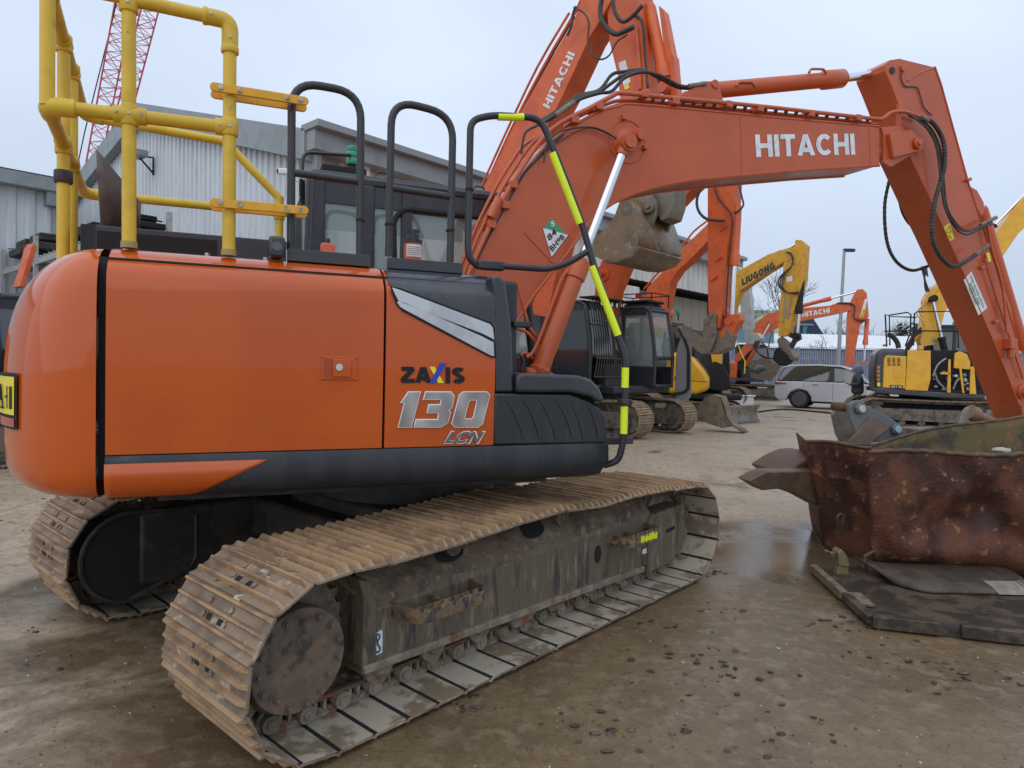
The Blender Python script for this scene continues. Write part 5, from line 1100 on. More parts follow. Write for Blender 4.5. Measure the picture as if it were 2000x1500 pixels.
tub(xf, 'arm_pipe', FF, -.22, [(1535, 580), (1530, 630)], .03, GRY, 6); tub(xf, 'arm_pipe', FF, -.22, [(1545, 580), (1540, 620)], .03, GRY, 6)
PRM(xf, 'paper_sticker', FF, -.205, -.215, [(1535, 541), (1547, 539), (1548, 549), (1536, 551)], WH, 0)
PRM(xf, 'tilt_link', FF, -.1, .1, [(1522, 642), (1545, 650), (1562, 655), (1563, 662), (1553, 668), (1545, 682), (1540, 676), (1548, 662), (1530, 652)], DK, .01)
PRM(xf, 'coupler_plate', FF, -.25, .25, [(1517, 665), (1522, 658), (1535, 668), (1552, 698), (1548, 705), (1535, 697), (1522, 682)], BUE, .02)
PRM(xf, 'rotator', FF, -.35, .35, [(1512, 685), (1520, 677), (1540, 695), (1537, 705), (1522, 715), (1508, 702)], BLK, .03)
for b in (-.35, .3): PRM(xf, 'claw', FF, b, b+.08, [(1460, 715), (1468, 703), (1482, 702), (1492, 698), (1508, 706), (1522, 716), (1516, 730), (1505, 744), (1480, 742), (1464, 736), (1466, 728), (1480, 732), (1496, 722), (1490, 712), (1476, 712), (1468, 722)], BUE, .01)
for k in range(4): tub(xf, 'hose', FF, -.4+k*.1, [(1476+k*3, 665), (1472+k*2, 680), (1490, 695+k), (1508+k*2, 700)], .02, RUB, 6, 4)
# ---- F: far orange machine
FG = Frame(12.3, 36.3, -.28)
xg = thing('excavator', 'far orange excavator with yellow tag on its arm, behind the silver car', 'excavator', FG, group=G_)
base(xg, gauge=2.2, L_=4.2)
PRM(xg, 'boom', FG, -.25, .25, [(1432, 700), (1462, 665), (1470, 635), (1500, 612), (1560, 602), (1620, 597), (1640, 590), (1662, 594), (1664, 606), (1640, 612), (1560, 628), (1520, 640), (1495, 655), (1450, 700), (1440, 708)], OR2)
PRM(xg, 'arm', FG, -.2, .2, [(1673, 568), (1684, 564), (1693, 572), (1697, 617), (1691, 627), (1680, 635), (1668, 700), (1660, 715), (1652, 712), (1654, 690), (1656, 620), (1660, 595)], OR2)
cylin(xg, FG, 0, (1545, 603), (1676, 569), .6, .10, OR2, 'arm_cylinder'); cylin(xg, FG, -.35, (1456, 715), (1505, 630), .55, .10, OR2, 'boom_cylinder')
cylin(xg, FG, 0, (1694, 622), (1687, 708), .6, .11, OR2, 'bucket_cylinder')
PRM(xg, 'link', FG, -.1, .1, [(1653, 706), (1678, 708), (1678, 712), (1654, 712)], OR2, 0)
pblock('lettering', 'HITACHI', WH, xg, FG, -.26, (1567, 620), (1621, 611), (1566, 610), w=.22)
PRM(xg, 'arm_tag', FG, -.205, -.215, [(1689, 584), (1694, 584), (1686, 621), (1679, 620)], WH, 0); PRM(xg, 'arm_tag', FG, -.216, -.22, [(1686, 602), (1691, 603), (1686, 621), (1679, 620)], YW, 0)
ptext('lettering', 'ECO', MATS['letter_dark'], xg, FG, -.225, (1681, 619), (1686, 604), (1685.5, 620), bold=.02)
for k in range(2): tub(xg, 'hose', FG, -.3, [(1635, 592), (1660, 592+k*2), (1670, 600), (1668, 620), (1680, 628-k*3), (1692, 624)], .03, RUB, 6, 4)
cab(xg, -.2, 1.5, .2, 1.2, 1.1, 2.9, CBK, GLD, CBK, seat=False)
tub(xg, 'reflective_rail', FG, -1.25, [(1436, 660), (1448, 690), (1455, 706), (1454, 730)], .03, YW, 6)
# ---- H: pale grey arm between them
FH = Frame(8.2, 29.5, ROWTH)
xh = thing('excavator', 'excavator with pale grey arm and bucket link, behind the vertical orange arm', 'excavator', FH, group=G_)
base(xh)
PRM(xh, 'arm', FH, -.18, .18, [(1440, 560), (1462, 565), (1466, 590), (1468, 640), (1462, 650), (1454, 665), (1450, 640), (1446, 600)], mat('pale_grey', (.48, .50, .48), (.38, .40, .38), rough=.6, scale=5), .01)
PRM(xh, 'boom', FH, -.2, .2, [(1380, 640), (1390, 560), (1440, 520), (1462, 540), (1462, 566), (1430, 580), (1410, 640)], MATS['pale_grey'], .01)
PRM(xh, 'coupler', FH, -.2, .2, [(1454, 662), (1462, 652), (1478, 650), (1486, 660), (1478, 672), (1458, 674)], MATS['pale_grey'], .02)
# ---- G: yellow and black machine on the right
FJ = Frame(11.95, 19.65, -.30); b_ = -1.25
xj = thing('excavator', 'yellow and black excavator with open side doors, right of the hooded person', 'excavator', FJ, group=G_)
for y in (-1.0, 1.0): track(xj, y, 4.2, .85, .6, a0=.25)
mb = MB(); mb.box(-.8, 1.2, -.8, .8, .35, .75); mb.cyl((0, 0, .7), (0, 0, 1.0), .55, n=24); mb.box(-1.2, 1.4, -1.2, 1.2, 1.0, 1.12); mb.build('carbody', BLK, xj)
PRM(xj, 'counterweight', FJ, b_+.02, -.35, [(1709, 766), (1708, 720), (1712, 690), (1722, 680), (1770, 681), (1772, 690), (1770, 766)], BKG, .10, seg=4)
PRM(xj, 'lower_skirt', FJ, b_, -1.0, [(1708, 757), (1770, 762), (1850, 767), (1925, 771), (1924, 780), (1850, 778), (1712, 768)], BKG, .03)
PRM(xj, 'engine_bay', FJ, b_+.3, 1.1, [(1770, 768), (1772, 684), (1868, 684), (1900, 690), (1925, 720), (1925, 772)], BLK, .02)
p1_ = PRM(xj, 'vented_door', FJ, b_-.01, b_+.05, [(1724, 757), (1727, 700), (1732, 694), (1771, 696), (1768, 760)], YL, .02, seg=3)
for r_ in range(7):
    for c_ in range(3): x = 1733+c_*9.5; y = 698.5+r_*2.4; PRM(p1_, 'vent_slot', FJ, b_-.012, b_-.016, [(x, y), (x+6.5, y+.3), (x+6.5, y+1.5), (x, y+1.2)], BLK, 0)
PRM(p1_, 'latch', FJ, b_-.012, b_-.02, [(1745, 727), (1764, 728), (1763, 738), (1745, 737)], YC, 0)
PRM(p1_, 'badge', FJ, b_-.012, b_-.018, [(1738, 752), (1764, 753), (1764, 759), (1738, 757.5)], BLK, 0)
ptext('lettering', 'JZ140', WH, p1_, FJ, b_-.022, (1740, 757), (1762, 758), (1740, 753.5), bold=.04)
PRM(xj, 'side_door', FJ, b_-.01, b_+.04, [(1768, 762), (1773, 684), (1818, 685), (1818, 740), (1812, 764)], YL, .015)
PRM(xj, 'fuel_cap', FJ, b_+.1, b_+.3, [(1794, 684), (1795, 675), (1804, 675), (1804, 684)], YL, .01)
PRM(xj, 'bay_cover', FJ, b_-.01, b_+.05, [(1863, 719), (1865, 690), (1875, 686), (1889, 692), (1895, 706), (1896, 722)], YL, .015)
for pts in ([(1850, 767), (1853, 702), (1857, 702), (1857, 767)], [(1894, 770), (1896, 716), (1903, 716), (1907, 770)], [(1837, 727), (1856, 727), (1856, 732), (1837, 731)], [(1874, 720), (1878, 720), (1884, 768), (1880, 768)]): PRM(xj, 'bay_frame', FJ, b_-.02, b_+.03, pts, YL, .006)
mb = MB(); rr_ = random.Random(2)
for i in range(26):
    x = rr_.uniform(1822, 1890); y = rr_.uniform(722, 762); P_ = FJ.P3(b_+.22, [(x, y)])[0]; mb.m(i % 3).blob(P_, rr_.uniform(.02, .06), 5, .3)
for pts in ([(1822, 735), (1830, 715), (1840, 705), (1848, 700)], [(1826, 728), (1832, 745), (1844, 757)], [(1862, 760), (1868, 745), (1876, 738)]): mb.m(1).tube(smooth_path(FJ.P3(b_+.15, pts), 4), .025, 6)
mb.build('engine_parts', [DK, GRY, WH], xj)
for k in range(4):
    y = 713+k*8; mb = MB(); mb.prism(FJ.P(b_, [(1712.5, y), (1715.5, y+5), (1718.5, y), (1718.5, y+3.5), (1715.5, y+8.5), (1712.5, y+3.5)]), b_+.01, b_-.004); mb.build('chevron', mat('chev_orange', (.80, .30, .03), rough=.4) if 'chev_orange' not in MATS else MATS['chev_orange'], xj)
PRM(xj, 'reflector', FJ, b_+.01, b_-.004, [(1713, 747), (1719, 747), (1719, 755), (1713, 754)], YW, 0)
PRM(xj, 'boom', FJ, -.2, .22, [(1797, 668), (1800, 640), (1806, 600), (1815, 575), (1830, 555), (1860, 525), (1900, 495), (1935, 468), (1975, 415), (2030, 350), (2030, 420), (1990, 455), (1945, 520), (1900, 560), (1860, 590), (1845, 610), (1838, 640), (1837, 672), (1800, 677)], YL, .01)
cylin(xj, FJ, -.4, (1846, 690), (1821, 585), .3, .09, BLK, 'boom_cylinder'); cylin(xj, FJ, .4, (1846, 690), (1821, 585), .3, .09, BLK, 'boom_cylinder')
p = FJ.P3(-.22, [(1821, 584)])[0]; mb = MB(); mb.cyl(p+V((0, .1, 0)), p-V((0, .2, 0)), .10, n=20); mb.build('boom_boss', BLK, xj)
cylin(xj, FJ, 0, (1935, 448), (2020, 360), .1, .07, BLK, 'arm_cylinder')
for k in range(4): tub(xj, 'boom_pipe', FJ, -.22+k*.08, [(1836-k*6, 560), (1812-k*4, 588), (1790+k*5, 610-k*2), (1800+k*6, 625), (1806+k*5, 640), (1790+k*4, 655), (1780, 672)], .018, YC, 6, 4)
for k in range(3): tub(xj, 'hose', FJ, -.25+k*.1, [(1815-k*3, 570), (1806, 545+k*5), (1800+k*4, 520), (1812, 540)], .02, RUB, 6, 4)
for k in range(3): tub(xj, 'hose', FJ, -.3, [(1800, 640+k*4), (1785, 652+k*3), (1772+k*4, 675), (1768, 690)], .03, RUB, 6, 4)
PRM(xj, 'boom_logo_plate', FJ, -.205, -.21, [(1818, 664), (1824, 658), (1830, 667), (1824, 670)], GRY, 0)
def jr(nm, pts, b): tub(xj, nm, FJ, b, pts, .02, BLK, 6)
jr('guard_rail', [(1732, 677), (1729, 614), (1735, 616), (1772, 610), (1779, 614), (1778, 650), (1768, 676)], -1.0)
jr('guard_rail', [(1784, 675), (1786, 612), (1792, 609), (1870, 608), (1872, 680)], -1.0); jr('guard_rail', [(1727, 647), (1778, 646), (1870, 647)], -1.0); jr('guard_rail', [(1738, 675), (1737, 618), (1790, 620)], -.6)
tub(xj, 'exhaust', FJ, -.4, [(1755, 680), (1752, 668), (1742, 656), (1734, 654)], .07, DK, 10, 4)
PRM(xj, 'marker_lamp', FJ, -.9, -.8, [(1724, 676), (1726, 672), (1733, 672), (1734, 677)], AMB, .005)
cab(xj, .2, 1.9, .25, 1.2, 1.15, 2.95, CBK, GLD, CBK, seat=False)
p = V((1.0, .7, 3.0)); mb = MB(); mb.lathe([(0, .06), (.1, .055), (.13, .02)], p, (0, 0, 1), 14); mb.build('green_beacon', GB, xj)
# ---- orange machine glimpsed left of the counterweight
FL = Frame(-7.6, 9.6, .9)
xl = thing('excavator', 'orange and black excavator glimpsed at the left edge behind the big counterweight', 'excavator', FL, group=G_)
base(xl, gauge=1.7, L_=2.8); cab(xl, -.1, 1.2, -1.0, 0, 1.0, 2.3, CBK, GLD, CBK, seat=False)
PRM(xl, 'boom', FL, -.6, -.3, [(38, 560), (50, 520), (60, 484), (66, 474), (73, 482), (62, 520), (48, 562)], OR2, .01)
# ================================================================== silver car
CF = Frame(13.75, 28.1, -.56)
car = thing('parked_car', 'silver estate car with dark windows parked behind the person', 'car', CF)
SILV = mat('car_silver', (.50, .51, .54), rough=.25, metal=.35, coat=.6)
def sect(pts, wf, n=0): return pts
# lower body: side outline, lofted over the width with tumblehome
def loft_side(name, prof, ws, mt, par, bevel=.04):
    """ws: half width as function of z; skin the outline from right to left"""
    mb = MB(); c = (sum(p[0] for p in prof)/len(prof), sum(p[1] for p in prof)/len(prof))
    mb.prism(prof, -1, 1); mb.v = [(a, s_*ws(z), z) for a, s_, z in mb.v]; return mb.build(name, mt, par, bevel=bevel, seg=3, smooth=50)
low = [(-2.42, .45), (-2.46, .70), (-2.44, .98), (-2.38, 1.12), (-1.0, 1.14), (.6, 1.12), (1.15, 1.08), (1.9, 1.02), (2.25, .92), (2.42, .75), (2.44, .45), (2.30, .30), (1.98, .30), (1.95, .50), (1.80, .72), (1.50, .82), (1.20, .72), (1.05, .50), (1.02, .27), (-.98, .27), (-1.01, .50), (-1.16, .72), (-1.46, .82), (-1.76, .72), (-1.91, .50), (-1.95, .32), (-2.3, .34)]
bdy = loft_side('body', low, lambda z: 1.0 if z < .85 else 1.0-.10*(z-.85)/.3, SILV, car)
top_ = [(-2.36, 1.12), (-2.26, 1.40), (-2.12, 1.70), (-1.9, 1.79), (-.8, 1.83), (.1, 1.79), (.55, 1.62), (1.15, 1.10)]
loft_side('greenhouse', top_, lambda z: .93-.20*(z-1.1)/.7, GLD, car, .05)
rf = [(-2.30, 1.60), (-2.10, 1.74), (-1.9, 1.805), (-.8, 1.85), (.1, 1.81), (.58, 1.63), (1.20, 1.09), (1.10, 1.09), (.50, 1.60), (.05, 1.755), (-.8, 1.79), (-1.85, 1.75), (-2.12, 1.68)]
loft_side('roof', rf, lambda z: .945-.20*(z-1.1)/.7, SILV, car, .02)
for s_ in (-1, 1):
    for nm, w in (('side_window', [(-2.20, 1.18), (-2.02, 1.62), (-1.90, 1.66), (-1.55, 1.66), (-1.30, 1.17)]), ('side_window', [(-1.24, 1.17), (-1.40, 1.67), (-.28, 1.69), (-.22, 1.16)]), ('side_window', [(-.14, 1.16), (-.18, 1.69), (.15, 1.66), (.50, 1.48), (.92, 1.16)])):
        if w[0][0] < -.5: continue
        mb = MB(); mb.prism(w, -1, 1); mb.v = [(a, s_*(.93-.20*(z-1.1)/.7+(.012 if q*s_ > 0 else -.02)), z) for a, q, z in mb.v]; mb.build(nm, mat('glass_light', (.25, .28, .29), rough=.08) if 'glass_light' not in MATS else MATS['glass_light'], car)
    for x in (-1.46, 1.50):
        mb = MB(); mb.lathe([(0, .30), (.02, .38), (.06, .395), (.22, .395), (.24, .36)], (x, s_*1.0, .395), (0, -s_, 0), 32); wh = mb.build('wheel', BLK, car, smooth=40)
        mb = MB(); mb.cyl((x, s_*1.0, .395), (x, s_*1.012, .395), .06); mb.lathe([(0, .29), (.010, .28)], (x, s_*1.0, .395), (0, s_, 0), 28)
        for k in range(10): t = 2*pi*k/10; mb.obox((x+.16*cos(t), s_*1.016, .395+.16*sin(t)), V((cos(t), 0, sin(t)))*.12, (0, .006, 0), V((-sin(t), 0, cos(t)))*.018)
        mb.build('rim', mat('rim_dark', (.16, .16, .17), rough=.3, metal=.6) if 'rim_dark' not in MATS else MATS['rim_dark'], wh)
    for x in (-.85, .35): mb = MB(); mb.box(x-.11, x+.11, s_*.965-.012, s_*.965+.012, .985, 1.01); mb.build('door_handle', CH, car)
    for x0, x1 in ((-.19, -.18), (-1.30, -1.29), (1.0, 1.01)): mb = MB(); mb.box(x0, x1, s_*1.001-.003, s_*1.001+.003, .34 if x0 > -1 else .85, 1.05); mb.build('door_gap', BLK, car)
    mb = MB(); mb.box(-.96, 1.0, s_*.985-.02, s_*.985+.022, .24, .32); mb.build('sill', BLK, car)
    mb = MB(); mb.prism([(-2.44, .98), (-1.98, 1.03), (-1.98, 1.045), (-2.42, 1.06)], s_*.90, s_*.985+s_*.012); mb.build('rear_light', RD, car)
    mb = MB(); mb.obox((.85, s_*1.05, 1.16), (.05, 0, 0), (0, .12, 0), (0, 0, .07)); mb.build('door_mirror', BLK, car, bevel=.02)
mb = MB(); mb.add([V((.60, -.72, 1.60)), V((.60, .72, 1.60)), V((1.16, .88, 1.13)), V((1.16, -.88, 1.13))], [(0, 1, 2, 3)]); mb.build('windscreen', GLD, car, solid=.01)
# ================================================================== person
PF = Frame(10.8, 21.0, 2.9)
per = thing('person', 'person in dark jacket and grey-blue hood looking down at a phone', 'person', PF)
def skin(name, joints, edges, mt, par, sub=2):
    me = bpy.data.meshes.new(name); me.from_pydata([j[:3] for j in joints], edges, []); o = bpy.data.objects.new(name, me); COL.objects.link(o); o.parent = par
    md = o.modifiers.new('skin', 'SKIN')
    if not me.skin_vertices: 
        bm = bmesh.new(); bm.from_mesh(me); bm.verts.layers.skin.verify(); bm.to_mesh(me); bm.free()
    for i, j in enumerate(joints):
        sv = me.skin_vertices[0].data[i]; sv.radius = (j[3], j[4] if len(j) > 4 else j[3]); sv.use_root = (i == 0)
    s_ = o.modifiers.new('sub', 'SUBSURF'); s_.levels = sub; s_.render_levels = sub; me.materials.append(mt); md.use_smooth_shade = True
    return o
SK_ = mat('skin', (.48, .28, .20), rough=.5); JK = mat('jacket', (.035, .037, .045), (.05, .052, .06), rough=.6, scale=12); TR = mat('trousers', (.075, .075, .07), rough=.7); HD = mat('hood_blue', (.14, .20, .28), (.11, .16, .23), rough=.8, scale=15)
# forward +a : a,b,z,r
J = [(0, 0, .98, .11), (0, 0, 1.15, .11), (.0, 0, 1.38, .11), (.03, 0, 1.52, .06), (.07, 0, 1.60, .085), (.09, 0, 1.70, .09),
     (0, .17, 1.40, .05), (.04, .24, 1.15, .04), (.28, .10, 1.20, .035), (.34, .06, 1.23, .028),
     (0, -.17, 1.40, .05), (.04, -.24, 1.15, .04), (.28, -.10, 1.20, .035), (.34, -.06, 1.23, .028),
     (0, .10, .90, .07), (.02, .11, .50, .045), (-.02, .11, .09, .03), (.12, .12, .04, .04),
     (0, -.10, .90, .07), (.03, -.11, .50, .045), (0, -.11, .09, .03), (.14, -.12, .04, .04)]
Eg = [(0, 1), (1, 2), (2, 3), (3, 4), (4, 5), (2, 6), (6, 7), (7, 8), (8, 9), (2, 10), (10, 11), (11, 12), (12, 13), (0, 14), (14, 15), (15, 16), (16, 17), (0, 18), (18, 19), (19, 20), (20, 21)]
body_ = skin('body', J, Eg, SK_, per)
jk = skin('jacket', [(0, 0, .84, .20, .22), (0, 0, 1.0, .19, .21), (0, 0, 1.2, .19), (0, 0, 1.40, .18, .19), (.02, 0, 1.50, .09), (0, .2, 1.42, .085), (.04, .26, 1.15, .075), (.24, .13, 1.19, .055), (0, -.2, 1.42, .085), (.04, -.26, 1.15, .075), (.24, -.13, 1.19, .055)], [(0, 1), (1, 2), (2, 3), (3, 4), (3, 5), (5, 6), (6, 7), (3, 8), (8, 9), (9, 10)], JK, per)
for s_ in (-1, 1):
    skin('trouser_leg', [(0, s_*.09, .92, .125), (.02, s_*.11, .50, .09), (-.02 if s_ > 0 else 0, s_*.11, .10, .075)], [(0, 1), (1, 2)], TR, per)
    mb = MB(); mb.obox((.05, s_*.11, .04), (.15, 0, 0), (0, .05, 0), (0, 0, .04)); mb.build('shoe', BLK, per, bevel=.03)
hd = skin('hood', [(-.05, 0, 1.44, .12), (-.02, 0, 1.58, .14), (.03, 0, 1.70, .145), (.08, 0, 1.77, .11)], [(0, 1), (1, 2), (2, 3)], HD, per)
mb = MB(); f_ = V((.125, 0, 1.63))
mb.blob(f_, .065, 6, .02, (.8, .9, 1.3)); mb.blob(f_+V((.06, 0, -.01)), .017, 5, .05, (1, .8, 1.2)); face = mb.build('face', SK_, per, smooth=80)
mb = MB()
for s_ in (-1, 1): mb.blob(f_+V((.052, s_*.028, .02)), .009, 5, 0)
mb.obox(f_+V((.056, 0, -.045)), (.004, 0, 0), (0, .02, 0), (0, 0, .004)); mb.build('eyes_and_mouth', DK, face)
mb = MB(); mb.obox((.40, 0, 1.26), (.035, 0, .02), (0, .04, 0), (-.003, 0, .006)); mb.build('phone', BLK, per); 
for s_ in (-1, 1):
    for k in range(4): skin('finger', [(.35, s_*.055, 1.225+.0*k, .011), (.38+.012*k, s_*.052, 1.235-.004*k, .010), (.395+.012*k, s_*.03, 1.25-.004*k, .008)], [(0, 1), (1, 2)], SK_, body_, 1)
    skin('thumb', [(.35, s_*.05, 1.24, .012), (.375, s_*.04, 1.265, .010), (.39, s_*.02, 1.275, .009)], [(0, 1), (1, 2)], SK_, body_, 1)
ph = [c for c in per.children if c.name.startswith('phone')][0]; ph.parent = None; ph.matrix_world = MW(PF); tag(ph, 'dark mobile phone held in the hooded person\'s hands', 'phone')
# ================================================================== rusty skips, buckets and steel plate on the right
RS = mat('burnt_rust', (.062, .025, .019), (.150, .055, .030), rough=.58, metal=.2, scale=3.4, lo=.42, hi=.58, c3=(.30, .15, .065), s3=14, lo3=.58, hi3=.66, bump=.5, bscale=35, bdist=.02, r2=.72)
RSI = mat('yellow_rust', (.13, .095, .035), (.05, .04, .028), rough=.7, scale=4, lo=.42, hi=.6, c3=(.24, .10, .04), s3=12, lo3=.6, hi3=.68, bump=.4, bscale=30)
RSE = mat('rust_rim', (.07, .042, .025), (.16, .07, .03), rough=.6, scale=10, bump=.5, bscale=40)
def wp(x, y, Y): d = ray(x, y); return CAM+d*(Y/d.y)
tk = thing('scrap_skip', 'dented dark red rusty steel skip with crumpled rim and pale burnt patches', 'skip', loc=(3.2, 5.3, 0))
O_ = V((3.2, 5.3, 0)); rr_ = random.Random(9)
def sheet(par, name, cols, rows_, pt, mt, solid=.012, org=O_): 
    mb = MB(); mb.grid([[pt(i/cols, j/rows_)-org for j in range(rows_+1)] for i in range(cols+1)]); return mb.build(name, mt, par, solid=solid, smooth=60)
def lerp(a, b, t): return a+(b-a)*t
TL, TR_, BL, BR = wp(1688, 885, 4.85), wp(2080, 885, 4.7), wp(1716, 1138, 4.95), wp(2080, 1150, 4.75)
def front(u, v):
    p = BL.lerp(BR, u).lerp(TL.lerp(TR_, u), v)
    dent = .10*math.exp(-((u-.45)**2/.05+(v-.45-.3*(u-.4))**2/.03))+.05*math.exp(-((u-.8)**2/.02+(v-.35)**2/.02))
    if v < .3: p.y += .28*(1-v/.3)**2; p.x += .05*(1-u)*(1-v/.3)
    p.y += .05*max(0, sin((u*1.5+v*.9)*5.2))**6-.04*max(0, sin((u*2.1-v*1.3)*4.1+1))**4
    p.y += dent*1.6+.012*sin(u*11+v*5); p.z += (.008*sin(u*9)+.012*sin(u*4+1))*v; return p
sheet(tk, 'front_panel', 44, 24, front, RS)
mb = MB(); mb.tube([front(i/40, 1)+V((0, -.01, .004*sin(i*1.7)))-O_ for i in range(41)], .016, 8); mb.build('rim', RSE, tk, smooth=60)
BK1, BK2 = wp(1700, 872, 6.0), wp(2110, 770, 6.4)
def lside(u, v):
    p = front(0, v).lerp(V((BK1.x+.05, BK1.y, lerp(.12, BK1.z, v))), u); p.x += .03*sin(u*5)*sin(v*3); return p
sheet(tk, 'side_panel', 12, 12, lside, RS)
def backp(u, v):
    t = V((BK1.x, BK1.y, BK1.z)).lerp(V((BK2.x, BK2.y, BK2.z)), u); t.z += .05*sin(u*6)-.07*u*(1-u)*2; b = V((t.x, t.y-.15, .12)); p = b.lerp(t, v); p.y += .12*sin(v*pi)*.5; return p
sheet(tk, 'back_panel', 24, 12, backp, RSI)
mb = MB(); mb.tube([backp(i/24, 1)-O_ for i in range(25)], .014, 8); mb.build('rim', RSE, tk, smooth=60)
sheet(tk, 'floor_panel', 10, 6, lambda u, v: front(u, .04).lerp(backp(u, .02), v), RSE)
# narrower end section beside it
t2 = thing('scrap_skip', 'narrow rusty red skip end with an iron hook plate, left of the big dented skip', 'skip', loc=(2.7, 5.8, 0)); O2 = V((2.7, 5.8, 0))
a_, b2, c_, d_ = wp(1576, 862, 5.75), wp(1702, 872, 5.35), wp(1612, 1072, 5.75), wp(1722, 1122, 5.35)
def f2(u, v): p = c_.lerp(d_, u).lerp(a_.lerp(b2, u), v); p.y += .03*sin(u*3)*sin(v*4)+.01*sin(v*13+u*6); p.z += .012*sin(u*5)*v; return p
sheet(t2, 'front_panel', 16, 20, f2, RS, org=O2)
mb = MB(); mb.tube([f2(i/16, 1)+V((0, -.008, 0))-O2 for i in range(17)], .014, 8); mb.build('rim', RSE, t2, smooth=60)
sheet(t2, 'side_panel', 8, 8, lambda u, v: f2(0, v).lerp(f2(0, v)+V((.25, .8, 0)), u), RS, org=O2)
mb = MB(); hk = [wp(x, y, 5.4)-O2 for x, y in ((1641, 1040), (1636, 1012), (1642, 1004), (1648, 1010), (1644, 1040))]; mb.tube(smooth_path(hk, 3), .010, 6, closed=False); mb.build('hook_plate', RSE, t2)
mb = MB(); hk = [wp(x, y, 4.95)-O2 for x, y in ((1708, 1076), (1690, 1086), (1688, 1108), (1693, 1112))]; mb.tube(hk, .014, 6); mb.build('hook', RSE, t2)
mb = MB(); q = [wp(x, y, 5.45)-O2 for x, y in ((1612, 900), (1660, 905), (1662, 937), (1618, 932))]; mb.add([v+V((0, -.01, 0)) for v in q]+q, [(0, 1, 2, 3), (4, 5, 6, 7), (0, 1, 5, 4), (1, 2, 6, 5), (2, 3, 7, 6), (3, 0, 4, 7)]); mb.build('patch_plate', RS, t2)
# bucket with hanging ears behind the skip
FQ = Frame(3.0, 6.6, .25)
eb = thing('digger_bucket', 'bucket with blue-grey mounting ears and bright pin heads standing in the skip', 'bucket', FQ)
EARM = mat('ear_blue_grey', (.12, .15, .165), (.17, .17, .15), rough=.45, scale=5, c3=(.20, .15, .10), s3=12); EART = mat('ear_dusty', (.26, .22, .17), (.18, .15, .12), rough=.7, scale=8)
PRM(eb, 'mounting_ear', FQ, -.35, -.31, [(1676, 862), (1658, 808), (1660, 790), (1668, 783), (1684, 782), (1694, 792), (1740, 818), (1758, 828), (1768, 842), (1775, 866)], EARM, .008)
PRM(eb, 'mounting_ear', FQ, .05, .09, [(1635, 848), (1627, 810), (1632, 800), (1645, 799), (1690, 820), (1700, 866), (1645, 866)], EART, .008)
PRM(eb, 'gusset_plate', FQ, -.37, -.355, [(1658, 862), (1702, 812), (1716, 815), (1738, 835), (1700, 866)], mat('gusset_tan', (.22, .15, .11), (.17, .12, .09), rough=.6, scale=7), .004)
for x, y, m_ in ((1678, 798, mat('pin_pale', (.55, .55, .45), rough=.4)), (1748, 838, mat('pin_blue', (.30, .50, .58), rough=.35))):
    p = FQ.P3(-.36, [(x, y)])[0]; mb = MB(); mb.cyl(p, p-V((0, .03, 0)), .055, n=6); mb.build('pin_collar', EARM, eb, bevel=.006); mb = MB(); mb.cyl(p-V((0, .03, 0)), p-V((0, .05, 0)), .034, n=20); mb.build('pin_head', m_, eb, bevel=.004)
    mb = MB(); mb.cyl(p, p+V((0, .33, 0)), .045, n=16); mb.build('pin', RSE, eb)
PRM(eb, 'bucket_shell', FQ, -.3, 0, [(1650, 866), (1800, 870), (1812, 900), (1780, 960), (1680, 960), (1655, 900)], STL, .03)
# second ear with cross tube
F2q = Frame(4.4, 6.6, .1)
e2 = thing('digger_bucket', 'rusty bucket ear and cross tube sticking up behind the dented skip rim', 'bucket', F2q)
PRM(e2, 'ear_plate', F2q, -.1, -.05, [(1872, 846), (1886, 802), (1893, 795), (1901, 800), (1900, 812), (1884, 846)], EART, .01)
mb = MB(); a1, c1 = F2q.P3(-.08, [(1896, 806), (1960, 835)]); mb.cyl(a1, c1, .05, n=16); mb.lathe([(-.02, .075), (.06, .075)], a1, c1-a1, 20); mb.build('cross_tube', mat('tube_rust', (.25, .15, .10), rough=.6), e2)
PRM(e2, 'ear_plate', F2q, .3, .36, [(1928, 842), (1930, 812), (1937, 800), (1942, 812), (1938, 842)], EART, .01)
PRM(e2, 'bucket_body', F2q, -.2, .5, [(1850, 846), (1960, 846), (1970, 900), (1850, 900)], STL, .02)
# bucket lip poking out on the left
F3q = Frame(2.6, 6.1, .15)
e3 = thing('digger_bucket', 'low brown bucket lip and cutting edge poking out left of the narrow skip', 'bucket', F3q)
LB = mat('lip_brown', (.17, .105, .06), (.11, .075, .05), rough=.5, scale=6, metal=.3)
PRM(e3, 'cutting_edge', F3q, -.3, -.1, [(1462, 940), (1478, 930), (1500, 921), (1540, 921), (1600, 920), (1600, 990), (1560, 968), (1520, 955), (1490, 958)], LB, .01)
PRM(e3, 'bucket_wall', F3q, -.1, .5, [(1530, 925), (1560, 905), (1590, 892), (1620, 890), (1620, 960), (1560, 950)], mat('wall_rust', (.12, .065, .04), rough=.5), .02)
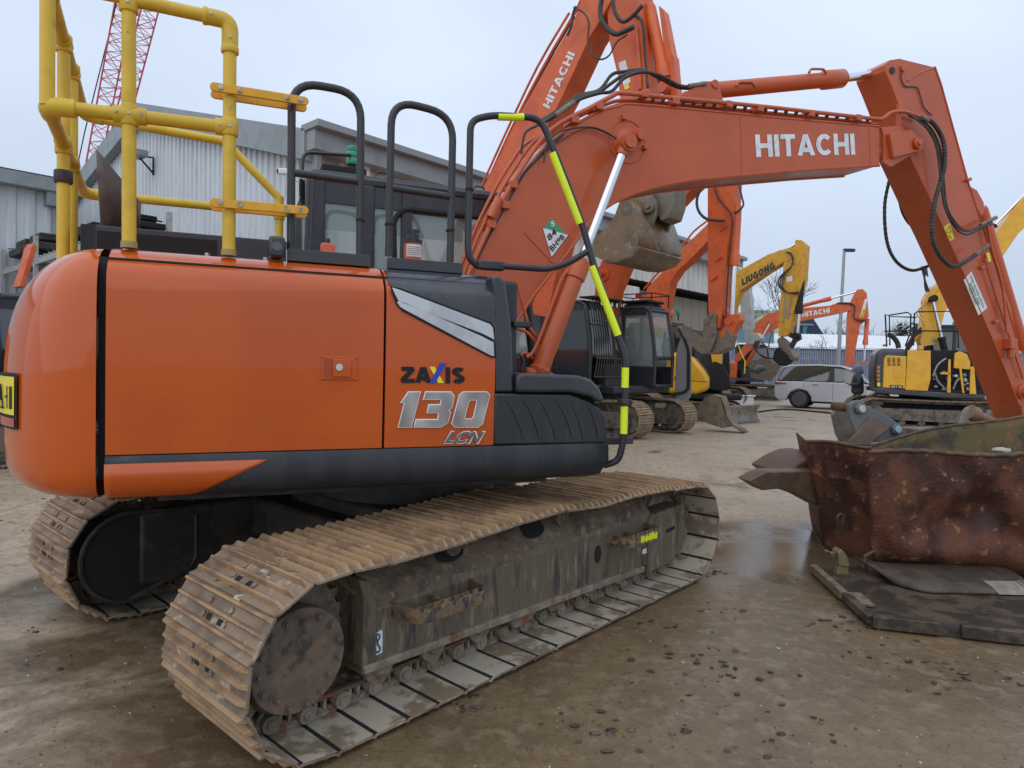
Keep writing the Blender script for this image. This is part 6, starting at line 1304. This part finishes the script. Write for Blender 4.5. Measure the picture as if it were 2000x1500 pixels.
# blade below the skip
F4q = Frame(3.0, 4.9, 0)
e4 = thing('digger_bucket', 'low curved steel bucket with pale worn edge lying under the dented skip', 'bucket', F4q)
GBL = mat('grey_blade', (.085, .065, .045), (.05, .038, .03), rough=.6, scale=5, bump=.4, bscale=40); PALE = mat('pale_steel', (.27, .25, .20), (.20, .18, .14), rough=.5, scale=12)
pf_ = [(4.515, .050), (4.525, .066), (4.56, .088), (4.63, .108), (4.73, .124), (4.90, .135)]
def e4pt(t, k):
    Y, z = pf_[k]; x = 2.62+t*1.05+.10*(1-t)*(1-k/5)-.03*t*(k/5); Y += .16*max(0, 1-t*6)**2+.14*max(0, t*6-5)**2; return V((x, Y, z))-F4q.o
mb = MB(); mb.grid([[e4pt(i/24, k) for k in range(6)] for i in range(25)]); mb.build('shell', GBL, e4, solid=.012, smooth=60)
mb = MB(); mb.grid([[e4pt(.64+.34*i/8, k)+V((0, -.009, .004)) for k in range(4)] for i in range(9)]); mb.build('worn_edge', PALE, e4, smooth=60)
# plate with a broken wooden edge
gp = thing('steel_plate', 'dark muddy steel plate with raised edge lying under the skips', 'plate', loc=(2.6, 4.7, 0)); O5 = V((2.6, 4.7, 0))
a1, a2, a3, a4 = gpt(1588, 1122), gpt(1702, 1228), gpt(2060, 1268), gpt(2040, 1150); a5 = V((a4.x, 5.35, 0)); a6 = V((a1.x+.42, a1.y+.10, 0))
pg = [a1, a2, a3, a4, a5, a6]; mb = MB(); lo_ = [p-O5+V((0, 0, .005)) for p in pg]; hi_ = [p-O5+V((0, 0, .045)) for p in pg]; n = 6
mb.add(lo_+hi_, [tuple(range(n)), tuple(range(2*n-1, n-1, -1))]+[(i, (i+1) % n, (i+1) % n+n, i+n) for i in range(n)])
gp0 = mb.build('plate', mat('plate_mud', (.035, .026, .019), (.10, .072, .048), rough=.5, scale=6, bump=.6, bscale=30), gp)
def beam(a, b, w, h, z, mt, nm, off=V((0, 0, 0))):
    a = a-O5+off; b = b-O5+off; d = (b-a); nn = V((-d.y, d.x, 0)).normalized(); mb = MB(); mb.obox((a+b)/2+V((0, 0, z+h/2)), d/2, nn*w/2, (0, 0, h/2)); return mb.build(nm, mt, gp, bevel=.006)
WD = mat('old_timber', (.20, .14, .085), (.11, .08, .055), rough=.8, scale=14, stretch=(1, 1, 6), bump=.5)
beam(a1, a1.lerp(a2, .58), .05, .06, .02, WD, 'edge_timber'); beam(a1.lerp(a2, .62), a2, .06, .05, .03, MATS['plate_mud'], 'edge_strip'); beam(a2, a3.lerp(a2, .62), .05, .075, .01, MATS['plate_mud'], 'edge_strip'); beam(a3.lerp(a2, .5), a3, .05, .075, .01, MATS['plate_mud'], 'edge_strip')
beam(a2.lerp(a1, .1), a2.lerp(a1, .32), .10, .02, .05, WD, 'timber_board', V((.08, .12, 0)))
# brass coloured bracket standing on the plate
FB_ = Frame(2.45, 4.95, 0)
br = thing('steel_bracket', 'dull yellow steel bracket standing upright on the plate corner', 'bracket', FB_)
BRM = mat('bracket_yellow', (.22, .17, .08), (.14, .11, .06), rough=.5, scale=12, metal=.3)
PRM(br, 'foot', FB_, -.03, .03, [(1630, 1158), (1634, 1120), (1640, 1102), (1656, 1102), (1662, 1130), (1650, 1160)], BRM, .006)
PRM(br, 'clevis', FB_, -.05, .05, [(1638, 1104), (1637, 1080), (1644, 1073), (1650, 1080), (1657, 1090), (1660, 1108)], BRM, .006); PRM(br, 'link', FB_, -.015, .015, [(1620, 1078), (1640, 1080), (1652, 1086), (1640, 1092), (1624, 1086)], BRM, .003)
# scrap bits
for i, (x, y, Y, m_) in enumerate(((1870, 1152, 4.63, BRM), (1795, 1150, 4.66, BRM))):
    p = wp(x, y, Y); mb = MB(); rs = random.getstate(); random.seed(i); mb.blob((0, 0, 0), .05, 6, .35, (1.2, .8, .7)); random.setstate(rs); o = mb.build('mud_lump', m_, None, loc=p); tag(o, ('yellowish clod of dirt wedged under the skip, the right of two', 'yellowish clod of dirt wedged under the skip, the left of two')[i], 'clod', 'clods under the skip')
p = wp(1958, 880, 5.4); mb = MB(); rs = random.getstate(); random.seed(3); mb.blob((0, 0, 0), .04, 6, .3, (1.6, 1, .7)); random.setstate(rs); o = mb.build('stone', MATS['stone'], None, loc=p); tag(o, 'pale stone lying on scrap inside the rusty skip', 'stone')
bxp = gpt(1445, 792); bx_ = thing('plastic_crate', 'pale battered crate on the yard between the dozer blade and the silver car', 'crate', loc=(bxp.x, bxp.y, 0))
mb = MB(); mb.box(-.5, .5, -.3, .3, 0, .42); mb.box(-.56, .56, -.36, .36, .40, .47); mb.build('box', WH, bx_, bevel=.03); mb = MB(); mb.box(-.3, .2, -.2, .2, .47, .62); mb.build('contents', DK, bx_, bevel=.03)
# cables lying near the car
mb = MB(); pts = [gpt(*q) for q in ((1480, 806), (1530, 801), (1600, 806), (1660, 812), (1700, 808))]; mb.tube([V((p.x, p.y, .03)) for p in smooth_path(pts, 5)], .03, 6); o = mb.build('ground_cable', BLK, None); tag(o, 'dark cable lying on the yard in front of the silver car', 'cable')
# ================================================================== buildings, racking, crane, fence, trees
CLAD = mat('cladding_grey', (.62, .66, .69), (.55, .59, .62), rough=.45, scale=.8, lo=.4, hi=.6, c3=(.46, .48, .47), s3=2.5, lo3=.58, hi3=.7, stretch=(3, 3, .3))
CLW = mat('cladding_white', (.74, .73, .70), (.62, .60, .56), rough=.55, scale=1.2, stretch=(3, 3, .3), c3=(.30, .26, .22), s3=3, lo3=.62, hi3=.72)
TRM = mat('trim_grey', (.27, .30, .31), (.23, .255, .265), rough=.5, scale=2)
def corr(par, name, p0, p1, zb, zt, mt, pitch=.32, depth=.045, out=None):
    """profiled sheet between two ground points; zb, zt are functions of the distance"""
    p0 = V((*p0, 0)); p1 = V((*p1, 0)); d = p1-p0; L_ = d.length; d.normalize(); nn = V((d.y, -d.x, 0)) if out is None else V(out)
    mb = MB(); lo, hi = [], []; t = 0; prof = ((0, 0), (.45, 0), (.55, 1), (.9, 1), (1.0, 0))
    ts = []
    while t < L_:
        for q, h in prof[:-1]: 
            if t+q*pitch <= L_: ts.append((t+q*pitch, h))
        t += pitch
    ts.append((L_, 0))
    for t, h in ts:
        p = p0+d*t+nn*(h*depth); lo.append(p+V((0, 0, zb(t)))); hi.append(p+V((0, 0, zt(t))))
    mb.grid([lo, hi]); return mb.build(name, mt, par, smooth=0)
fB = V((.74, -.67, 0)).normalized(); lB = V((.67, .74, 0)).normalized()
K0 = V((-4.66, 15.5, 0))
shed = thing('warehouse', 'grey corrugated metal warehouse with sloping roof edge behind the excavators', 'building')
gz_ = lambda w: 6.45+3.1*w/10.4 if w <= 10.4 else 9.55-(w-10.4)*.22
mb = MB()
g0 = K0; g1 = K0-fB*26
corr(shed, 'gable_wall', (g1.x, g1.y), (g0.x, g0.y), lambda t: 0, lambda t: gz_(26-t)-.25, CLAD, .30, .05)
L2 = 22.3; e1 = K0+lB*L2
Bay0, Bay1 = 13.2, 21.9
corr(shed, 'side_wall', (K0.x, K0.y), ((K0+lB*Bay0).x, (K0+lB*Bay0).y), lambda t: 0, lambda t: 6.35, CLW, .42, .06)
corr(shed, 'side_wall', ((K0+lB*Bay0).x, (K0+lB*Bay0).y), ((K0+lB*Bay1).x, (K0+lB*Bay1).y), lambda t: 4.9, lambda t: 6.35, CLW, .42, .06)
corr(shed, 'side_wall', ((K0+lB*Bay1).x, (K0+lB*Bay1).y), (e1.x, e1.y), lambda t: 0, lambda t: 6.35, CLAD, .42, .06)
inn_ = K0+lB*Bay0-fB*5; 
mb = MB(); q = [K0+lB*Bay0, K0+lB*Bay0-fB*6, K0+lB*Bay1-fB*6, K0+lB*Bay1]
for a, b in zip(q[:-1], q[1:]): mb.add([a, b, b+V((0, 0, 5.0)), a+V((0, 0, 5.0))], [(0, 1, 2, 3)])
mb.add([p+V((0, 0, 5.0)) for p in q], [(0, 1, 2, 3)]); mb.build('loading_bay', mat('bay_brown', (.16, .14, .12), (.12, .10, .09), rough=.8, scale=2), shed)
corr(shed, 'bay_door', ((K0+lB*(Bay0+.5)-fB*.7).x, (K0+lB*(Bay0+.5)-fB*.7).y), ((K0+lB*(Bay1-.6)-fB*.7).x, (K0+lB*(Bay1-.6)-fB*.7).y), lambda t: 0, lambda t: 4.7, mat('bay_sheet', (.36, .33, .27), rough=.8), .8, .05)
mb = MB(); c = K0+lB*(Bay0+.1); mb.obox(c+fB*.08+V((0, 0, 2.3)), lB*.55, fB*.1, (0, 0, 2.3)); mb.build('door_post', CLW, shed, bevel=.02)
# eaves, barge boards, gutter
def strip(par, nm, a, b, outv, w, h, mt):
    mb = MB(); d = (b-a); mb.obox((a+b)/2+outv*w*.5, d/2, outv*w/2, V((0, 0, h/2))); return mb.build(nm, mt, par, bevel=.015)
strip(shed, 'eaves', K0+V((0, 0, 6.45))-lB*.3, e1+V((0, 0, 6.45)), fB, .55, .50, TRM)
strip(shed, 'gutter', K0+V((0, 0, 6.72))-lB*.35+fB*.05, e1+V((0, 0, 6.72))+fB*.05, fB, .7, .16, mat('gutter', (.26, .28, .29), rough=.5))
mb = MB()
pts = [(w, gz_(w)) for w in (-.2, 2, 4, 6, 8, 10.4, 14, 18, 22, 26)]
vs = []
for w, z in pts:
    p = K0-fB*w
    vs += [p-lB*.35+V((0, 0, z+.30)), p-lB*.35+V((0, 0, z-.38)), p+lB*.2+V((0, 0, z-.38)), p+lB*.2+V((0, 0, z+.30))]
fs = []
for i in range(len(pts)-1):
    for k in range(4): fs.append((i*4+k, i*4+(k+1) % 4, i*4+4+(k+1) % 4, i*4+4+k))
fs += [(0, 1, 2, 3)]; mb.add(vs, fs); mb.build('barge_board', TRM, shed, smooth=0)
mb = MB(); 
for w0, w1 in zip(pts[:-1], pts[1:]):
    a, b = K0-fB*w0[0]+V((0, 0, w0[1]+.2)), K0-fB*w1[0]+V((0, 0, w1[1]+.2)); mb.add([a, b, b+lB*22.3, a+lB*22.3], [(0, 1, 2, 3)])
mb.build('roof', TRM, shed, smooth=0)
corr(shed, 'end_wall', (e1.x, e1.y), ((e1-fB*26).x, (e1-fB*26).y), lambda t: 0, lambda t: gz_(t)-.2, CLAD, .42, .06)
mb = MB(); c = K0-lB*.06; mb.obox(c+V((0, 0, 3.15)), fB*.35, lB*.08, (0, 0, 3.15)); mb.obox(K0+fB*.06+lB*.3+V((0, 0, 3.4)), lB*.32, fB*.06, (0, 0, 3.4)); mb.build('corner_flashing', TRM, shed, bevel=.02)
mb = MB(); c = K0+fB*.2+lB*1.3; mb.cyl(c, c+V((0, 0, 6.2)), .11, n=14); mb.build('downpipe', WH, shed, smooth=50)
# second shed on the left
sh2 = thing('warehouse', 'lower grey corrugated shed with dark gutter at the far left edge', 'building')
E0 = V((-15.0, 22.0, 0)); E1 = E0-lB*22
corr(sh2, 'side_wall', (E1.x, E1.y), (E0.x, E0.y), lambda t: 0, lambda t: 6.8, CLAD, .5, .06); corr(sh2, 'end_wall', (E0.x, E0.y), ((E0-fB*10).x, (E0-fB*10).y), lambda t: 0, lambda t: 6.8, CLAD, .5, .06)
strip(sh2, 'gutter', E1+V((0, 0, 6.95)), E0+V((0, 0, 6.95))+lB*.3, fB, .5, .42, TRM)
mb = MB(); a, b = E1+V((0, 0, 7.2)), E0+V((0, 0, 7.2))+lB*.3; mb.add([a+fB*.5, b+fB*.5, b-fB*8+V((0, 0, 1.2)), a-fB*8+V((0, 0, 1.2))], [(0, 1, 2, 3)]); mb.build('roof', TRM, sh2, smooth=0)
mb = MB(); c = E0+fB*.1; mb.cyl(c, c+V((0, 0, 6.7)), .12); mb.obox(c+V((0, 0, 6.6)), fB*.3, lB*.3, (0, 0, .3)); mb.build('downpipe', TRM, sh2)
# wall lights and cameras on the gable
def gpoint(w, z, out=.0): return K0-fB*w-lB*out+V((0, 0, z))
fl = thing('flood_light', 'grey flood light on a black bracket high on the gable wall', 'light', loc=gpoint(9.3, 7.9, .1), rz=0)
mb = MB(); mb.obox(-lB*.45+V((0, 0, .0)), fB*.32, lB*.2, V((0, 0, .10))); mb.build('lamp_housing', GRY, fl, bevel=.03)
mb = MB(); mb.tube([V((0, 0, -.55)), V((0, 0, .0)), -lB*.5+V((0, 0, -.05))], .035, 6); mb.tube([V((0, 0, -.5)), -lB*.4+V((0, 0, -.1))], .03, 6); mb.build('bracket', BLK, fl)
p = wp(562, 336, 14.2)
cc = thing('security_camera', 'white security camera on the warehouse corner, left of the black handrails', 'camera', loc=p)
mb = MB(); dvec = V((-.8, -.5, -.08)).normalized(); mb.obox((0, 0, 0), dvec*.20, dvec.cross(V((0, 0, 1))).normalized()*.065, (0, 0, .06)); hs_ = mb.build('housing', WH, cc, bevel=.02)
mb = MB(); mb.cyl(dvec*.2, dvec*.215, .045, n=16); mb.build('lens', BLK, hs_); mb = MB(); mb.tube([V((.1, .06, -.05)), V((.15, .1, -.14)), V((.4, .35, -.14))], .025, 6); mb.build('bracket', WH, cc)
# racking in front of the gable
rk = thing('pallet_rack', 'galvanised pallet rack with sloping steel beams in front of the corrugated gable', 'rack')
GV = mat('rack_grey', (.42, .43, .42), (.33, .34, .33), rough=.5, metal=.2, scale=12)
R0 = K0-lB*2.4-fB*1.4
zr = 4.05
def rp(w, z, o=0): return R0-fB*w-lB*o+V((0, 0, z))
for w in (.5, 3.6, 6.7, 10.5):
    for o in (0, 1.1): mb = MB(); mb.obox(rp(w, zr/2+.4, o), fB*.06, lB*.05, (0, 0, zr/2+.3)); mb.build('upright', GV, rk)
for z in (zr, zr-1.5, 1.2):
    for o in (0, 1.1): mb = MB(); mb.obox((rp(0, z, o)+rp(11, z, o))/2, (rp(11, z, o)-rp(0, z, o))/2, lB*.03, (0, 0, .08)); mb.build('beam', GV, rk)
    for k in range(26): mb = MB(); a = rp(.2+k*.42, z+.1, -.05); b = rp(.2+k*.42, z+.1, 1.15); mb.obox((a+b)/2, (b-a)/2, fB*.06, (0, 0, .015)); mb.build('deck_slat', GV, rk)
def crate(w, z, o, sx, sy, sz, label, mt=BLK):
    c = thing('machine_guard', label, 'guard panel', loc=rp(w, z, o), group='spare parts stacked on the rack'); mb = MB(); mb.obox((0, 0, sz/2), fB*sx, lB*sy, (0, 0, sz*.12)); mb.obox((0, 0, sz*.8), fB*sx*.8, lB*sy*.7, fB*.03+V((0, 0, sz*.12))); mb.obox((0, 0, .06), fB*sx*.9, lB*sy*.9, (0, 0, .05)); mb.build('panel', mt, c, bevel=.03)
    mb = MB()
    for s_ in (-1, 1): mb.tube([fB*sx*s_*1.1+V((0, 0, .1)), fB*sx*s_*1.15-lB*sy+V((0, 0, sz*.7)), fB*sx*s_*.6+lB*sy+V((0, 0, sz*.8))], .02, 5)
    mb.build('frame', mt, c)
crate(1.4, zr+.1, .5, .8, .5, .55, 'black cab guard stacked on the rack top, nearest the black handrails'); crate(3.6, zr+.1, .5, .9, .5, .6, 'black cab guard frame on the rack top behind the second yellow post')
for i, (w, z) in enumerate(((8.0, zr+.1), (9.6, zr+.1), (8.2, zr-1.4), (10.2, zr-1.4), (5.0, zr-1.4), (2.0, zr-1.4))):
    crate(w, z, .5, .7, .5, .9 if i < 2 else .8, ('dark mesh panels stacked on the rack top beside the exhaust stack', 'dark mesh panels on the rack top at its left end', 'dark spare parts on the middle shelf, behind the left yellow posts', 'dark spare parts at the left end of the middle shelf', 'dark spare parts on the middle shelf behind the exhaust', 'dark spare parts on the middle shelf behind the second yellow post')[i], DK)
# red lattice crane
cr_ = thing('lattice_crane', 'red lattice crane jib leaning against the sky behind the yellow rail', 'crane')
RC = mat('crane_red', (.50, .07, .09), rough=.5)
Yc = 62
A_ = [wp(166, 330, Yc), wp(200, 330, Yc)]; B_ = [wp(236, -60, Yc), wp(294, -60, Yc)]
Lc_ = [A_[0], A_[1], A_[1]+V((0, 2, 0)), A_[0]+V((0, 2, 0))]; Uc_ = [B_[0], B_[1], B_[1]+V((0, 2.6, 0)), B_[0]+V((0, 2.6, 0))]
mb = MB()
for a, b in zip(Lc_, Uc_): mb.tube([a-(b-a)*.5, b], .075, 6)
mb.build('jib_chords', RC, cr_, smooth=40)
nb = 22; mb = MB()
for k in range(-8, nb):
    t0, t1 = k/nb, (k+1)/nb
    for i in range(4):
        j = (i+1) % 4; a, b = Lc_[i].lerp(Uc_[i], t0), Lc_[j].lerp(Uc_[j], t1); 
        if k % 2: a, b = Lc_[j].lerp(Uc_[j], t0), Lc_[i].lerp(Uc_[i], t1)
        mb.tube([a, b], .035, 4); 
        mb.tube([Lc_[i].lerp(Uc_[i], t0), Lc_[j].lerp(Uc_[j], t0)], .03, 4)
mb.build('lattice', RC, cr_)
mb = MB(); mb.tube([wp(238, -40, Yc), wp(216, 55, Yc), wp(166, 255, Yc), wp(150, 330, Yc)], .05, 4); mb.build('stay_cable', BLK, cr_)
# fence, far sheds, lamp
fe = thing('palisade_fence', 'grey steel palisade fence of pointed pales in front of the blue and white shed', 'fence')
Yf = 46; PL = mat('pale_steel_grey', (.27, .30, .32), (.21, .23, .25), rough=.5, metal=.4, scale=3)
mb = MB(); x = 14.0
while x < 42: mb.prism([(x, .1), (x+.10, .1), (x+.10, 2.9), (x+.05, 3.1), (x, 2.9)], Yf, Yf+.03); x += .155
mb.build('pales', PL, fe, smooth=0)
mb = MB(); mb.box(14, 42, Yf+.03, Yf+.09, .5, .58); mb.box(14, 42, Yf+.03, Yf+.09, 2.4, 2.48); mb.build('rails', PL, fe)
for k in range(11): mb = MB(); mb.box(14+k*2.75, 14.15+k*2.75, Yf+.05, Yf+.2, 0, 3.2); mb.build('post', PL, fe)
ws_ = thing('warehouse', 'long low shed with white corrugated roof and blue walls beyond the fence', 'building')
WR = mat('roof_white', (.74, .76, .78), (.68, .70, .72), rough=.6, scale=.5); BW = mat('wall_blue', (.03, .09, .33), (.025, .07, .27), rough=.6, scale=.6)
mb = MB(); mb.box(16, 70, 78, 110, 0, 4.3); mb.build('wall', BW, ws_)
mb = MB(); rows = []; x = 15.5
while x < 70: rows += [[V((x, 77.5, 4.4)), V((x, 90, 6.6))], [V((x+.35, 77.5, 4.34)), V((x+.35, 90, 6.54))]]; x += .5
mb.grid(rows); mb.add([(15.5, 77.5, 4.2), (70, 77.5, 4.2), (70, 77.5, 4.42), (15.5, 77.5, 4.42)], [(0, 1, 2, 3)]); mb.build('roof', WR, ws_, smooth=0)
for i, (x0, x1, y0, z, mt, lb, ap) in enumerate(((41.3, 46.6, 100, 9.6, mat('navy_clad', (.02, .03, .07), (.03, .04, .09), rough=.5), 'dark navy gabled building behind the far orange boom', 1.6), (31.4, 36.0, 90, 9.6, mat('lime_clad', (.42, .46, .30), (.36, .40, .26), rough=.6, scale=.4), 'pale green clad building behind the bare tree', 0), (26, 31, 80, 7.2, mat('blue_grey_clad', (.12, .20, .27), (.09, .15, .2), rough=.4), 'blue-grey building between the hanging orange arm and the pale grey arm', 0))):
    o = thing('building', lb, 'building', loc=(x0, y0, 0)); w_ = x1-x0; mb = MB()
    mb.prism([(0, 0), (w_, 0), (w_, z-ap*2.0), (w_*.58, z), (0, z-ap*.3)], 0, 15); mb.build('wall', mt, o); mb = MB(); mb.box(-.2, w_*.6, -.2, 0, z-ap*.6-.25, z-ap*.6); mb.build('eaves', TRM, o)
    if i == 0: mb = MB(); mb.prism([(w_*.33, z-3.0), (w_*.40, z-3.0), (w_*.44, z-1.4), (w_*.37, z-.9), (w_*.31, z-1.5)], -.05, 0); mb.build('emblem', mat('emblem_green', (.05, .25, .2), rough=.5), o)
lp_ = thing('street_lamp', 'tall grey lamp post with a single lantern, left of the yellow and black excavator', 'lamp', loc=(.0, 0, 0))
b0_ = wp(1637, 690, Yf-1); b1_ = wp(1649, 488, Yf-1); b0_.z = 0; mb = MB(); mb.cyl(V((b0_.x, b0_.y, 0)), b1_, .14, .09, n=12); mb.build('pole', GRY, lp_)
mb = MB(); mb.obox(b1_+V((.32, 0, -.02)), (.36, 0, .0), (0, .15, 0), (-.02, 0, .10)); mb.build('lantern', DK, lp_, bevel=.04)
# trees
BARK = mat('bark', (.10, .078, .062), (.14, .115, .095), rough=.9, scale=6)
def bare_tree(name, x, y, h, seed, label, group=None, lev=6, sp=.42, lean=0, thin=1):
    r = random.Random(seed); t = thing(name, label, 'tree', loc=(x, y, 0), group=group); tr = MB(); tw = MB()
    def grow(p, d, L_, rad, k):
        q = p+d*L_; mid = p.lerp(q, .5)+V((r.uniform(-1, 1), r.uniform(-1, 1), r.uniform(-1, 1)))*L_*.06
        (tr if k < 2 else tw).tube([p, mid, q], [rad, rad*.85, rad*.68], 5 if k < 2 else 3, cap=False)
        if k >= lev: return
        n = 2 if k < 1 else (3 if k < lev-1 else 3)
        for i in range(n):
            nd = (d+V((r.gauss(0, sp), r.gauss(0, sp), r.gauss(.06, sp*.6)))).normalized(); nd.z = abs(nd.z)*.9+.1 if k < 2 else nd.z
            grow(p.lerp(q, r.uniform(.6, 1)) if i else q, nd.normalized(), L_*r.uniform(.62, .84), rad*.62, k+1)
    grow(V((0, 0, 0)), V((lean, 0, 1)).normalized(), h*.27, h*.016*thin, 0)
    tr.build('trunk', BARK, t, smooth=60); tw.build('crown', BARK, t, smooth=0); return t
bare_tree('bare_tree', 22.2, 56, 11.5, 4, 'small leafless tree above the green building, left of the grey claw arm', lev=6)
tn = bare_tree('bare_tree', 22.5, 48, 5.0, 8, 'low leafless sapling with wide twigs beside the fence', lev=5, sp=.55)
spots = [(38+i*4.3, 108+(i*37 % 11), 10.5+(i*53 % 5)*.7, i) for i in range(13)]
sides = ['behind the vertical far orange arm', 'behind the lamp post', 'right of the lamp post', 'behind the black guard rails', 'above the yellow engine cover', 'behind the yellow boom foot', 'behind the yellow boom', 'behind the foreground arm', 'behind the foreground arm tip', 'right of the foreground arm', 'right of the arm at the frame edge', 'beyond the far yellow machine', 'at the far right of the tree line']
for (x, y, h, i), s_ in zip(spots, sides): bare_tree('bare_tree', x, y, h, 20+i, 'tall leafless tree in the far tree line, '+s_, 'leafless trees beyond the shed', lev=6, thin=.8)
def bush(name, x, y, w, h, n, seed, label, mt, leaf=.5):
    r = random.Random(seed); t = thing(name, label, 'bush', loc=(x, y, 0), group='evergreen bushes in the tree line'); mb = MB()
    for _ in range(n):
        u = r.uniform(0, 2*pi); k = r.random()**.5; zz = r.random(); p = V((cos(u)*k*w*(1-.5*zz), sin(u)*k*w*.6, h*(.05+.95*zz)*(.75+.25*sin(u*3)))); d1 = V((r.gauss(0, 1), r.gauss(0, 1), r.gauss(0, 1))).normalized(); d2 = d1.orthogonal()
        mb.add([p-d1*leaf, p+d2.normalized()*leaf*.5, p+d1*leaf, p-d2.normalized()*leaf*.5], [(0, 1, 2, 3)])
    mb.build('foliage', mt, t, smooth=0); mb = MB(); mb.cyl((0, 0, 0), (0, 0, h*.8), .2, .05); mb.build('stem', BARK, t)
EV = mat('evergreen', (.035, .05, .03), (.06, .065, .04), rough=.8, scale=1); TWG = mat('thicket', (.10, .09, .06), (.07, .07, .045), rough=.9, scale=1)
bush('evergreen_bush', 62, 105, 3.2, 9.5, 1500, 1, 'dark evergreen behind the black guard rails', EV); bush('evergreen_bush', 45, 104, 3.5, 7.5, 1300, 2, 'dull green bush behind the far orange arm', EV); bush('evergreen_bush', 53, 106, 3, 7.4, 1200, 3, 'dull green bush right of the lamp post', EV)
bush('evergreen_bush', 84, 105, 4, 8.5, 1400, 4, 'dark evergreen right of the foreground arm', EV)
r = random.Random(77); mb = MB()
for _ in range(9000):
    x = r.uniform(30, 130); p = V((x, r.uniform(106, 122), r.uniform(0, 7.2+1.2*sin(x*.7)+.8*sin(x*1.9)))); d1 = V((r.gauss(0, .5), r.gauss(0, .5), 1)).normalized()*r.uniform(.5, 1.3); s_ = V((.05, .02, 0)); mb.add([p-d1-s_, p-d1+s_, p+d1+s_*.5, p+d1-s_*.5], [(0, 1, 2, 3)])
th_ = mb.build('thicket', TWG, None, smooth=0); th_['kind'] = 'stuff'
# ================================================================== sky, sun, render settings
w = bpy.data.worlds.new("World"); sc.world = w; w.use_nodes = True; nt = w.node_tree; N = nt.nodes; L = nt.links
bg = N['Background']; sky = N.new('ShaderNodeTexSky'); sky.sky_type = 'NISHITA'; sky.sun_disc = False
SUN_EL, SUN_ROT = RAD(48), RAD(205)
sky.sun_elevation = SUN_EL; sky.sun_rotation = SUN_ROT; sky.air_density = 1.2; sky.dust_density = 3; sky.ozone_density = 1.5
tc = N.new('ShaderNodeTexCoord'); sp = N.new('ShaderNodeSeparateXYZ'); L.new(tc.outputs['Generated'], sp.inputs[0])
mr = N.new('ShaderNodeMapRange'); L.new(sp.outputs['Z'], mr.inputs['Value']); mr.inputs['From Max'].default_value = .55; mr.interpolation_type = 'SMOOTHSTEP'
g1 = N.new('ShaderNodeMix'); g1.data_type = 'RGBA'; g1.inputs[6].default_value = (5.3, 6.2, 7.7, 1); g1.inputs[7].default_value = (7.4, 8.45, 10.1, 1); L.new(mr.outputs[0], g1.inputs[0])
mp = N.new('ShaderNodeMapping'); mp.inputs['Scale'].default_value = (1, 1, 2.2); L.new(tc.outputs['Generated'], mp.inputs[0])
nz = N.new('ShaderNodeTexNoise'); nz.inputs['Scale'].default_value = 1.6; nz.inputs['Detail'].default_value = 3; L.new(mp.outputs[0], nz.inputs['Vector'])
r2 = N.new('ShaderNodeMapRange'); r2.inputs['From Min'].default_value = .35; r2.inputs['From Max'].default_value = .7; r2.inputs['To Min'].default_value = .84; r2.inputs['To Max'].default_value = 1.04; L.new(nz.outputs['Fac'], r2.inputs[0])
mu = N.new('ShaderNodeVectorMath'); mu.operation = 'SCALE'; L.new(g1.outputs[2], mu.inputs[0]); L.new(r2.outputs[0], mu.inputs['Scale'])
mx = N.new('ShaderNodeMix'); mx.data_type = 'RGBA'; mx.inputs[0].default_value = .9; L.new(sky.outputs[0], mx.inputs[6]); L.new(mu.outputs[0], mx.inputs[7])
L.new(mx.outputs[2], bg.inputs['Color']); bg.inputs['Strength'].default_value = .115
sd = bpy.data.lights.new('sun', 'SUN'); sd.energy = .95; sd.angle = RAD(110); sd.color = (1, .97, .93)
so = bpy.data.objects.new('sun', sd); COL.objects.link(so)
az = RAD(-145)  # light comes from behind the camera on the left
dirv = V((cos(SUN_EL)*sin(az), cos(SUN_EL)*cos(az), sin(SUN_EL)))
so.rotation_euler = dirv.to_track_quat('Z', 'Y').to_euler()
sky.sun_rotation = az
vs_ = sc.view_settings; vs_.view_transform = 'Standard'; vs_.look = 'None'; vs_.exposure = 0; vs_.gamma = 1; vs_.use_curve_mapping = False
sc.render.engine = 'CYCLES'; sc.cycles.max_bounces = 6; sc.cycles.transparent_max_bounces = 10
sc.render.resolution_x = 1024; sc.render.resolution_y = 768
